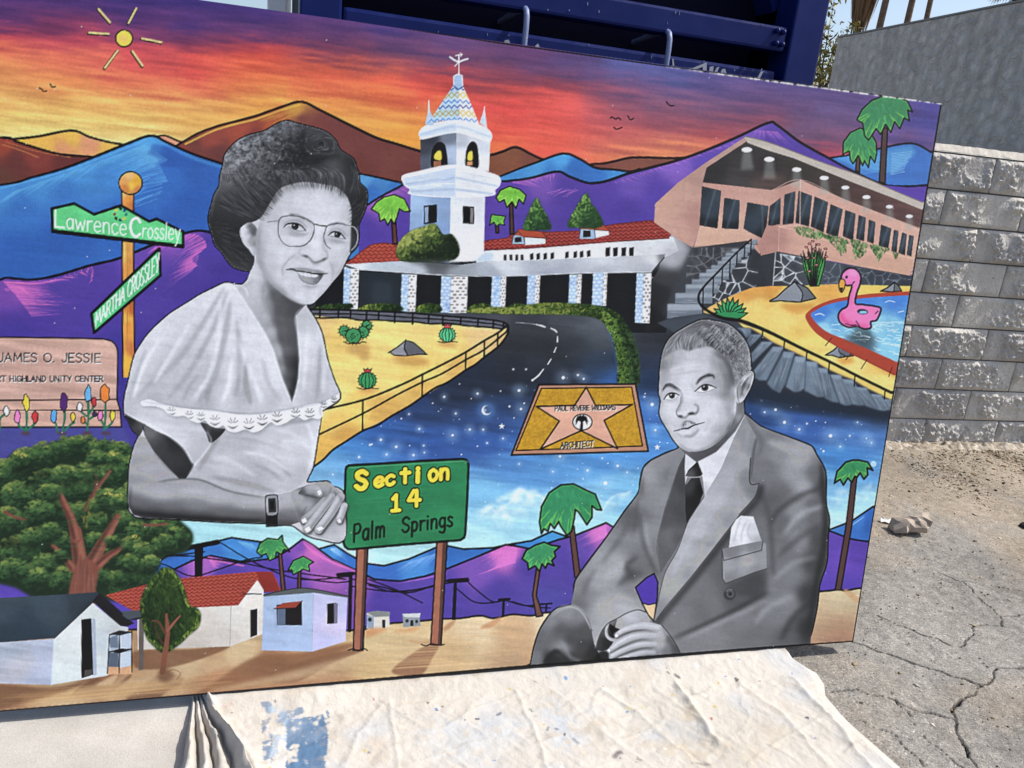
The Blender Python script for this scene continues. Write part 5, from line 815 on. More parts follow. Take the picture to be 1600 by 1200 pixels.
for i in range(110):  # rolled curl
    r = RNG.uniform(3, 24); t0 = RNG.uniform(-3, 2.4); t = np.linspace(t0, t0+RNG.uniform(.4, 1.3), 8); line(np.stack([503+r*1.1*np.cos(t), 226+r*.75*np.sin(t)+1.2*np.sin(t*3)], 1), RNG.uniform(1, 2.2), g(RNG.choice([38, 46, 56, 70, 96, 116])), s=0, a=.38, clip=HH, taper=1)
ell(502, 224, 4, 3, g(36), b=1.5, a=.7); sh("490 202 505 203 519 215 525 230", 140, 2, .4, .8, HH); sh("478 200 470 220 474 245", 34, 8, .5, 3, HH); sh("446 226 460 240 500 246 530 244", 38, 7, .5, 3, HH)
sh("349 250 345 280 335 310 330 340", 130, 3, .35, 1.2, HH); sh("335 380 350 400 368 416 385 421", 100, 3, .4, 1.5, HH)
# ear
fill("396 350 388 348 379 354 378 362 383 376 390 391 398 400 401 385 403 362", g(176)); EM = mask("396 350 388 348 379 354 378 362 383 376 390 391 398 400 401 385 403 362"); gt(EM, "382 358 200 386 370 190 392 388 190 392 356 110 396 362 96 394 374 150 398 380 130 400 392 170", e=3.5); sh("384 356 392 353 396 360 394 372", 90, 2.2, .7, .8); sh("379 355 380 366 388 384 396 397", 214, 1.8, .7, .7)
# face
FC = "408 341 411 336 424 315 437 296 460 287 482 285 507 289 523 292 538 303 546 318 549 334 548 352 548 374 546 393 539 411 531 427 520 440 507 456 489 474 476 476 463 472 447 463 431 450 418 435 407 421 401 408 400 398 401 366 404 352"
FM = blur(mask(FC), 1.2); FM = FM*WM
gt(FM, "420 335 178 432 312 176 450 298 178 480 293 184 510 296 186 530 304 184 543 320 182 440 320 190 470 315 198 500 312 202 530 322 198 450 332 196 490 332 204 520 338 204 545 345 188 415 350 186 410 370 178 405 390 172 408 410 168 425 360 196 425 385 198 420 410 190 418 428 178 440 400 206 440 425 200 430 440 186 450 445 202 450 410 198 460 400 206 470 410 196 495 360 208 497 380 210 490 395 202 500 400 198 505 375 184 530 385 200 540 385 186 543 395 178 530 405 192 525 420 186 515 435 196 500 445 192 480 448 186 490 460 208 470 458 210 480 470 196 455 458 198 465 440 192 505 415 204 490 414 200 475 412 196 440 460 160 500 462 188 545 365 186", e=6)
for p, v, w, a, b in (("408 345 404 365 402 395", 140, 7, .5, 3), ("418 436 440 460 470 475", 130, 8, .5, 3), ("492 473 520 442 540 412 547 392", 150, 6, .5, 2.5), ("470 396 466 402 458 404", 168, 5, .5, 2), ("462 340 476 344 487 352 488 366", 150, 5, .45, 2.5), ("440 345 446 342 460 342 474 346", 170, 6, .5, 2), ("516 356 528 354 542 358", 160, 6, .5, 2), ("450 364 462 368 476 367 482 364", 150, 4, .55, 1.6), ("512 374 526 378 540 380", 150, 4, .5, 1.6), ("508 372 506 384 509 394", 150, 5, .5, 2), ("482 352 484 366 478 384 470 392", 176, 6, .35, 2.5), ("478 446 486 450 498 446", 150, 4, .5, 2), ("488 380 496 396 494 404", 218, 6, .4, 2.5), ("500 352 498 370 500 385", 222, 5, .35, 2)):
    sh(p, v, w, a, b, FM)
for x, y, rx, ry in ((461, 353, 19, 9), (527, 366, 15, 8), (462, 364, 15, 5), (527, 378, 12, 4)): ell(x, y, rx, ry, g(150), b=4, a=.42, clip=FM)
for p, v, w, a in (("414 336 426 316 440 298 462 290 500 289 526 295 543 312", 128, 9, .55), ("547 320 547 350 546 385", 150, 6, .5), ("404 356 403 385 408 415 424 440 448 462", 140, 8, .45), ("436 338 434 362 440 380 460 386 482 380 490 360", 172, 5, .4), ("470 384 462 396 452 408", 182, 8, .35), ("448 436 456 448 470 456", 186, 7, .3), ("524 400 522 420 512 440", 176, 6, .35)): sh(p, v, w, a, 3.5, FM)
# smile lines
sh("464 396 453 404 444 414 441 421 442 431", 128, 2, .55, 1); sh("514 407 519 418 520 430 517 440", 136, 2, .5, 1.2); sh("446 418 443 426 445 434", 160, 4, .4, 2)
# eyes
for ux, lo_, ir, rr, hl in (("443 355.5 448 350.5 455 349 464 349.5 471 353 478 360.5", "451 354 459 358.5 469 361 477.5 360.5", (461, 353.6), 5.7, (459.5, 351.6)), ("513 368 518 363.5 524 362 532 364.5 539.5 373", "517 369 527 371.5 537 373", (527, 367), 5, (525.5, 365.4))):
    e = np.vstack([spl(ux), spl(lo_)[::-1]]); EMk = mask(e, 0); fill(e, g(188), s=0); ell(ir[0], ir[1], rr, rr*.95, g(34), clip=EMk); ell(ir[0]+.6, ir[1]+1.6, rr*.5, rr*.35, g(90), clip=EMk, b=.8, a=.7); ell(hl[0], hl[1], 1.2, 1, g(220))
    line(ux, [1, 2.6, 3, 2.6, 1.6], g(34)); line(lo_, 1.1, g(110), a=.8); line(P(ux)+(1.5, -4.5), 1.2, g(96), a=.55, b=.6)
    sh(P(lo_)+(0, 4.5), 140, 2.4, .5, 1)
# brows
for p in ("452 334.5 461 335.5 470 338.5 479 342.5 488 348", "514 352 521 349.5 528 348.5 536 350 542 353"): line(p, [1.2, 2.6, 2.4, 1], g(92), a=.75, b=.5); strands(p, P(p)+(1, 2), 24, 60, 110, 1, .6, lo=.1, hi=.25, jit=1)
# glasses
line("436 344 440 339.5 449 337.4 459.5 337.5 472 339.6 484 345 490 351 491 358 489 367 485 375 477.6 382 470 384.6 459.5 385 450 384 442.5 379.5 437 371.4 434.8 363 435 351 436 344", [1.8, 1.8, 1.4, 1.4, 2.2, 2, 1.2, 1.2, 1.8, 1.8], g(86), a=.9)
line("490 349.5 499 352 511 353.6", 2, g(66)); line("516 388.5 510.5 384 507 377 506 369 508 361 511 353.5 519 350 533 349.6 547 353", [1.4, 2, 2, 1.4, 1.2], g(92), a=.85); line("547 353 554 355.5 558 362 559 372 556 383 549 391", 1.6, g(170), a=.9); line("418 347 426 346 435 345", 1.4, g(120), a=.8)
sh("548 360 552 372 550 386", 84, 5, .5, 2, HH)
# nose
line("472 399 479 400.5 484 404 488 408.5 493.5 410.6 499 408.6 506 406 511.6 402.5", [1.6, 2.4, 1.6, 2, 2.6, 2.2, 2.6, 1.4], g(74), a=.9, b=.4); sh("470 388 467.5 394 471 399", 150, 2, .6, .8); sh("508 391 511.5 397 511.6 402", 120, 2, .6, .9); ell(478, 400.5, 3.4, 1.3, g(60), rot=15, b=.6, a=.8); ell(506, 404.5, 3, 1.2, g(60), rot=-20, b=.6, a=.7); sh("486 411 494 414 502 411", 160, 4, .45, 1.6)
# mouth
fill("448 421 457 419.5 472 418.6 481 420 490 422.6 498 421.8 511 427.4 504 429 490 427.5 478 425 464 423.6", g(150), s=0, b=.6); sh("460 420 476 420 492 423 508 427", 110, 2, .5, .8)
fill("463 424 478 425.5 492 427.8 506 427.6 500 437 495 442.5 484 443 472 438 467 431", g(132), s=0); gt(mask("463 424 478 425.5 492 427.8 506 427.6 500 437 495 442.5 484 443 472 438 467 431", 0), "470 430 160 478 436 150 486 439 144 494 436 122 503 430 96 492 442 112", e=3)
fill("464 424.2 478 426 494 428 498 431.5 492 433.6 482 433 470 430", g(206), s=0); 
for x in (469, 474, 480, 486): line([(x, 425+(x-464)*.12), (x+.6, 430.5+(x-469)*.1)], .7, g(150), s=0, a=.7)
line("448 421 457 420.6 464 423.4 478 425 490 427.4 504 427.8 511.4 427.2", [1.4, 3, 2, 2.2, 2.4, 2, 1], g(46)); line("466 430 472 438.4 484 443.4 495 442.8 504 431", [.8, 1.4, 1.6, 1.2], g(84), a=.7)
line("497 430 503 430 500 436", 2, g(70), a=.6, b=.8); sh("474 446 486 448 496 446", 156, 3, .5, 1.4)
# stray hairs at the hairline
D("430 322 414 306 404 298", "446 302 432 284 424 276", 110, 40, 100, 1.2, .5, WM); D("412 346 396 338 388 334", "428 322 412 310 404 304", 110, 40, 100, 1.2, .5, WM); D("450 297 446 284 440 276", "500 296 496 280 486 270", 120, 44, 110, 1.2, .45, WM); D("500 297 502 282 500 272", "540 312 542 292 534 278", 120, 40, 110, 1.2, .45, WM); D("544 320 552 312 556 304", "546 350 554 344 560 338", 70, 36, 90, 1.2, .5, WM)
# ---------------------------------------------------------------- grey portrait of the man
MS = "1031 591 1032 573 1035 554 1039 542 1046 530 1057 520 1072 511 1084 505 1093 501 1105 500 1117 502 1132 505 1143 510 1152 518 1162 529 1169 542 1172 556 1173 571 1172 580 1176 581 1178 586 1176 597 1170 610 1164 622 1162 630 1163 645 1168 650 1189 667 1220 679 1247 689 1268 698 1276 712 1286 729 1290 746 1290 787 1295 811 1293 838 1291 879 1280 913 1276 947 1268 985 1262 1006 1262 1060 825 1060 830 1038 835 1012 844 985 858 963 871 951 892 946 899 941 898 925 900 907 919 879 950 838 977 799 998 771 1001 753 1006 732 1018 720 1042 708 1061 700 1052 686 1044 672 1035 657 1031 645 1033 626 1030 614"
MS = spl(MS, True, 4); MM = mask(MS, 0); setpid(MM, 2)
line(np.vstack([P(MS), P(MS)[:1]]), 5, s=0)
fill(MS, g(110), s=0)
JM = mask("1165 648 1189 667 1220 679 1247 689 1268 698 1276 712 1286 729 1290 746 1290 787 1295 811 1293 838 1291 879 1280 913 1276 947 1268 985 1262 1060 825 1060 835 1012 858 963 892 946 900 907 950 838 998 771 1006 732 1018 720 1062 700 1100 730", 0)
gt(JM, "1030 725 128 1012 742 140 1045 742 112 1004 770 122 1025 777 126 1011 831 124 1018 859 110 991 811 88 975 845 120 957 879 138 933 913 140 984 896 84 966 890 150 1000 880 100 940 947 146 974 947 158 922 930 118 908 915 118 905 940 100 950 980 140 990 920 120 1213 708 126 1196 725 108 1247 715 146 1240 740 138 1274 742 100 1283 760 80 1257 760 146 1223 770 98 1206 783 88 1274 794 96 1243 794 128 1216 817 96 1281 845 74 1247 845 124 1223 852 104 1205 860 110 1274 879 70 1237 896 114 1213 913 110 1264 930 60 1230 941 116 1264 982 54 1213 964 110 1161 968 110 1179 998 98 1110 988 114 1076 1009 110 1230 995 84 1093 913 104 1059 964 108 1110 947 104 1144 896 86 1179 913 72 1120 879 92 1100 960 96 1150 940 80 1190 820 104 1195 790 92 1190 740 110 1180 700 120 1200 690 116", e=9)
for p, v, w, a in (("1200 690 1230 700 1262 715", 156, 12, .4), ("1284 720 1286 760 1290 800 1288 850 1276 910 1262 990", 52, 10, .55), ("1185 760 1200 800 1206 850 1208 900", 80, 8, .45), ("1290 760 1250 775 1215 800 1205 820", 70, 8, .5), ("1286 790 1250 805 1225 835", 160, 8, .4), ("1285 820 1250 840 1215 870", 84, 9, .45), ("1275 870 1240 880 1210 905", 142, 8, .35), ("1200 925 1175 938 1150 953 1090 981 1052 997", 56, 5, .7), ("1205 935 1170 952 1120 975 1070 998", 138, 7, .4), ("1240 930 1200 950 1180 975", 140, 10, .35), ("1270 940 1240 965 1220 1000", 60, 10, .4), ("975 880 960 890 945 905", 160, 10, .4), ("1005 895 985 900 965 915", 80, 7, .5), ("995 870 980 885 990 905", 76, 8, .5), ("930 890 915 915 912 935", 100, 8, .4), ("1004 745 998 790 990 830", 92, 9, .5), ("990 800 970 840 940 880", 96, 8, .4), ("1000 770 1003 800 1010 840 1018 870", 152, 5, .4), ("1003 790 1004 840 1018 880 1028 900", 62, 3, .6), ("1165 652 1190 690 1180 720", 90, 5, .4)):
    sh(p, v+(8 if v > 125 else -8), w, min(1, a*1.4), 3, JM)
CV += JM[..., None]*.025
# gap between arm and jacket
fill("993 918 1010 903 1022 896 1028 910 1027 934 1022 971 1013 961 1004 944", (80, 58, 165), s=0); fill("1003 942 1012 946 1026 942 1022 971 1012 962", (214, 182, 140), s=0); line("1003 942 1014 945 1027 942", 2, s=0); line("993 918 1010 903 1022 896 1028 910 1027 934 1022 971 1013 961 1004 944 993 918", 2.4, s=0)
# left lapel
LP = "1071 708 1060 729 1048 765 1038 796 1027 840 1025 860 1032 895 1056 858 1073 824 1072 760 1074 738"
fill(LP, g(92), s=0); gt(mask(LP, 0), "1065 730 80 1050 770 86 1040 810 88 1032 860 96 1058 840 94 1066 800 80 1068 760 76 1046 840 106", e=6); sh("1071 708 1058 732 1046 772 1036 802 1026 845 1031 890", 130, 3, .5, 1.4); sh("1062 715 1050 740 1034 790", 140, 6, .35, 2.5, JM)
# shirt, tie
NK = "1061 698 1072 711 1090 723 1120 704 1148 672 1163 647 1162 628 1150 610 1120 660 1080 700"
fill(NK, g(116), s=0); gt(mask(NK, 0), "1070 706 104 1090 714 92 1110 702 88 1130 684 96 1148 660 104 1158 640 112 1160 625 100 1150 640 128 1155 655 150", e=6)
fill("1071 709 1088 722 1075 739 1071 758 1070 730", g(206), s=0); fill("1089 722 1120 706 1150 674 1164 648 1162 662 1148 690 1128 734 1102 778 1098 746", g(210), s=0); gt(mask("1089 722 1120 706 1150 674 1164 648 1162 662 1148 690 1128 734 1102 778 1098 746", 0), "1100 730 216 1130 710 206 1150 680 204 1160 655 200 1110 750 214 1102 765 190", e=7); sh("1090 721 1120 703 1148 671 1163 647", 78, 2, .7, .8)
fill("1090 721 1098 741 1092 745 1071 744 1076 734", g(62), s=0); gt(mask("1090 721 1098 741 1092 745 1071 744", 0), "1088 726 50 1078 740 90 1094 740 50", e=4); fill("1081 746 1093 746 1099 770 1090 795 1073 818 1071 795 1071 760", g(50), s=0); gt(mask("1081 746 1093 746 1099 770 1073 818 1071 760", 0), "1078 760 70 1092 765 40 1075 800 50 1085 785 44", e=5); line("1071 745 1082 746 1095 745", 1.4, g(180), a=.7)
# right lapel
RL = "1164 650 1169 660 1182 684 1176 715 1173 754 1186 756 1179 777 1155 804 1134 831 1107 866 1080 900 1039 948 1022 971 1028 941 1039 896 1059 859 1076 814 1100 777 1127 732 1148 682"
sh(P(RL)[5:14]+(4, 5), 50, 10, .6, 4, JM, taper=0, s=0)
fill(RL, g(156), s=0); RM = mask(RL, 0); gt(RM, "1160 670 136 1165 700 130 1155 720 160 1165 745 128 1140 745 168 1178 762 120 1150 780 160 1120 780 172 1120 820 160 1095 830 172 1090 860 158 1070 860 168 1060 890 162 1045 920 150 1070 895 140 1030 955 128 1150 700 158 1135 810 140 1105 850 146", e=7)
for p, v, w, a in (("1110 790 1080 840 1050 900", 186, 8, .4), ("1145 740 1120 790 1090 840", 178, 8, .35), ("1150 795 1110 850 1070 900", 130, 6, .4), ("1170 672 1162 710 1150 740", 176, 5, .35)): sh(p, v, w, a, 3, RM)
line("1173 716 1172 754 1186 756", 2, g(60), a=.8); line("1186 756 1179 777 1155 804", 1.6, g(70), a=.7); line("1100 777 1076 814 1059 859 1039 896 1028 941 1022 970", 1.4, g(74), a=.7); sh("1182 684 1176 715 1173 750", 70, 4, .6, 1.6)
# pocket, handkerchief, button
fill("1143 824 1150 812 1158 806 1164 810 1177 807 1183 825 1190 846 1139 858", g(214), s=0); gt(mask("1143 824 1158 806 1177 807 1190 846 1139 858", 0), "1150 825 216 1165 815 206 1160 840 220 1178 830 190 1185 842 170 1145 850 196", e=5)
for l in ("1158 808 1152 826 1146 848", "1168 812 1160 830 1158 850", "1174 815 1168 832 1176 846"): sh(l, 150, 1.8, .6, .8)
fill("1128 858 1190 845 1197 850 1198 888 1178 894 1134 912 1129 905", g(140), s=0); gt(mask("1128 858 1190 845 1198 888 1134 912", 0), "1140 862 118 1180 852 122 1135 880 146 1170 876 156 1190 868 140 1140 905 124 1180 890 130", e=6); line("1128 858 1131 876 1190 860 1192 846", 1.6, g(70), a=.8, s=0); line("1128 858 1129 904 1134 912 1178 895 1198 889", 2, g(74), a=.8, s=0); sh("1140 858 1190 846", 170, 2, .5, .8)
fill("1198 890 1198 922 1176 936 1140 925 1136 914", g(70), s=0, b=4, a=.5)
ell(1140, 929, 9, 8.5, g(60), b=1); ell(1141, 928, 6.5, 6.5, g(88)); ell(1141, 928, 3, 3, g(56)); line("1135 924 1139 921 1144 922", 1, g(130))
# sleeve, cuff, knee, hands
KN = "825 1062 830 1038 835 1012 844 985 858 963 871 951 892 946 905 950 916 962 924 985 928 1005 940 1030 945 1062"
fill(KN, g(84), s=0); gt(mask(KN, 0), "845 1000 100 860 970 120 885 955 130 905 960 120 915 985 84 875 985 90 890 1000 76 870 1015 110 880 1010 126 860 1030 50 890 1030 60 910 1010 70 925 1020 50 940 1030 30 838 1030 110", e=6)
sh("860 965 880 951 898 949 914 962 924 984", 170, 2.4, .6, 1); sh("850 1040 862 1022 876 1018 890 1030", 40, 8, .7, 2.5); sh("876 1000 884 1014 892 1030", 140, 4, .4, 2); line("892 946 906 952 918 966 925 985", 1.6, g(40), a=.6)
W_ = lambda st_: np.stack([820+P(st_)[:, 0]/4.885, 930+P(st_)[:, 1]/4.885], 1)
line(W_("160 510 230 430 300 470 340 515"), 5, g(46), a=.7, b=2); fill(W_("150 525 230 432 290 465 330 540"), g(48), s=0, b=3, a=.8); line(W_("200 140 290 85 390 90 450 140 480 200 510 260"), [1.5, 2.6, 2.6, 1.6], g(182), a=.7, b=.8); line(W_("250 390 330 460 420 510"), 5, g(140), a=.45, b=2.5)
# wrist of the lower hand, then the open cuff
wr = W_("690 250 700 190 760 150 860 114 920 130 955 205 900 240 760 300"); fill(wr, g(164), s=1); gt(mask(wr), "965 975 150 985 962 176 1004 960 166 1010 970 150 985 978 160", e=5)
cu = W_("545 410 556 350 590 270 640 215 700 184 690 245 730 268 700 330 650 400 590 425"); fill(cu, g(62), s=1); gt(mask(cu), "936 1005 66 945 985 84 955 972 110 958 990 40 945 1005 48 962 985 34", e=4)
fill(W_("645 216 690 245 732 266 700 300 660 285 642 250"), g(32), s=1); line(W_("640 214 622 262 628 310 660 338 700 340"), [3, 4.5, 5, 4], g(158)); line(W_("633 220 618 270 624 314 656 344"), 1.2, g(196), a=.7)
line(W_("545 410 556 350 590 270 640 212 700 180 780 136 860 112 925 130"), 2, g(44), a=.75); line(W_("540 400 552 340 588 262 640 204 700 172 780 128 860 105"), 2.6, g(168), a=.5, b=1)
# upper hand: knuckles right, fingers to the left
HD = "966 986 985 976 1008 972 1032 977 1043 988 1054 1003 1062 1017 1066 1040 945 1042 949 1028 950 1016 958 1004"
HD = spl(HD, True, 5); fill(HD, g(150), s=0); HMm = mask(HD, 0); gt(HMm, "985 980 172 1010 976 180 1028 982 176 1036 990 168 1046 1000 104 1056 1014 82 1060 1028 74 975 990 150 1000 992 150 1020 998 156 1032 1006 150 1042 1016 112 970 1004 160 995 1006 150 962 1018 150 990 1020 140 1020 1020 128 1046 1030 90", e=4)
for p, w, v in (("963 992 978 984 1000 979 1030 981", 9, 178), ("955 1015 972 1003 995 994 1026 993", 10, 172), ("953 1027 972 1017 998 1008 1024 1006", 9, 170), ("960 1034 980 1026 1004 1020 1022 1019", 7, 164)):
    q = spl(p); line(q+(1, 4), [w*.55, w*.6, w*.35, 1], g(58), a=.6, b=1.6, clip=MM); line(q, [w*.75, w, w, w*.8], g(v), a=.9, b=.6, clip=MM); line(q+(0, -w*.22), [w*.25, w*.34, w*.3, 1], g(208), a=.55, b=1.2, clip=MM)
for p in ("960 998 980 989 1002 985 1028 988", "952 1020 974 1010 998 1001 1022 1001", "956 1031 978 1021 1002 1014 1020 1013"): line(p, [1, 2.2, 2, .8], g(66), a=.75, b=.5, clip=MM)
for x, y in ((964, 993), (952, 1016.5), (952, 1027)): ell(x, y, 3.6, 2.6, g(202), rot=-35); line([(x+1, y-3), (x+3, y), (x+1.5, y+2.6)], .9, g(96), a=.8)
sh("1033 978 1040 990 1050 1006 1060 1020", 70, 5, .5, 2.5, HMm); line("1034 977 1044 989 1054 1003 1062 1018", 1.4, g(44), a=.8); fill(W_("580 428 630 430 645 470 640 500 560 510 540 470"), g(34), s=1, b=1.2, a=.9)
# head
HF = "1031 591 1032 573 1035 554 1039 542 1046 530 1057 520 1072 511 1084 505 1093 501 1105 500 1117 502 1132 505 1143 510 1152 518 1162 529 1169 542 1172 556 1173 571 1172 580 1152 605 1150 640 1146 656 1136 676 1118 694 1100 703 1080 706 1068 702 1060 696 1052 686 1044 672 1035 657 1031 645 1033 626 1030 614"
HF = spl(HF, True, 4); HD2 = mask(HF, 0); fill(HF, g(186), s=0)
gt(HD2, "1036 570 128 1045 560 150 1060 556 176 1080 556 190 1100 556 184 1118 560 158 1038 590 160 1055 580 192 1075 575 204 1100 575 196 1116 580 170 1128 575 146 1136 590 124 1141 604 120 1125 595 160 1118 610 176 1132 615 140 1144 620 150 1148 610 196 1148 640 190 1144 655 150 1138 640 150 1130 640 186 1120 632 204 1118 650 204 1108 640 206 1128 655 188 1130 670 160 1118 680 176 1100 695 180 1085 698 194 1075 698 196 1066 692 190 1060 685 188 1050 670 190 1040 655 188 1036 640 190 1035 620 180 1045 635 206 1052 650 206 1060 660 196 1050 598 188 1070 600 204 1080 612 206 1078 625 206 1073 640 202 1066 636 190 1085 640 200 1095 625 200 1100 615 196 1095 655 200 1100 672 204 1080 688 204 1075 676 190 1090 684 200 1130 690 110 1142 670 96", e=6)
for p, v, w, a, b in (("1064 612 1066 624 1062 636 1058 645", 120, 3, .6, 1.2), ("1116 550 1132 560 1142 578 1147 602", 58, 9, .6, 4), ("1120 562 1132 580 1138 604 1136 622", 100, 12, .35, 5), ("1060 694 1080 706 1104 702 1128 686 1144 662 1148 645", 110, 6, .5, 2.5), ("1031 592 1033 630 1032 648 1044 670 1058 690", 150, 5, .45, 2), ("1070 681 1080 682 1088 676 1092 670", 130, 4, .55, 1.6), ("1106 655 1106 665 1100 675", 168, 4, .4, 2), ("1122 625 1126 645 1122 665", 178, 5, .35, 2.5), ("1046 578 1070 572 1095 570", 214, 3, .5, 1.4), ("1040 588 1060 584 1090 580 1105 578", 160, 2.4, .4, 1.6), ("1080 600 1084 606 1086 612", 150, 4, .45, 2), ("1046 566 1066 562 1090 562", 176, 3, .35, 1.6), ("1088 616 1100 617 1112 614", 168, 3, .45, 1.4), ("1042 626 1052 627 1060 624", 168, 3, .45, 1.4), ("1036 545 1034 560 1033 580", 110, 4, .4, 2)):
    sh(p, v, w, a, b, HD2)
# hair
HA = "1034 562 1035 553 1039 542 1046 530 1057 520 1072 511 1084 505 1093 501 1105 500 1117 502 1132 505 1143 510 1152 518 1162 529 1169 542 1172 556 1173 571 1172 580 1160 590 1151 600 1147 588 1144 573 1138 560 1123 549 1111 542 1104 541 1086 545 1077 549 1068 546 1057 547 1045 553"
HAM = blur(mask(HA, 0), 1)*HD2
gt(HAM, "1042 545 120 1055 530 110 1070 520 112 1085 512 110 1100 506 96 1120 508 104 1138 515 110 1060 540 150 1075 535 150 1090 530 120 1100 540 116 1105 520 100 1115 532 90 1125 525 140 1130 545 96 1140 530 110 1150 540 110 1160 545 120 1155 565 120 1166 560 130 1150 580 130 1162 580 120 1145 556 100", e=6)
D("1068 549 1060 535 1062 520", "1080 551 1086 530 1098 512", 190, 56, 206, 1.2, .5, HAM, lo=.2, hi=.6); D("1036 558 1048 540 1062 522", "1064 549 1060 532 1072 516", 150, 64, 196, 1.2, .45, HAM, lo=.2, hi=.6); D("1080 549 1094 530 1106 516", "1112 545 1106 532 1100 522", 140, 56, 190, 1.2, .45, HAM, lo=.2, hi=.6)
D("1066 513 1095 503 1130 508", "1095 518 1120 516 1150 528", 90, 60, 150, 1.4, .4, HAM, lo=.15, hi=.4)
for k, (a0, b0) in enumerate((((1094, 513), (1130, 549)), ((1112, 510), (1150, 552)), ((1130, 510), (1160, 540)))):
    for i in range(70):
        f_ = RNG.rand(); x = a0[0]+(b0[0]-a0[0])*f_+RNG.randn()*1.5; y = a0[1]+(b0[1]-a0[1])*f_+RNG.randn()*1.5
        line([(x-3.5, y+4.5), (x, y-.5), (x+4, y-3.5)], 1.2, g(RNG.choice([50, 64, 84, 150, 180, 205])), s=0, a=.4, clip=HAM)
    line([a0+np.array([-4, 5]), ((a0[0]+b0[0])/2-4, (a0[1]+b0[1])/2+5), b0+np.array([-4, 5])], 4, g(46), a=.45, b=2, clip=HAM); line([a0+np.array([3, -2]), ((a0[0]+b0[0])/2+3, (a0[1]+b0[1])/2-2), b0+np.array([3, -2])], 3, g(176), a=.35, b=1.6, clip=HAM)
for i in range(620):
    x, y = RNG.uniform(1120, 1173), RNG.uniform(515, 600); t = 1.1+RNG.randn()*.45
    line([(x, y), (x+3.2*np.cos(t), y+3.2*np.sin(t))], 1.1, g(RNG.choice([62, 78, 94, 140, 165, 190])), s=0, a=.42, clip=HAM)
sh("1097 508 1112 520 1128 536 1140 556", 206, 2, .45, 1, HAM); sh("1170 545 1172 565 1171 578", 210, 2, .6, .8, HAM)
# ear
ER = "1152 606 1156 596 1164 586 1172 580 1177 582 1178 588 1175 600 1168 614 1161 626 1154 630 1150 622"
fill(ER, g(170)); gt(mask(ER), "1156 604 140 1164 592 186 1172 584 150 1174 594 160 1168 604 110 1164 614 170 1158 624 200 1154 616 150 1163 600 100", e=3); line("1158 602 1166 590 1173 584", 1.6, g(214), a=.7); line("1159 616 1162 602 1169 591", 3, g(76), a=.7, b=.8); line("1164 612 1168 600 1172 592", 1.6, g(190), a=.6, b=.6); line("1156 622 1160 616 1163 620", 1.6, g(96), a=.6, b=.6); line("1177 588 1172 606 1162 624", 1.8, g(200), a=.7); sh("1151 605 1150 625 1148 650", 214, 3, .7, 1)
line("1152 606 1153 622 1156 630", 1.4, g(80), a=.6)
# brows, eyes
for p, n in (("1035 611 1040 603.5 1046 602 1054 606 1063 611", 70), ("1088 600 1096 591.5 1107 586.5 1114 587.5 1117 592", 80)):
    line(p, [2, 4.4, 5, 3.6, 1.4], g(80), a=.8, b=.7); strands(p, P(p)+(1, -2), n, 36, 100, 1, .6, lo=.08, hi=.2, jit=2)
for ux, lo_, ir, rr in (("1037.5 624 1042.5 617 1049 614 1056 615 1061.5 617.5", "1040 624 1048 625 1055 623 1061 618", (1050, 618.2), 4.8), ("1086 611.5 1095 604 1102.5 601 1111 602.5 1119.5 606", "1088 612 1098 613.5 1108 611 1118 606.5", (1101.5, 605.6), 5.6)):
    e = np.vstack([spl(ux), spl(lo_)[::-1]]); Ek = mask(e, 0); fill(e, g(214), s=0); ell(ir[0], ir[1], rr, rr, g(70), clip=Ek); ell(ir[0], ir[1], rr*.5, rr*.5, g(26), clip=Ek); ell(ir[0]-1.4, ir[1]-1.4, 1.3, 1.2, g(230)); line(ux, [1.4, 2.2, 2.6, 2.2, 1.2], g(40)); line(lo_, .9, g(130), a=.8); line(P(ux)+(1, -4), 1.1, g(130), a=.5, b=.5)
# nose, moustache, mouth
line("1064 620 1063 630 1058 640 1057 646 1060 651", [1, 1.4, 1.8, 1.6], g(110), a=.75); line("1060 650 1065 652 1071 652.5 1076 648 1081 645.6 1087 646.5 1091 641 1090 634 1085 632", [1.8, 2.4, 1.4, 2, 2.6, 2, 1.6, 1], g(66), a=.85, b=.3); ell(1063.5, 650.5, 3.4, 1.5, g(48), rot=10, b=.5); ell(1080, 646.4, 5, 1.7, g(46), rot=-4, b=.5); sh("1066 640 1072 644 1078 640", 216, 4, .45, 1.6)
strands("1065 666 1069 659 1075 657.5", "1066 668 1070 664 1076 661", 34, 50, 110, 1, .6, lo=.1, hi=.3, jit=1.5); strands("1075 657.5 1081 659 1088 663", "1076 661 1082 662 1089 665", 34, 50, 110, 1, .6, lo=.1, hi=.3, jit=1.5); line("1064 666 1069 659.5 1075 657.8 1082 660 1089 663.5", [1, 2.6, 2, 2.6, 1], g(96), a=.55, b=.6)
fill("1066 669.5 1070 666 1074 667.5 1080 665 1085 664.5 1074 669.5", g(170), s=0, b=.5); line("1053 673.4 1060 672 1066 670 1071 669.6 1076 669 1082 665.6 1090 663 1101 660", [1, 1.8, 2.4, 2.2, 2.6, 2.2, 1.8, .9], g(60)); sh("1060 676 1072 676 1086 669", 216, 5, .5, 1.4); sh("1056 676 1066 682 1078 682 1090 673", 140, 2, .5, 1)
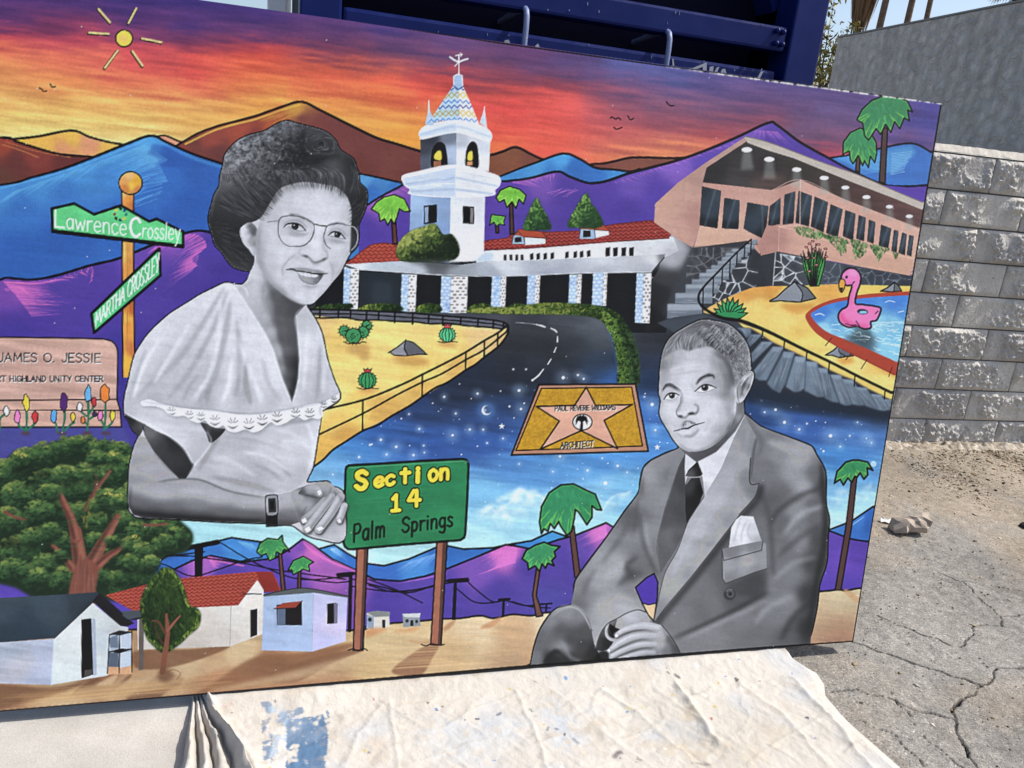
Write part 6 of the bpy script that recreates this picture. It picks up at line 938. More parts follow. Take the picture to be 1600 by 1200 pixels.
PNAME = {0: ('painted_landscape', None), 1: ('painted_woman', 'grey toned portrait of a woman in glasses and a lace trimmed dress'), 2: ('painted_man', 'grey toned portrait of a seated man in suit and tie'), 4: ('painted_bell_tower', None), 5: ('painted_hotel', None), 6: ('painted_house', 'pink flat roofed house with dark windows'), 7: ('painted_town_sign', None), 8: ('painted_star_plaque', None), 9: ('painted_flamingo', None), 10: ('painted_tree', None), 45: ('painted_tree', None), 11: ('painted_cottage', None), 41: ('painted_cottage', None), 42: ('painted_cottage', None), 43: ('painted_cottage', None), 44: ('painted_cottage', None), 13: ('painted_nameplate', None), 14: ('painted_street_sign', None)}
for _k in range(20, 34): PNAME[_k] = ('painted_palm', None)
# ---------------------------------------------------------------- finish the painting: carry it over the edges, ink the border, crisp it up
for _r in range(PH):
    _y = _r+OY; _e = min(int(1470-(_y-161)*.1627-3-OX), PW-2); CV[_r, _e:] = CV[_r, _e-1]; PID[_r, _e:] = PID[_r, _e-1]
line("1471 161 1402 583 1333 1003", 3.2, s=0); line("-200 1129 0 1112 400 1078 800 1043 1200 1012 1333 1003", 4, s=0); line("-200 -70 400 8 800 70 1200 125 1470 161", 2.6, s=0)
_pm = ((PID == 1) | (PID == 2)).astype(np.float32)[..., None]; CV += _pm*((CV-.55)*.10-.03*(CV > .6))
_b = np.stack([blur(CV[..., i], 14) for i in range(3)], 2); CV += (CV-_b)*.07
CV += (CV-np.stack([blur(CV[..., i], 1.2) for i in range(3)], 2))*.7
np.clip(CV, 0, 1, out=CV); CV -= .018*np.sin(2*np.pi*CV)
_gray = CV.mean(2, keepdims=True); CV[...] = _gray+(CV-_gray)*.82
for _i in range(150):  # sun glint on the top edge, painted as broken white strokes
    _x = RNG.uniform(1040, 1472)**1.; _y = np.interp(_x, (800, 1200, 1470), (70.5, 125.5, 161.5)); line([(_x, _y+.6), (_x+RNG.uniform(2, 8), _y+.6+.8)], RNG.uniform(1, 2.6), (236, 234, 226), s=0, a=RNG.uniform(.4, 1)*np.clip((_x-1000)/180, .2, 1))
CV *= (1+.04*FINE+.03*SOFT+.05*STRK+.05*vnoise(PH, PW, 1.3, 1.3, 200)+.03*vnoise(PH, PW, 1.2, 7, 201)+.03*vnoise(PH, PW, 7, 1.2, 202))[..., None]; np.clip(CV, 0, 1, out=CV)
# ================================================================ helpers
def gnd(x, y, z=0.):
    """where a sight line of the photograph meets height z"""
    d = CAMR @ np.array([x-800., y-600., FPX]); t = (z-CAMH)/d[2]; return np.array([d[0]*t, d[1]*t, z])
def mat(name, col, rough=.8, spec=.3, metal=0.):
    m = bpy.data.materials.new(name); m.use_nodes = True; b = m.node_tree.nodes['Principled BSDF']
    b.inputs['Base Color'].default_value = (*col, 1); b.inputs['Roughness'].default_value = rough; b.inputs['Specular IOR Level'].default_value = spec; b.inputs['Metallic'].default_value = metal
    return m
def N(m, t, **k):
    n = m.node_tree.nodes.new(t)
    for a, v in k.items(): setattr(n, a, v)
    return n
def L(m, a, b): m.node_tree.links.new(a, b)
def bsdf(m): return m.node_tree.nodes['Principled BSDF']
def noise_col(m, stops, scale, detail=6, rough=.6, coord='Object', stretch=None):
    tc = N(m, 'ShaderNodeTexCoord'); n = N(m, 'ShaderNodeTexNoise'); n.inputs['Scale'].default_value = scale; n.inputs['Detail'].default_value = detail; n.inputs['Roughness'].default_value = rough
    if stretch:
        mp = N(m, 'ShaderNodeMapping'); mp.inputs['Scale'].default_value = stretch; L(m, tc.outputs[coord], mp.inputs[0]); L(m, mp.outputs[0], n.inputs['Vector'])
    else: L(m, tc.outputs[coord], n.inputs['Vector'])
    r = N(m, 'ShaderNodeValToRGB'); el = r.color_ramp.elements
    while len(el) < len(stops): el.new(.5)
    for e, (p, c) in zip(el, stops): e.position = p; e.color = (*c, 1)
    L(m, n.outputs['Fac'], r.inputs[0]); return r, n
def mixc(m, a, b, fac, mode='MIX'):
    x = N(m, 'ShaderNodeMix', data_type='RGBA', blend_type=mode)
    for s, v in ((6, a), (7, b)):
        if hasattr(v, 'links'): L(m, v, x.inputs[s])
        else: x.inputs[s].default_value = (*v, 1)
    if hasattr(fac, 'links'): L(m, fac, x.inputs[0])
    else: x.inputs[0].default_value = fac
    return x.outputs[2]
def bump(m, src, dist, strength=1., prev=None):
    b = N(m, 'ShaderNodeBump'); b.inputs['Distance'].default_value = dist; b.inputs['Strength'].default_value = strength; L(m, src, b.inputs['Height'])
    if prev is not None: L(m, prev, b.inputs['Normal'])
    return b.outputs[0]
def attr(m, name='paint'):
    a = N(m, 'ShaderNodeAttribute'); a.attribute_name = name; return a.outputs['Color']
def mesh_np(name, V, F, m, parent=None, smooth=False, col=None):
    """mesh object from numpy vertices / faces (all faces the same size); col: per-vertex linear rgb"""
    me = bpy.data.meshes.new(name); V = np.asarray(V, np.float32); F = np.asarray(F, np.int32); k = F.shape[1]
    me.vertices.add(len(V)); me.vertices.foreach_set('co', V.ravel()); me.loops.add(F.size); me.loops.foreach_set('vertex_index', F.ravel())
    me.polygons.add(len(F)); me.polygons.foreach_set('loop_start', np.arange(0, F.size, k, dtype=np.int32)); me.polygons.foreach_set('loop_total', np.full(len(F), k, np.int32))
    if smooth: me.polygons.foreach_set('use_smooth', np.ones(len(F), bool))
    me.update(calc_edges=True); me.validate(clean_customdata=False)
    if col is not None:
        at = me.color_attributes.new('paint', 'FLOAT_COLOR', 'POINT'); c = np.ones((len(V), 4), np.float32); c[:, :3] = col; at.data.foreach_set('color', c.ravel())
    if m: me.materials.append(m)
    o = bpy.data.objects.new(name, me); COL.objects.link(o)
    if parent: o.parent = parent
    return o
def bm_obj(name, bm, m, parent=None, smooth=False):
    me = bpy.data.meshes.new(name); bm.normal_update(); bm.to_mesh(me); bm.free()
    if smooth: me.polygons.foreach_set('use_smooth', np.ones(len(me.polygons), bool))
    if m: me.materials.append(m)
    o = bpy.data.objects.new(name, me); COL.objects.link(o)
    if parent: o.parent = parent
    return o
def thing(name, label, cat, loc=(0, 0, 0), rz=0., group=None):
    o = bpy.data.objects.new(name, None); COL.objects.link(o); o.location = loc; o.rotation_euler = (0, 0, rz); o.empty_display_size = .1
    return tag(o, label, cat, group)
def tag(o, label=None, cat=None, group=None, kind=None):
    for k, v in (('label', label), ('category', cat), ('group', group), ('kind', kind)):
        if v: o[k] = v
    return o
def box_bm(bm, x0, x1, y0, y1, z0, z1, bev=0.):
    vs = [bm.verts.new(p) for p in ((x0, y0, z0), (x1, y0, z0), (x1, y1, z0), (x0, y1, z0), (x0, y0, z1), (x1, y0, z1), (x1, y1, z1), (x0, y1, z1))]
    fs = [bm.faces.new([vs[i] for i in f]) for f in ((3, 2, 1, 0), (4, 5, 6, 7), (0, 1, 5, 4), (1, 2, 6, 5), (2, 3, 7, 6), (3, 0, 4, 7))]
    if bev: bmesh.ops.bevel(bm, geom=list({e for f in fs for e in f.edges}), offset=bev, segments=2, affect='EDGES', profile=.6)
def box(name, d, m, parent=None, bev=.004):
    bm = bmesh.new(); box_bm(bm, *d, bev=bev); return bm_obj(name, bm, m, parent)
def tube(name, pts, r, m, parent=None, seg=10, cap=True):
    pts = [Vector(p) for p in pts]; rr = r if isinstance(r, (list, tuple)) else [r]*len(pts); V = []; F = []; nrm = None
    for i, p in enumerate(pts):
        t = (pts[min(i+1, len(pts)-1)]-pts[max(i-1, 0)]).normalized()
        if nrm is None: nrm = t.orthogonal().normalized()
        nrm = (nrm-t*nrm.dot(t)).normalized(); b = t.cross(nrm)
        for k in range(seg):
            a = 2*math.pi*k/seg; V.append(p+(nrm*math.cos(a)+b*math.sin(a))*rr[i])
    for i in range(len(pts)-1):
        for k in range(seg): F.append((i*seg+k, i*seg+(k+1) % seg, (i+1)*seg+(k+1) % seg, (i+1)*seg+k))
    return mesh_np(name, [tuple(v) for v in V], F, m, parent, smooth=True)
def nz(V, scale, seed=0, octv=4, ridged=False):
    """fractal noise at points V (n,3) -> n"""
    out = np.empty(len(V)); s = Vector((seed*17.3, seed*5.1, seed*9.7))
    f = mnoise.fractal if not ridged else (lambda p, h, l, o: mnoise.ridged_multi_fractal(p, h, l, o, 1., 2.))
    for i, v in enumerate(V): out[i] = f(Vector(v)*scale+s, 1., 2., octv)
    return out
def ngrid(xs, ys, cell, seed, octv=3):
    """fast 2-D value noise on an arbitrary grid"""
    rs_ = np.random.RandomState(seed); T = rs_.rand(256, 256)-.5; out = 0; amp = 1.
    X, Y = np.meshgrid(xs, ys)
    for o in range(octv):
        x = X/cell*2**o+o*13.7; y = Y/cell*2**o+o*7.1; xi = np.floor(x).astype(int); yi = np.floor(y).astype(int); fx = x-xi; fy = y-yi
        fx = fx*fx*(3-2*fx); fy = fy*fy*(3-2*fy); g_ = lambda a, b: T[b % 256, a % 256]
        out = out+amp*((g_(xi, yi)*(1-fx)+g_(xi+1, yi)*fx)*(1-fy)+(g_(xi, yi+1)*(1-fx)+g_(xi+1, yi+1)*fx)*fy); amp *= .5
    return out
def seg_dist(X, Y, pts):
    d = np.full(X.shape, 9.); pts = np.asarray(pts, float)
    for a, b in zip(pts[:-1], pts[1:]):
        v = b-a; t = np.clip(((X-a[0])*v[0]+(Y-a[1])*v[1])/(v@v+1e-12), 0, 1); d = np.minimum(d, np.hypot(X-a[0]-t*v[0], Y-a[1]-t*v[1]))
    return d
def quads(nx, ny, off=0):
    i = np.arange(nx-1)[None]+np.arange(ny-1)[:, None]*nx; i = i.ravel()+off
    return np.stack([i, i+1, i+nx+1, i+nx], 1)
lin = lambda c: np.where(c <= .04045, c/12.92, ((c+.055)/1.055)**2.4)
R_ = random.Random(5)
# ================================================================ ground
def px_line(s, z=0.): return [gnd(x, y, z)[:2] for x, y in P(s)]
CRACKS = [("1333 1003 1375 1020 1420 1035 1460 1047 1500 1060 1535 1074", .0065), ("1295 1082 1350 1084 1400 1098 1430 1112 1470 1120 1487 1126", .0040), ("1535 1074 1520 1085 1498 1092 1495 1115 1488 1127 1500 1155 1512 1180 1525 1200 1540 1230", .0075), ("1535 1074 1555 1063 1562 1045 1600 1044 1660 1040", .0045), ("1420 983 1450 995 1480 1007 1503 1011 1515 1000 1522 978 1560 976 1565 965 1620 960", .0045), ("1565 965 1540 945 1520 925 1508 910 1470 895", .0028), ("1503 908 1540 912 1600 925", .0022), ("1370 960 1420 983", .002), ("1487 1126 1470 1120", .004), ("1390 1080 1440 1150 1500 1200", .0016), ("1340 1130 1400 1150 1450 1210", .0014)]
ax0, ax1, ay0, ay1, st_ = .95, 3.9, 1.5, 4.95, .0088
xs = np.concatenate([np.arange(ax0, 2.2, .0046), np.arange(2.2, ax1, .013)]); ys = np.concatenate([np.arange(ay0, 1.72, .013), np.arange(1.72, 2.98, .0046), np.arange(2.98, ay1, .013)]); X, Y = np.meshgrid(xs, ys)
fade = np.clip(np.minimum(np.minimum(X-xs[0], xs[-1]-X), np.minimum(Y-ys[0], ys[-1]-Y))/.15, 0, 1)
Z = (ngrid(xs, ys, .5, 1, 3)*.008+ngrid(xs, ys, .06, 2, 3)*.0022+ngrid(xs, ys, .02, 3, 1)*.0016)
wob = ngrid(xs, ys, .05, 4, 3)*.02; wob2 = ngrid(xs, ys, .05, 5, 3)*.02; crk = np.zeros_like(X)
for s, w in CRACKS:
    d = seg_dist(X+wob, Y+wob2, px_line(s)); wv = w*(1+.9*ngrid(xs, ys, .06, 9, 2)); crk = np.maximum(crk, np.clip(1.5-d/np.maximum(wv*.42, .001), 0, 1))
    Z += .003*np.clip(1-d/.06, 0, 1)
Z = (Z-.020*crk)*fade
dirt = np.clip(ngrid(xs, ys, .35, 12, 4)*1.6+.35+np.clip((Y-3.0-.1*(X-2))/.8, -.5, .8), 0, 1)
spk = ngrid(xs, ys, .012, 21, 1); spk2 = ngrid(xs, ys, .03, 22, 2); blot = ngrid(xs, ys, .6, 23, 3)
A0 = np.array([.232, .222, .206]); A1 = np.array([.315, .252, .180])
C = A0+(A1-A0)*dirt[..., None]*.55
C = C*(1+.38*blot+.30*spk2+.16*spk)[..., None]
C = C*(1-.93*np.clip(crk*1.4, 0, 1)[..., None]); C = np.clip(C, .012, .6)
m_as = mat('asphalt_weathered', (.2, .19, .17), .93, .2); _r1, _q1 = noise_col(m_as, ((.33, (.25, .24, .23)), (.44, (.92, .92, .92)), (.60, (1.1, 1.09, 1.06)), (.68, (2.3, 2.2, 2.05))), 150, 3, .65); _r2, _q2 = noise_col(m_as, ((.3, (.72, .72, .72)), (.7, (1.22, 1.2, 1.17))), 34, 5, .7)
L(m_as, mixc(m_as, mixc(m_as, attr(m_as), _r1.outputs[0], .85, 'MULTIPLY'), _r2.outputs[0], .8, 'MULTIPLY'), bsdf(m_as).inputs['Base Color'])
_t = N(m_as, 'ShaderNodeTexCoord'); _n = N(m_as, 'ShaderNodeTexNoise'); _n.inputs['Scale'].default_value = 260; _n.inputs['Detail'].default_value = 3; L(m_as, _t.outputs['Object'], _n.inputs['Vector']); L(m_as, bump(m_as, _n.outputs['Fac'], .004, 1.), bsdf(m_as).inputs['Normal'])
V = np.stack([X, Y, Z], 2).reshape(-1, 3); F = quads(len(xs), len(ys)); Cv = C.reshape(-1, 3)
B = 900.; xo = [-B, xs[0], xs[-1], B]; yo = [-B, ys[0], ys[-1], B]; off = len(V); ring = []; rf = []
for j in range(4):
    for i in range(4): ring.append((xo[i], yo[j], 0))
for j in range(3):
    for i in range(3):
        if not (i == 1 and j == 1): rf.append((off+j*4+i, off+j*4+i+1, off+(j+1)*4+i+1, off+(j+1)*4+i))
asphalt = mesh_np('asphalt', np.vstack([V, ring]), np.vstack([F, rf]), m_as, smooth=True, col=np.vstack([Cv, np.tile((.21, .19, .165), (16, 1))])); tag(asphalt, kind='structure')
GZ = lambda x, y: 0.
# concrete pad under the panel and the bin
m_sl = mat('pad_concrete', (.4, .38, .35), .9, .2); r, n = noise_col(m_sl, ((.3, (.38, .36, .33)), (.55, (.45, .43, .40)), (.75, (.51, .49, .455))), 5, 10, .7); r2, n2 = noise_col(m_sl, ((.30, (.72, .71, .70)), (.55, (1, 1, 1)), (.75, (1.1, 1.1, 1.1))), 230, 5, .75); L(m_sl, mixc(m_sl, r.outputs[0], r2.outputs[0], .8, 'MULTIPLY'), bsdf(m_sl).inputs['Base Color']); L(m_sl, bump(m_sl, n2.outputs['Fac'], .0015, .8), bsdf(m_sl).inputs['Normal'])
bm = bmesh.new(); box_bm(bm, -6, .32, .3, 3.4, -.1, .012, .006); slab = bm_obj('concrete_slab', bm, m_sl); tag(slab, kind='structure')
# ================================================================ the mural: stretched canvas leaning back 6.5 deg
MO = np.array([-1.2221663594, 1.5948513096, .05]); MA = math.radians(15.805); MU = np.array([math.cos(MA), math.sin(MA), 0]); MB_ = np.array([-MU[1], MU[0], 0]); MT = math.radians(6.5)
MV = np.array([0, 0, math.cos(MT)])+MB_*math.sin(MT); MN = np.cross(MU, MV)   # MN points to the viewer's side
S0, S1, MH_ = -.58, 2.579, 1.77
TRACE = np.array([[693.8333126, -33.7324084, 0.], [90.8563806, -653.4565272, 1112.], [.1327243898, -.0945137140, 1.]])   # panel metres -> tracing-sheet units of the painter
mural = thing('mural_canvas', 'wide painted canvas of portraits and desert landmarks propped on the drop cloth', 'mural', tuple(MO+MU*1.0))
minv = Matrix.Translation(-(Vector(MO)+Vector(MU)*1.0))
m_mu = mat('mural_acrylic', (.5, .5, .5), .55, .16); _rr, _rn = noise_col(m_mu, ((.3, (.36, .36, .36)), (.7, (.7, .7, .7))), 5, 5, .6); L(m_mu, _rr.outputs[0], bsdf(m_mu).inputs['Roughness']); L(m_mu, attr(m_mu), bsdf(m_mu).inputs['Base Color'])
_t = N(m_mu, 'ShaderNodeTexCoord'); _n = N(m_mu, 'ShaderNodeTexNoise'); _n.inputs['Scale'].default_value = 420; _n.inputs['Detail'].default_value = 2; L(m_mu, _t.outputs['Object'], _n.inputs['Vector'])
_n2 = N(m_mu, 'ShaderNodeTexNoise'); _n2.inputs['Scale'].default_value = 60; _n2.inputs['Detail'].default_value = 5; _mp = N(m_mu, 'ShaderNodeMapping'); _mp.inputs['Scale'].default_value = (.7, .7, 1.5); _mp.inputs['Rotation'].default_value = (0, .12, 0); L(m_mu, _t.outputs['Object'], _mp.inputs[0]); L(m_mu, _mp.outputs[0], _n2.inputs['Vector'])
L(m_mu, bump(m_mu, _n.outputs['Fac'], .0010, .32, bump(m_mu, _n2.outputs['Fac'], .0022, .2)), bsdf(m_mu).inputs['Normal'])
PAINT_GAIN = 1.22
dS = .0022; ntt = int(MH_/dS)+1
ss = np.concatenate([np.linspace(S0, -.13, 75, endpoint=False), np.linspace(-.13, S1, int((S1+.13)/dS))]); ns = len(ss); tt = np.linspace(0, 1, ntt); SS_, TT_ = np.meshgrid(ss, tt)
sag = .006*np.sin(np.pi*np.clip(SS_/S1, 0, 1)); TM_ = sag+TT_*(MH_-sag)
w_ = TRACE[2, 0]*SS_+TRACE[2, 1]*TM_+1; PX = (TRACE[0, 0]*SS_+TRACE[0, 1]*TM_)/w_; PY = (TRACE[1, 0]*SS_+TRACE[1, 1]*TM_+1112)/w_
def sample(A, px, py):
    x = np.clip(px-OX-.5, 0, PW-2.001); y = np.clip(py-OY-.5, 0, PH-2.001); xi = x.astype(int); yi = y.astype(int); fx = (x-xi)[..., None]; fy = (y-yi)[..., None]
    return (A[yi, xi]*(1-fx)+A[yi, xi+1]*fx)*(1-fy)+(A[yi+1, xi]*(1-fx)+A[yi+1, xi+1]*fx)*fy
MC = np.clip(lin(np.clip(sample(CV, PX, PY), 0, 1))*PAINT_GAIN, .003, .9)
# tiny unpainted nicks and lint
nick = np.random.RandomState(9)
for _ in range(130):
    a, b = nick.randint(3, ns-3), nick.randint(3, ntt-3); MC[b, a] = (.75, .75, .74)
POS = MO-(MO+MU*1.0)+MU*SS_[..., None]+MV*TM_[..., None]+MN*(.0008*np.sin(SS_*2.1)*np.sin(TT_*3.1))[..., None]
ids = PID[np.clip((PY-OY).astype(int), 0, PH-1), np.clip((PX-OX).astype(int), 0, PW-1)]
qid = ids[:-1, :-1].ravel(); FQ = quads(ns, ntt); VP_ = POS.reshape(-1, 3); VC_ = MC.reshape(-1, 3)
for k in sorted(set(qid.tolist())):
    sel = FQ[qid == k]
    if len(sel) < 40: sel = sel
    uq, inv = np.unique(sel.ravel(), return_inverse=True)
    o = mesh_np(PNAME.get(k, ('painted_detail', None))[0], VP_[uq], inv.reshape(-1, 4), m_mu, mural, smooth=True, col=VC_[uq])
    if PNAME.get(k, (0, None))[1]: o['label'] = PNAME[k][1]
m_cv = mat('edge_paint', (.02, .02, .025), .6, .3); r, n = noise_col(m_cv, ((.4, (.012, .011, .014)), (.7, (.022, .02, .024))), 55, 5, .7); L(m_cv, r.outputs[0], bsdf(m_cv).inputs['Base Color'])
bm = bmesh.new(); c8 = []
for s in (S0, S1):
    for t in (0, MH_):
        for d in (-.0015, -.036): c8.append(bm.verts.new(tuple(MU*(s-1.0)+MV*t+MN*d)))
for f in ((0, 1, 3, 2), (4, 6, 7, 5), (0, 4, 5, 1), (2, 3, 7, 6), (0, 2, 6, 4), (1, 5, 7, 3)): bm.faces.new([c8[i] for i in f])
bmesh.ops.recalc_face_normals(bm, faces=bm.faces); bm_obj('canvas_edge', bm, m_cv, mural)
# ================================================================ drop cloth
DU, DN = MU, -MB_                      # along the panel, towards the viewer
lft = [(-.800, 1.765), (-.791, 1.741), (-.770, 1.68), (-.752, 1.62), (-.732, 1.555), (-.716, 1.495), (-.70, 1.42), (-.68, 1.3), (-.66, 1.0)]
inn = [(-.775, 1.772), (-.757, 1.748), (-.712, 1.69), (-.667, 1.632), (-.612, 1.57), (-.558, 1.515), (-.50, 1.43), (-.43, 1.3), (-.3, 1.0)]
rgt = [(.995, 2.31), (1.019, 2.27), (1.042, 2.205), (1.095, 2.165), (1.10, 2.11), (1.084, 2.054), (1.10, 1.98), (1.116, 1.931), (1.157, 1.846), (1.195, 1.767), (1.23, 1.66), (1.27, 1.5), (1.30, 1.3)]
def ab(p): d = np.array([p[0]-MO[0], p[1]-MO[1]]); return d@DU[:2], d@DN[:2]
def bnd(pts):
    q = np.array([ab(p) for p in pts]); return lambda b: np.interp(b, q[:, 1], q[:, 0])
fl_, fi_, fr_ = bnd(lft), bnd(inn), bnd(rgt)
bs = np.concatenate([np.linspace(-.035, .42, 118), np.linspace(.43, .78, 16)]); NU1, NU2 = 70, 400
rows_ = []
for b in bs: rows_.append(np.concatenate([np.linspace(fl_(b), fi_(b), NU1, endpoint=False), np.linspace(fi_(b), fr_(b), NU2)]))
Aa = np.array(rows_); Bb = np.repeat(bs[:, None], NU1+NU2, 1)
def nfield(A, B, cell, seed, octv=3, rot=0., sx=1.):
    x = (A*math.cos(rot)+B*math.sin(rot))*sx+5; y = -A*math.sin(rot)+B*math.cos(rot)+5; rs_ = np.random.RandomState(seed); T = rs_.rand(256, 256)-.5; out = 0; amp = 1.
    for o in range(octv):
        u = x/cell*2**o; v = y/cell*2**o; xi = np.floor(u).astype(int); yi = np.floor(v).astype(int); fx = u-xi; fy = v-yi; fx = fx*fx*(3-2*fx); fy = fy*fy*(3-2*fy)
        g_ = lambda a, b_: T[b_ % 256, a % 256]; out = out+amp*((g_(xi, yi)*(1-fx)+g_(xi+1, yi)*fx)*(1-fy)+(g_(xi, yi+1)*(1-fx)+g_(xi+1, yi+1)*fx)*fy); amp *= .5
    return out
wx = MO[0]+Aa*DU[0]+Bb*DN[0]; wy = MO[1]+Aa*DU[1]+Bb*DN[1]
base = .012*np.clip((.42-wx)/.14, 0, 1)+.004
zc = base+.006
zc += .0045*np.abs(nfield(Aa, Bb, .16, 31, 2, .6, .5))+.0050*np.abs(nfield(Aa, Bb, .05, 32, 3, -.5, .6))+.0042*np.abs(nfield(Aa, Bb, .024, 33, 3, .9, .5))
ridge = 1-np.abs(nfield(Aa, Bb, .14, 35, 2, .95, .35))*5; zc += .003*np.clip(ridge, 0, 1)**4
ridge = 1-np.abs(nfield(Aa, Bb, .10, 36, 2, -.35, .4))*6; zc += .0025*np.clip(ridge, 0, 1)**4
for s, h, w in (("604 1060 606 1090 612 1130 622 1200 640 1300", .006, .010), ("795 1060 815 1100 840 1160 862 1220", .007, .012), ("1025 1020 1040 1042 1062 1075 1090 1110 1120 1160", .020, .022), ("925 1070 1000 1110 1040 1150 1100 1200", .006, .014), ("1120 1025 1150 1060 1230 1120 1290 1190", .007, .016), ("600 1100 560 1150 540 1200", .005, .012), ("880 1065 960 1085 1060 1100 1160 1120", .005, .013), ("1240 1060 1290 1110 1340 1170 1390 1230", .012, .020)):
    q = np.array([ab(p) for p in px_line(s, .02)]); d = seg_dist(Aa+.012*nfield(Aa, Bb, .05, 91, 2), Bb, q); zc += h*.62*np.exp(-np.abs(d/(w*.6))**1.3)
q = np.array([ab(p) for p in px_line("1032 1018 1050 1044 1076 1078", .02)]); zc -= .012*np.exp(-(seg_dist(Aa, Bb, q)/.012)**2)
lift = np.clip(1-(Bb-.010)/.13, 0, 1)**1.15; zc = np.maximum(zc, (.0475-.005*np.abs(nfield(Aa, Bb, .06, 44, 2)))*lift+.004*np.abs(nfield(Aa, Bb, .03, 45, 2))*(Bb > .012))
zc = np.where(Bb < .012, np.minimum(zc, .048), zc)
edge_r = np.clip((np.vectorize(lambda b: float(fr_(b)))(bs)[:, None]-Aa)/.05, 0, 1); zc = base*.6+.003+(zc-base*.6-.003)*np.clip(edge_r*1.6, 0, 1)
# pleats along the left edge, the main sheet rolls over them
pw = np.clip((Aa-fl_(Bb))/np.maximum(fi_(Bb)-fl_(Bb), 1e-4), 0, 1.6); pz = (pw < 1.0)
grow = np.clip(.35+Bb/.22, .35, 1.15)
ple = .036*grow*np.abs(np.sin(pw*math.pi*3.6+1.5*nfield(Aa, Bb, .10, 51, 3)+.2))**.8+.008*nfield(Aa, Bb, .035, 52, 3)
roll = .040*grow*np.exp(-((pw-1.06)/.16)**2)
zc = np.where(pz, .016+ple*np.clip(pw*9, 0.05, 1), zc)+roll
st = lambda s, z=.02: np.array([ab(p) for p in px_line(s, z)])
CC = np.array([.485, .458, .415])*(1+.10*nfield(Aa, Bb, .25, 61, 3)+.07*nfield(Aa, Bb, .02, 62, 3))[..., None]
def stain(mask_, col, a): 
    global CC
    CC = CC+(np.array(col)-CC)*np.clip(mask_, 0, 1)[..., None]*a
def inpoly(A, B, q):
    r_ = np.zeros(A.shape, bool)
    for (x0, y0), (x1, y1) in zip(q, np.roll(q, -1, 0)):
        c = ((y0 > B) != (y1 > B)) & (A < (x1-x0)*(B-y0)/(y1-y0+1e-12)+x0); r_ ^= c
    return r_.astype(float)
nf = nfield(Aa, Bb, .03, 71, 4); nf2 = nfield(Aa, Bb, .012, 72, 3); nf3 = nfield(Aa, Bb, .11, 73, 3)
BLUE = (.045, .125, .245)
stain(inpoly(Aa, Bb, st("448 1128 505 1118 513 1150 508 1200 500 1240 446 1240"))*np.clip((nf+.7*nf2+.40)*4, 0, 1), BLUE, .90); stain(inpoly(Aa, Bb, st("425 1118 512 1100 516 1135 440 1140"))*np.clip((nf+.8*nf2-.05)*5, 0, 1), BLUE, .8); stain(inpoly(Aa, Bb, st("408 1106 424 1104 426 1200 412 1200"))*np.clip((nf+.8*nf2-.05)*5, 0, 1), BLUE, .75); stain(inpoly(Aa, Bb, st("420 1110 450 1105 446 1220 422 1220"))*(nf > .25), (.25, .36, .5), .6)
stain(inpoly(Aa, Bb, st("415 1120 448 1112 446 1230 420 1230"))*(nf < .12), (.58, .57, .55), .6)
def spot(s, col, r, a, thr=-.3, n_=nf):
    d = seg_dist(Aa, Bb, st(s)); stain(np.clip(1.3-d/r-.9*np.abs(nf2), 0, 1)*(n_ > thr), col, a)
for s, c, r, a, thr in (("552 1098 558 1097", (.12, .25, .5), .010, .9, -.2), ("680 1140 740 1150 800 1140", (.38, .46, .55), .07, .35, -.2), ("860 1110 880 1130 880 1160", (.36, .46, .58), .05, .4, -.2), ("700 1180 760 1190", (.42, .48, .55), .06, .3, -.3), ("1000 1150 1050 1170 1090 1160", (.40, .32, .22), .05, .35, -.2), ("1080 1110 1075 1130", (.42, .33, .2), .03, .4, -.2), ("1150 1170 1080 1180 1060 1140", (.45, .38, .27), .06, .3, -.3),
                        ("835 1072 836 1074", (.03, .03, .035), .008, .9, -.1), ("852 1068 855 1072", (.06, .06, .07), .008, .7, 0), ("774 1121 782 1116", (.03, .03, .05), .006, .9, -.2), ("828 1110 836 1120", (.06, .07, .08), .005, .8, -.1), ("856 1138 855 1142", (.05, .06, .08), .005, .8, -.2), ("868 1140 872 1141", (.05, .06, .08), .005, .8, -.2), ("895 1157 903 1163", (.05, .06, .08), .006, .8, -.2), ("960 1180 966 1174 975 1172", (.07, .05, .06), .009, .8, -.1), ("970 1186 1000 1184", (.12, .07, .07), .010, .6, 0), ("1042 1052 1044 1055", (.03, .03, .035), .009, .9, -.3), ("1054 1058 1060 1060", (.04, .045, .05), .007, .9, -.3), ("982 1102 985 1104", (.55, .5, .12), .010, .6, -.3), ("1004 1101", (.55, .5, .15), .006, .5, -.3) if False else ("1003 1101 1005 1101", (.55, .5, .15), .006, .5, -.3), ("1270 1149 1280 1151", (.22, .23, .3), .010, .8, -.3), ("1330 1160 1336 1162", (.35, .3, .25), .010, .4, -.2),
                        ("332 1092 338 1100", (.30, .12, .12), .014, .6, -.1), ("345 1110 375 1105", (.42, .25, .23), .014, .5, .05), ("575 1178 577 1179", (.05, .05, .09), .004, .8, -.5), ("690 1105 692 1106", (.05, .05, .05), .004, .8, -.5), ("632 1119 634 1120", (.05, .05, .05), .003, .8, -.5), ("1090 1190 1110 1192", (.1, .08, .1), .006, .6, -.1), ("1180 1190 1230 1120", (.50, .42, .3), .05, .3, -.2)): spot(s, c, r, a, thr)
stain(np.clip(nf3*3-.5, 0, 1), (.36, .42, .50), .3); stain(nfield(Aa, Bb, .09, 83, 4) > .42, (.40, .33, .25), .3)
stain(np.clip(nfield(Aa, Bb, .30, 95, 4)*2.2-.15, 0, 1), (.36, .33, .28), .28); stain(np.clip(nfield(Aa, Bb, .05, 96, 4)*3-.8, 0, 1), (.33, .29, .24), .5)
_dr = np.random.RandomState(12)
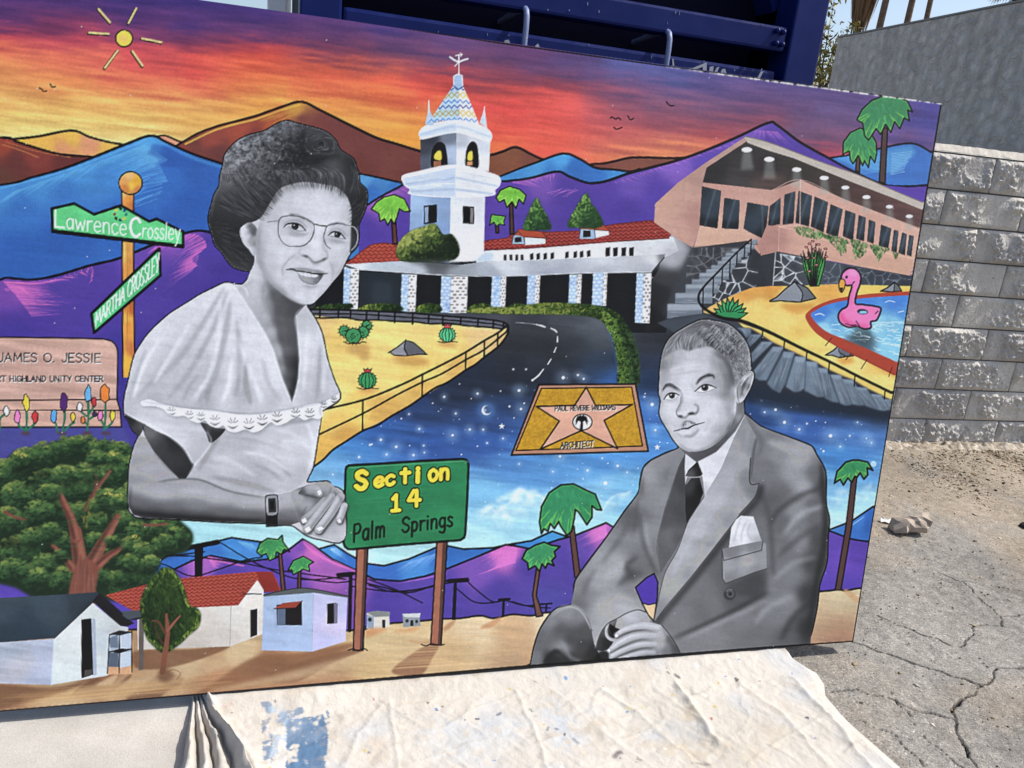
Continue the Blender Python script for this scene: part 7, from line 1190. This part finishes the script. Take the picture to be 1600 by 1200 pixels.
for _ in range(70):
    a_, b__ = _dr.uniform(-.2, 2.3), _dr.uniform(.02, .4); stain((np.hypot(Aa-a_, (Bb-b__)*_dr.uniform(.6, 1.6)) < _dr.uniform(.002, .0065)), [(.05, .05, .07), (.08, .2, .4), (.3, .1, .1), (.1, .08, .06), (.45, .35, .1), (.6, .6, .58)][_dr.randint(6)], .85)
m_cl = mat('drop_cloth_canvas', (.5, .46, .4), .95, .1); L(m_cl, attr(m_cl), bsdf(m_cl).inputs['Base Color']); _t = N(m_cl, 'ShaderNodeTexCoord'); _n = N(m_cl, 'ShaderNodeTexNoise'); _n.inputs['Scale'].default_value = 60; _n.inputs['Detail'].default_value = 8; _n.inputs['Roughness'].default_value = .65; L(m_cl, _t.outputs['Object'], _n.inputs['Vector']); L(m_cl, bump(m_cl, _n.outputs['Fac'], .007, .6), bsdf(m_cl).inputs['Normal'])
V = np.stack([wx, wy, zc], 2).reshape(-1, 3); cloth = mesh_np('drop_cloth', V, quads(NU1+NU2, len(bs))[:, ::-1], m_cl, smooth=True, col=CC.reshape(-1, 3)); tag(cloth, 'paint stained cream canvas drop cloth spread below the mural', 'drop cloth')
# ================================================================ split-face block wall
WP = np.array([2.98431, 4.81216]); WA = math.radians(13.0); WC, WLN, WZT = .2032, .5595, 1.7773
wall = thing('block_wall', 'grey split faced concrete block wall behind the asphalt lot', 'wall', (WP[0], WP[1], 0), WA)
m_bk = mat('split_block', (.3, .3, .3), .95, .15); _oi = N(m_bk, 'ShaderNodeObjectInfo'); BKV = N(m_bk, 'ShaderNodeValToRGB'); BKV.color_ramp.elements[0].color = (.80, .80, .82, 1); BKV.color_ramp.elements[1].color = (1.1, 1.09, 1.06, 1); L(m_bk, _oi.outputs['Random'], BKV.inputs[0]); r, n = noise_col(m_bk, ((.3, (.43, .41, .378)), (.5, (.52, .497, .46)), (.72, (.60, .575, .535))), 14, 8, .7); r2, n2 = noise_col(m_bk, ((.27, (.4, .4, .4)), (.36, (1, 1, 1))), 90, 2, .5); L(m_bk, mixc(m_bk, mixc(m_bk, r.outputs[0], r2.outputs[0], .8, 'MULTIPLY'), BKV.outputs[0], .9, 'MULTIPLY'), bsdf(m_bk).inputs['Base Color']); _n = N(m_bk, 'ShaderNodeTexNoise'); _n.inputs['Scale'].default_value = 70; _n.inputs['Detail'].default_value = 5; L(m_bk, N(m_bk, 'ShaderNodeTexCoord').outputs['Object'], _n.inputs['Vector']); L(m_bk, bump(m_bk, _n.outputs['Fac'], .010, .6), bsdf(m_bk).inputs['Normal'])
m_mo = mat('joint_mortar', (.12, .115, .11), .95, .1); m_cap = mat('cap_mortar', (.50, .47, .42), .95, .1); r, n = noise_col(m_cap, ((.3, (.40, .37, .33)), (.7, (.56, .53, .47))), 22, 8, .7); L(m_cap, r.outputs[0], bsdf(m_cap).inputs['Base Color']); L(m_cap, bump(m_cap, n.outputs['Fac'], .01, .6), bsdf(m_cap).inputs['Normal'])
def block(x0, x1, z0, z1, seed, rb=.5):
    stp = .0054 if (x1 > -.9 and x0 < .75) else .013; nx, nzv = max(8, int((x1-x0)/stp)), max(6, int((z1-z0)/stp)); xs = np.linspace(x0, x1, nx); zs = np.linspace(z0, z1, nzv); X, Z = np.meshgrid(xs, zs)
    big = ngrid(xs+seed*3.1, zs+seed*1.7, .16, 100+seed, 2); mid = ngrid(xs+seed, zs, .030, 300+seed, 3); fine = ngrid(xs, zs+seed, .0115, 500+seed, 2)
    e = np.minimum(np.minimum(X-x0, x1-X), np.minimum(Z-z0, z1-Z)); ed = np.clip(e/.022, 0, 1)
    rgh = np.clip(big*3.4+rb, .03, 1)          # smooth dressed patches against broken ones
    h = .006*np.sqrt(ed)+ed*(.030*np.clip(big+.3, 0, 1)+rgh*(.016*np.abs(mid)+.016*mid+.020*fine))
    V = np.stack([X, -h, Z], 2).reshape(-1, 3); F = quads(nx, nzv)
    k = len(V); back = [(x0, .05, z0), (x1, .05, z0), (x1, .05, z1), (x0, .05, z1)]; fc = [0, nx-1, nx*nzv-1, nx*(nzv-1)]
    V = np.vstack([V, back]); F = np.vstack([F, [(fc[1], fc[0], k, k+1), (fc[2], fc[1], k+1, k+2), (fc[3], fc[2], k+2, k+3), (fc[0], fc[3], k+3, k)]])
    return mesh_np('block', V, F, m_bk, wall, smooth=False)
sd = 0
for k in range(9):
    z1 = WZT-k*WC-.0045; z0 = max(z1-WC+.009, -.06); x0 = (-.302 if k % 2 == 0 else -.581)-2*WLN
    for j in range(6):
        sd += 1; a = x0+j*WLN+.005; b = x0+(j+1)*WLN-.005
        if a > 1.55 or b < -1.1: continue
        block(max(a, -1.25), min(b, 1.75), z0, z1, sd, (.8, .12, .28, .62, .58, .6, .95, .95, .85)[k]+R_.uniform(-.15, .15))
box('mortar', (-1.25, 1.75, .010, .16, -.06, WZT-.002), m_mo, wall, bev=0)
bm = bmesh.new(); prof = ((-.006, WZT+.001), (-.003, WZT+.008), (.03, WZT+.045), (.16, WZT+.05), (.16, WZT+.001)); ring0 = None; rr_ = random.Random(3)
for i in range(121):
    x = -1.25+i*.025; vs = [bm.verts.new((x, y+(rr_.uniform(-.002, .003) if q < 3 else 0), z+(rr_.uniform(-.003, .003) if 0 < q < 4 else 0))) for q, (y, z) in enumerate(prof)]
    if ring0:
        for q in range(5): bm.faces.new((ring0[q], ring0[(q+1) % 5], vs[(q+1) % 5], vs[q]))
    ring0 = vs
bmesh.ops.recalc_face_normals(bm, faces=bm.faces); bm_obj('cap', bm, m_cap, wall)
# broken mortar and dirt along the foot of the wall
xs = np.linspace(-1.25, 1.75, 380); ys = np.linspace(-.24, .02, 40); X, Y = np.meshgrid(xs, ys); prof_ = np.exp(-((Y+.10+.03*ngrid(xs, ys*0+1, .4, 8, 2))/.055)**2)
Zf = -.012+prof_*(.030+.028*ngrid(xs, ys, .05, 6, 3)+.018*ngrid(xs, ys, .018, 7, 2))*np.clip(1.0-.9*X+1.6*ngrid(xs, ys, .22, 77, 3), .08, 1.1)+.016*np.clip((Y+.07)/.07, 0, 1)
m_ft = mat('broken_mortar', (.5, .46, .4), .95, .1); r, n = noise_col(m_ft, ((.36, (.17, .135, .10)), (.50, (.34, .29, .23)), (.66, (.54, .50, .43))), 24, 7, .7); L(m_ft, r.outputs[0], bsdf(m_ft).inputs['Base Color'])
mesh_np('footing', np.stack([X, Y, Zf], 2).reshape(-1, 3), quads(380, 40), m_ft, wall, smooth=False)
# ================================================================ tall stucco wall of the next building
far = np.array([3.785, 11.0]); wd = np.array([.22495, -.97437]); Lw = 5.75; HT = 3.352
m_st = mat('stucco', (.5, .5, .5), .95, .1); r, n = noise_col(m_st, ((.3, (.64, .60, .55)), (.5, (.76, .72, .665)), (.7, (.85, .81, .76))), 3.2, 10, .65); rv, nv = noise_col(m_st, ((.35, (.72, .72, .72)), (.6, (1, 1, 1))), 2.2, 6, .6, stretch=(4, 4, .5)); L(m_st, mixc(m_st, r.outputs[0], rv.outputs[0], .7, 'MULTIPLY'), bsdf(m_st).inputs['Base Color']); _n = N(m_st, 'ShaderNodeTexNoise'); _n.inputs['Scale'].default_value = 9; _n.inputs['Detail'].default_value = 8; _n.inputs['Roughness'].default_value = .62; _n.inputs['Distortion'].default_value = .7; L(m_st, N(m_st, 'ShaderNodeTexCoord').outputs['Object'], _n.inputs['Vector']); L(m_st, bump(m_st, _n.outputs['Fac'], .16, 1.0), bsdf(m_st).inputs['Normal'])
sw = thing('stucco_wall', 'tall grey stucco building wall rising behind the block wall', 'wall', (far[0], far[1], 0), math.atan2(wd[1], wd[0]))
box('wall_face', (0, Lw, 0, .35, -.05, HT), m_st, sw, bev=.01)
m_fl = mat('flashing', (.20, .20, .19), .6, .4); box('coping', (-.01, Lw+.01, -.008, .36, HT+.002, HT+.022), m_fl, sw, bev=.004)
# ================================================================ dark blue steel bin
BA = math.radians(18.5); b_ = thing('waste_bin', 'dark blue steel bin with open slots standing behind the mural', 'bin', (-.58048, 2.06778, .03), BA); BZ = -.03
m_bl = mat('blue_enamel', (.006, .014, .10), .38, .14); r, n = noise_col(m_bl, ((.3, (.0045, .011, .088)), (.7, (.007, .017, .12))), 6, 6, .6); L(m_bl, r.outputs[0], bsdf(m_bl).inputs['Base Color']); r2, n2 = noise_col(m_bl, ((.3, (.28, .28, .28)), (.7, (.52, .52, .52))), 12, 6, .6); L(m_bl, r2.outputs[0], bsdf(m_bl).inputs['Roughness'])
m_dk = mat('blue_enamel_shade', (.002, .0025, .016), .7, .1); m_wh = mat('chipped_white', (.55, .55, .55), .8, .2); m_sc = mat('worn_steel', (.16, .2, .36), .45, .5)  # second enamel is a darkened copy, recess shade put into its colour
def bb(name, x0, x1, y0, y1, z0, z1, m=m_bl, p=b_, bev=.006): return box(name, (x0, x1, y0, y1, z0+BZ, z1+BZ), m, p, bev)
bb('corner_post', -.036, .066, .0, .10, .03, 2.5); bb('corner_post', 1.375, 1.485, .0, .10, .03, 2.5)
bb('lower_rail', .069, 1.352, .012, .10, 1.30, 1.853, bev=.010); up = bb('upper_rail', .069, 1.362, .006, .07, 1.907, 1.975, bev=.008)
bb('lower_panel', .069, 1.372, .03, .09, .06, 1.297, m_bl); bb('back_panel', -.03, 1.48, .95, 1.0, .03, 2.5, m_dk); bb('light_blocker', .068, 1.373, .20, .22, 1.20, 2.49, m_dk); bb('side_panel', -.03, .01, .102, .948, .03, 2.5, m_dk); bb('side_panel', 1.44, 1.48, .102, .948, .03, 2.5, m_dk); bb('lid', -.05, 1.5, -.02, 1.02, 2.502, 2.56)  # dark sheet behind the rails and unseen lid added to keep light out
bm = bmesh.new(); vs = [bm.verts.new(p) for p in ((1.10, .11, 2.45), (1.37, .11, 2.0), (1.37, .5, 2.0), (1.10, .5, 2.45), (1.12, .11, 2.46), (1.39, .11, 2.02), (1.39, .5, 2.02), (1.12, .5, 2.46))]
for f in ((0, 1, 2, 3), (4, 7, 6, 5), (0, 4, 5, 1), (2, 6, 7, 3), (1, 5, 6, 2), (0, 3, 7, 4)): bm.faces.new([vs[i] for i in f])
bmesh.ops.recalc_face_normals(bm, faces=bm.faces); bm_obj('brace', bm, m_bl, b_)
for x, z in ((1.322, 1.960), (1.343, 1.9585), (1.325, 1.926), (1.346, 1.925)): tube('bolt', ((x, .006, z+BZ), (x, -.007, z+BZ), (x, -.011, z+BZ), (x, -.012, z+BZ)), [.0075, .0075, .005, .0005], m_bl, up)
for x in (.545, .972):
    pts = [(x, .0, 1.70), (x, .0, 1.80), (x, -.002, 1.86), (x, .0, 1.890), (x, .008, 1.906), (x, .024, 1.914), (x, .05, 1.915), (x-.01, .12, 1.908), (x-.02, .3, 1.89)]
    tube('hook', [(p[0], p[1]-.012, p[2]+BZ) for p in pts], .0078, m_sc, b_, 12)
def flat(name, pts, y, m, par):
    bm = bmesh.new(); a = [bm.verts.new((p[0], y, p[1]+BZ)) for p in pts]; c = [bm.verts.new((p[0], y+.0012, p[1]+BZ)) for p in pts]; bm.faces.new(a); bm.faces.new(c[::-1])
    for i in range(len(pts)): bm.faces.new((a[i], c[i], c[(i+1) % len(pts)], a[(i+1) % len(pts)]))
    bmesh.ops.recalc_face_normals(bm, faces=bm.faces); return bm_obj(name, bm, m, par)
m_gr = mat('graffiti_paint', (.36, .37, .42), .7, .3)
for s in (((1.0002, 1.8431), (1.0039, 1.8453), (1.0139, 1.8142), (1.0078, 1.8135)), ((1.0224, 1.8235), (1.0699, 1.8275), (1.1126, 1.8483), (1.1193, 1.8147), (1.1065, 1.815), (1.1024, 1.8349), (1.0712, 1.8207), (1.0271, 1.8206)), ((1.1253, 1.8377), (1.1376, 1.8409), (1.1389, 1.8136), (1.126, 1.8138)), ((1.1568, 1.8415), (1.1488, 1.8388), (1.137, 1.8138), (1.1478, 1.8131)), ((1.1598, 1.8129), (1.1667, 1.8357), (1.1769, 1.8387), (1.1891, 1.8157), (1.1801, 1.8132), (1.1741, 1.8313), (1.1671, 1.8137)), ((1.2984, 1.845), (1.3081, 1.8473), (1.2952, 1.8148), (1.286, 1.8155)), ((.497, 1.828), (.507, 1.831), (.512, 1.823), (.495, 1.822)), ((.585, 1.827), (.591, 1.832), (.597, 1.824), (.583, 1.822))):
    flat('graffiti', s, .0102, m_gr, b_)
flat('paint_chip', ((.541, 1.84), (.547, 1.845), (.550, 1.836), (.543, 1.833)), -.0205, m_wh, b_)
for i in range(26):
    x = R_.uniform(.1, 1.3); z = R_.choice((R_.uniform(1.912, 1.970), R_.uniform(1.80, 1.848))); w = R_.uniform(.001, .003); h = R_.uniform(.002, .010); flat('scratch', ((x, z), (x+w, z+.001), (x+w, z+h), (x, z+h)), .0048 if z > 1.9 else .0108, m_sc, up if z > 1.9 else b_)
# pale post beyond the bin
wp = mat('pale_painted_steel', (.78, .78, .82), .6, .3); bm = bmesh.new(); box_bm(bm, -1.015, -.942, 3.0, 3.05, 0, 2.6, .006); box_bm(bm, -1.04, -.917, 2.975, 3.075, 0, .012, .003); o = bm_obj('white_post', bm, wp); tag(o, 'pale post standing beyond the left side of the blue bin', 'post')
# ================================================================ plants beyond the walls
def leaf_cloud(name, pts, size, m, parent, cols, rs_, droop=0.):
    n = len(pts); pts = np.asarray(pts); d1 = rs_.randn(n, 3); d1 /= np.linalg.norm(d1, axis=1)[:, None]; d1[:, 2] -= droop; d2 = rs_.randn(n, 3); d2 -= d1*(d2*d1).sum(1)[:, None]/(d1*d1).sum(1)[:, None]; d2 /= np.linalg.norm(d2, axis=1)[:, None]
    s = size*rs_.uniform(.6, 1.4, n)[:, None]; V = np.stack([pts-d1*s, pts+d2*s*.32, pts+d1*s, pts-d2*s*.32], 1).reshape(-1, 3)
    c = np.asarray(cols)[rs_.randint(0, len(cols), n)]*rs_.uniform(.7, 1.25, n)[:, None]
    return mesh_np(name, V, np.arange(n*4).reshape(-1, 4), m, parent, col=np.repeat(c, 4, 0))
m_lf = mat('leaf', (.1, .12, .04), .6, .3); L(m_lf, attr(m_lf), bsdf(m_lf).inputs['Base Color']); bsdf(m_lf).inputs['Transmission Weight'].default_value = 0.
m_bk2 = mat('bark', (.12, .085, .06), .9, .1); r, n = noise_col(m_bk2, ((.35, (.07, .05, .035)), (.65, (.17, .12, .085))), 8, 6, .7, stretch=(1, 1, .3)); L(m_bk2, r.outputs[0], bsdf(m_bk2).inputs['Base Color'])
rs_ = np.random.RandomState(4)
sb = thing('olive_shrub', 'sunlit olive green shrub between the bin and the stucco wall', 'shrub', (4.75, 14.2, 0))
pts = []
for k in range(34):
    z = rs_.uniform(1.2, 3.5); rad = .75*(1-.13*(z-1.2)); a = rs_.rand()*6.28; c = np.array([rad*rs_.uniform(.1, .9)*math.cos(a), rad*rs_.uniform(.1, .9)*math.sin(a), z]); pts.append(c+rs_.randn(130, 3)*(.16, .16, .15))
for bx, bz in ((-.06, 4.5), (.30, 4.1), (-.16, 4.2), (.12, 3.9), (.42, 3.8)):
    for z in np.linspace(3.3, bz, 9): pts.append(np.array([bx+rs_.randn()*.03, 0, z])+rs_.randn(16, 3)*(.07, .07, .06))
leaf_cloud('crown', np.vstack(pts), .055, m_lf, sb, ((.20, .17, .035), (.14, .14, .035), (.26, .21, .06), (.10, .10, .03), (.30, .26, .10)), rs_)
tube('trunk', ((0, 0, 0), (.05, 0, 1.2), (-.03, 0, 2.4), (.02, 0, 3.3)), [.07, .055, .035, .012], m_bk2, sb)
for bx, bz in ((-.06, 4.5), (.30, 4.1), (-.16, 4.2), (.12, 3.9), (.42, 3.8)): tube('twig', ((.02, 0, 2.9), (bx*.6, 0, 3.5), (bx, 0, bz)), [.02, .012, .004], m_bk2, sb, 6)
m_fr = mat('palm_frond', (.08, .1, .035), .6, .3); m_tk = mat('palm_bark', (.16, .11, .08), .9, .1); r, n = noise_col(m_tk, ((.35, (.09, .065, .05)), (.65, (.2, .14, .1))), 3, 6, .7, stretch=(1, 1, 4)); L(m_tk, r.outputs[0], bsdf(m_tk).inputs['Base Color']); m_sk = mat('dry_frond', (.16, .10, .06), .9, .1)
def fan(name, base, yaw, pitch, ln, m, parent, n=15, spread=1.1):
    """one fan frond: stalk plus folded blades"""
    b = np.array(base, float); f = np.array([math.cos(yaw)*math.cos(pitch), math.sin(yaw)*math.cos(pitch), math.sin(pitch)]); s = np.array([-math.sin(yaw), math.cos(yaw), 0]); V = []; F = []
    hub = b+f*ln*.5; V += [b+s*.02, b-s*.02, hub-s*.02, hub+s*.02]; F.append((0, 1, 2, 3))
    for i in range(n):
        a = (i/(n-1)-.5)*2*spread; d = f*math.cos(a)+s*math.sin(a); tip = hub+d*ln*.55+np.array([0, 0, -.22*ln*abs(math.sin(a))-.1*ln]); mid = hub+d*ln*.3; w = np.cross(d, (0, 0, 1)); w = w/np.linalg.norm(w)*.035*ln
        k = len(V); V += [hub, mid-w, tip, mid+w]; F.append((k, k+1, k+2, k+3))
    return mesh_np(name, np.array(V), F, m, parent)
def palm_tree(label, x, y, top, r, skirt, seed, nfr=22):
    t = thing('palm_tree', label, 'palm tree', (x, y, 0), 0, 'tall palms beyond the walls'); q = random.Random(seed)
    tube('trunk', [(0+.05*math.sin(z*.4+seed), 0, z) for z in np.linspace(0, top, 12)], [r*1.15-(r*.2)*k/11 for k in range(12)], m_tk, t, 12)
    for i in range(nfr): fan('frond', (0, 0, top), q.uniform(0, 6.28), q.uniform(-.5, 1.2), q.uniform(1.5, 2.1), m_fr, t)
    if skirt:
        V = []; F = []
        for i in range(420):
            a = q.uniform(0, 6.28); z = top-q.uniform(.0, skirt)*.72; rad = r+.75*(1-(top-z)/skirt)*q.uniform(.35, 1); ln = q.uniform(.5, 1.1); w = q.uniform(.03, .09); p = np.array([rad*math.cos(a), rad*math.sin(a), z]); e = np.array([rad*.75*math.cos(a), rad*.75*math.sin(a), z-ln]); sd_ = np.array([-math.sin(a), math.cos(a), 0])*w
            k = len(V); V += [p-sd_, p+sd_, e+sd_*.3, e-sd_*.3]; F.append((k, k+1, k+2, k+3))
        mesh_np('skirt', np.array(V), F, m_sk, t)
    return t
palm_tree('palm with a shaggy brown skirt of dead fronds beside the shrub', 14.62, 40, 11.0, .17, 2.6, 1); palm_tree('bare palm trunk right of the shaggy skirted palm', 17.55, 45, 15.5, .17, 0, 2); palm_tree('bare palm trunk second from the shaggy skirted palm', 18.88, 45, 16.2, .16, 0, 3); palm_tree('slim bare palm trunk farthest from the shaggy skirted palm', 22.05, 50, 17.0, .15, 0, 4); palm_tree('dark green palm crown peeking over the top of the stucco wall', 22.0, 40, 11.3, .2, .8, 5, 60)
# ================================================================ litter and gravel
m_pb = mat('brown_paper', (.20, .145, .105), .85, .15); r, n = noise_col(m_pb, ((.35, (.32, .265, .215)), (.65, (.43, .365, .30))), 30, 5, .6); L(m_pb, r.outputs[0], bsdf(m_pb).inputs['Base Color']); m_wp = mat('white_paper', (.72, .71, .68), .8, .2)
lt_ = thing('crumpled_bag', 'crumpled brown paper bag lying on the asphalt near the mural edge', 'litter', (1.94, 3.33, 0), .15)
bm = bmesh.new(); gx, gy = 5, 7; gv = []
for j in range(gy):                     # flattened sleeve, open at the right end
    for i in range(gx*2):
        a = i/(gx*2)*2*math.pi; x = -.085+.17*j/(gy-1); ry = .045*(.55+.6*j/(gy-1)); rz_ = .010+.042*math.sin(min(1, j/(gy-2))*1.9)
        p = Vector((x, ry*math.cos(a), rz_*(math.sin(a)+1))); k = mnoise.noise(p*38)*.020+mnoise.noise(p*16+Vector((3, 1, 2)))*.030; p += Vector((mnoise.noise(p*22)*.024, math.cos(a)*k, abs(math.sin(a))*k)); p.z = max(p.z, .0015); gv.append(bm.verts.new(p))
for j in range(gy-1):
    for i in range(gx*2): bm.faces.new((gv[j*gx*2+i], gv[j*gx*2+(i+1) % (gx*2)], gv[(j+1)*gx*2+(i+1) % (gx*2)], gv[(j+1)*gx*2+i]))
bm.faces.new(gv[:gx*2]); bmesh.ops.recalc_face_normals(bm, faces=bm.faces); bm_obj('sleeve', bm, m_pb, lt_)
def scrap(loc, sx, sy, rz, label):
    bm = bmesh.new(); g2 = [[bm.verts.new((sx*(i/4-.5), sy*(j/3-.5), .004+.018*abs(math.sin(i*1.7+j))*(.4+.2*j))) for i in range(5)] for j in range(4)]
    for j in range(3):
        for i in range(4): bm.faces.new((g2[j][i], g2[j][i+1], g2[j+1][i+1], g2[j+1][i]))
    o = bm_obj('paper_scrap', bm, m_wp); o.location = loc; o.rotation_euler = (0, 0, rz); tag(o, label, 'litter')
scrap((1.985, 3.42, .0), .13, .05, .3, 'white paper scrap behind the open end of the brown bag'); scrap((1.885, 3.415, .0), .07, .03, -.2, 'small white paper scrap beside the closed end of the brown bag')
bm = bmesh.new(); bmesh.ops.create_icosphere(bm, subdivisions=2, radius=.035)
for v in bm.verts: v.co = Vector((v.co.x*1.2, v.co.y, max(v.co.z*.8, -.004)))*(1+.35*mnoise.noise(v.co*30))
m_ds = mat('dark_stone', (.03, .028, .027), .9, .2); o = bm_obj('dark_stone', bm, m_ds); p = gnd(1606, 826); o.location = (p[0], p[1], .004); tag(o, 'small black stone on the asphalt to the right of the brown bag', 'stone')
V = []; F = []; Cg = []; q = np.random.RandomState(8)
OCT = np.array([(1, 0, 0), (-1, 0, 0), (0, 1, 0), (0, -1, 0), (0, 0, 1), (0, 0, -.6)]); OF = ((0, 2, 4), (2, 1, 4), (1, 3, 4), (3, 0, 4), (2, 0, 5), (1, 2, 5), (3, 1, 5), (0, 3, 5))
for i in range(12500):
    nw_ = q.rand() < .78
    if nw_: s_ = q.uniform(-.75, 1.1); s_ = s_ if (s_ > .0 or q.rand() < .5) else s_+.7; d_ = abs(q.randn())*.46+.14; p = WP+np.array([math.cos(WA), math.sin(WA)])*s_+np.array([math.sin(WA), -math.cos(WA)])*d_
    else: p = np.array([q.uniform(1.05, 3.3), q.uniform(1.7, 4.6)])
    big_ = q.rand() < .04; r = (q.uniform(.0016, .0042) if not big_ else q.uniform(.005, .010))*(1.25 if nw_ else 1.); M = OCT*r*q.uniform(.5, 1.3, (6, 1))*(q.uniform(1, 2.4), 1, q.uniform(.35, .8)); a = q.rand()*6.28; ca, sa = math.cos(a), math.sin(a)
    M = np.stack([M[:, 0]*ca-M[:, 1]*sa, M[:, 0]*sa+M[:, 1]*ca, M[:, 2]], 1)+(p[0], p[1], r*.3); k = len(V); V += list(M); F += [(f[0]+k, f[1]+k, f[2]+k) for f in OF]
    c = [(.05, .04, .03), (.50, .45, .36), (.30, .20, .10), (.20, .155, .11), (.38, .30, .2), (.02, .02, .02)][q.choice(6, p=(.2, .17, .2, .22, .13, .08))]; Cg += [c]*6
m_gv = mat('grit', (.3, .27, .22), .9, .1); L(m_gv, attr(m_gv), bsdf(m_gv).inputs['Base Color']); gr = mesh_np('gravel', V, F, m_gv, col=np.array(Cg)); tag(gr, 'loose grit and leaf crumbs scattered over the asphalt', 'gravel', kind='stuff')
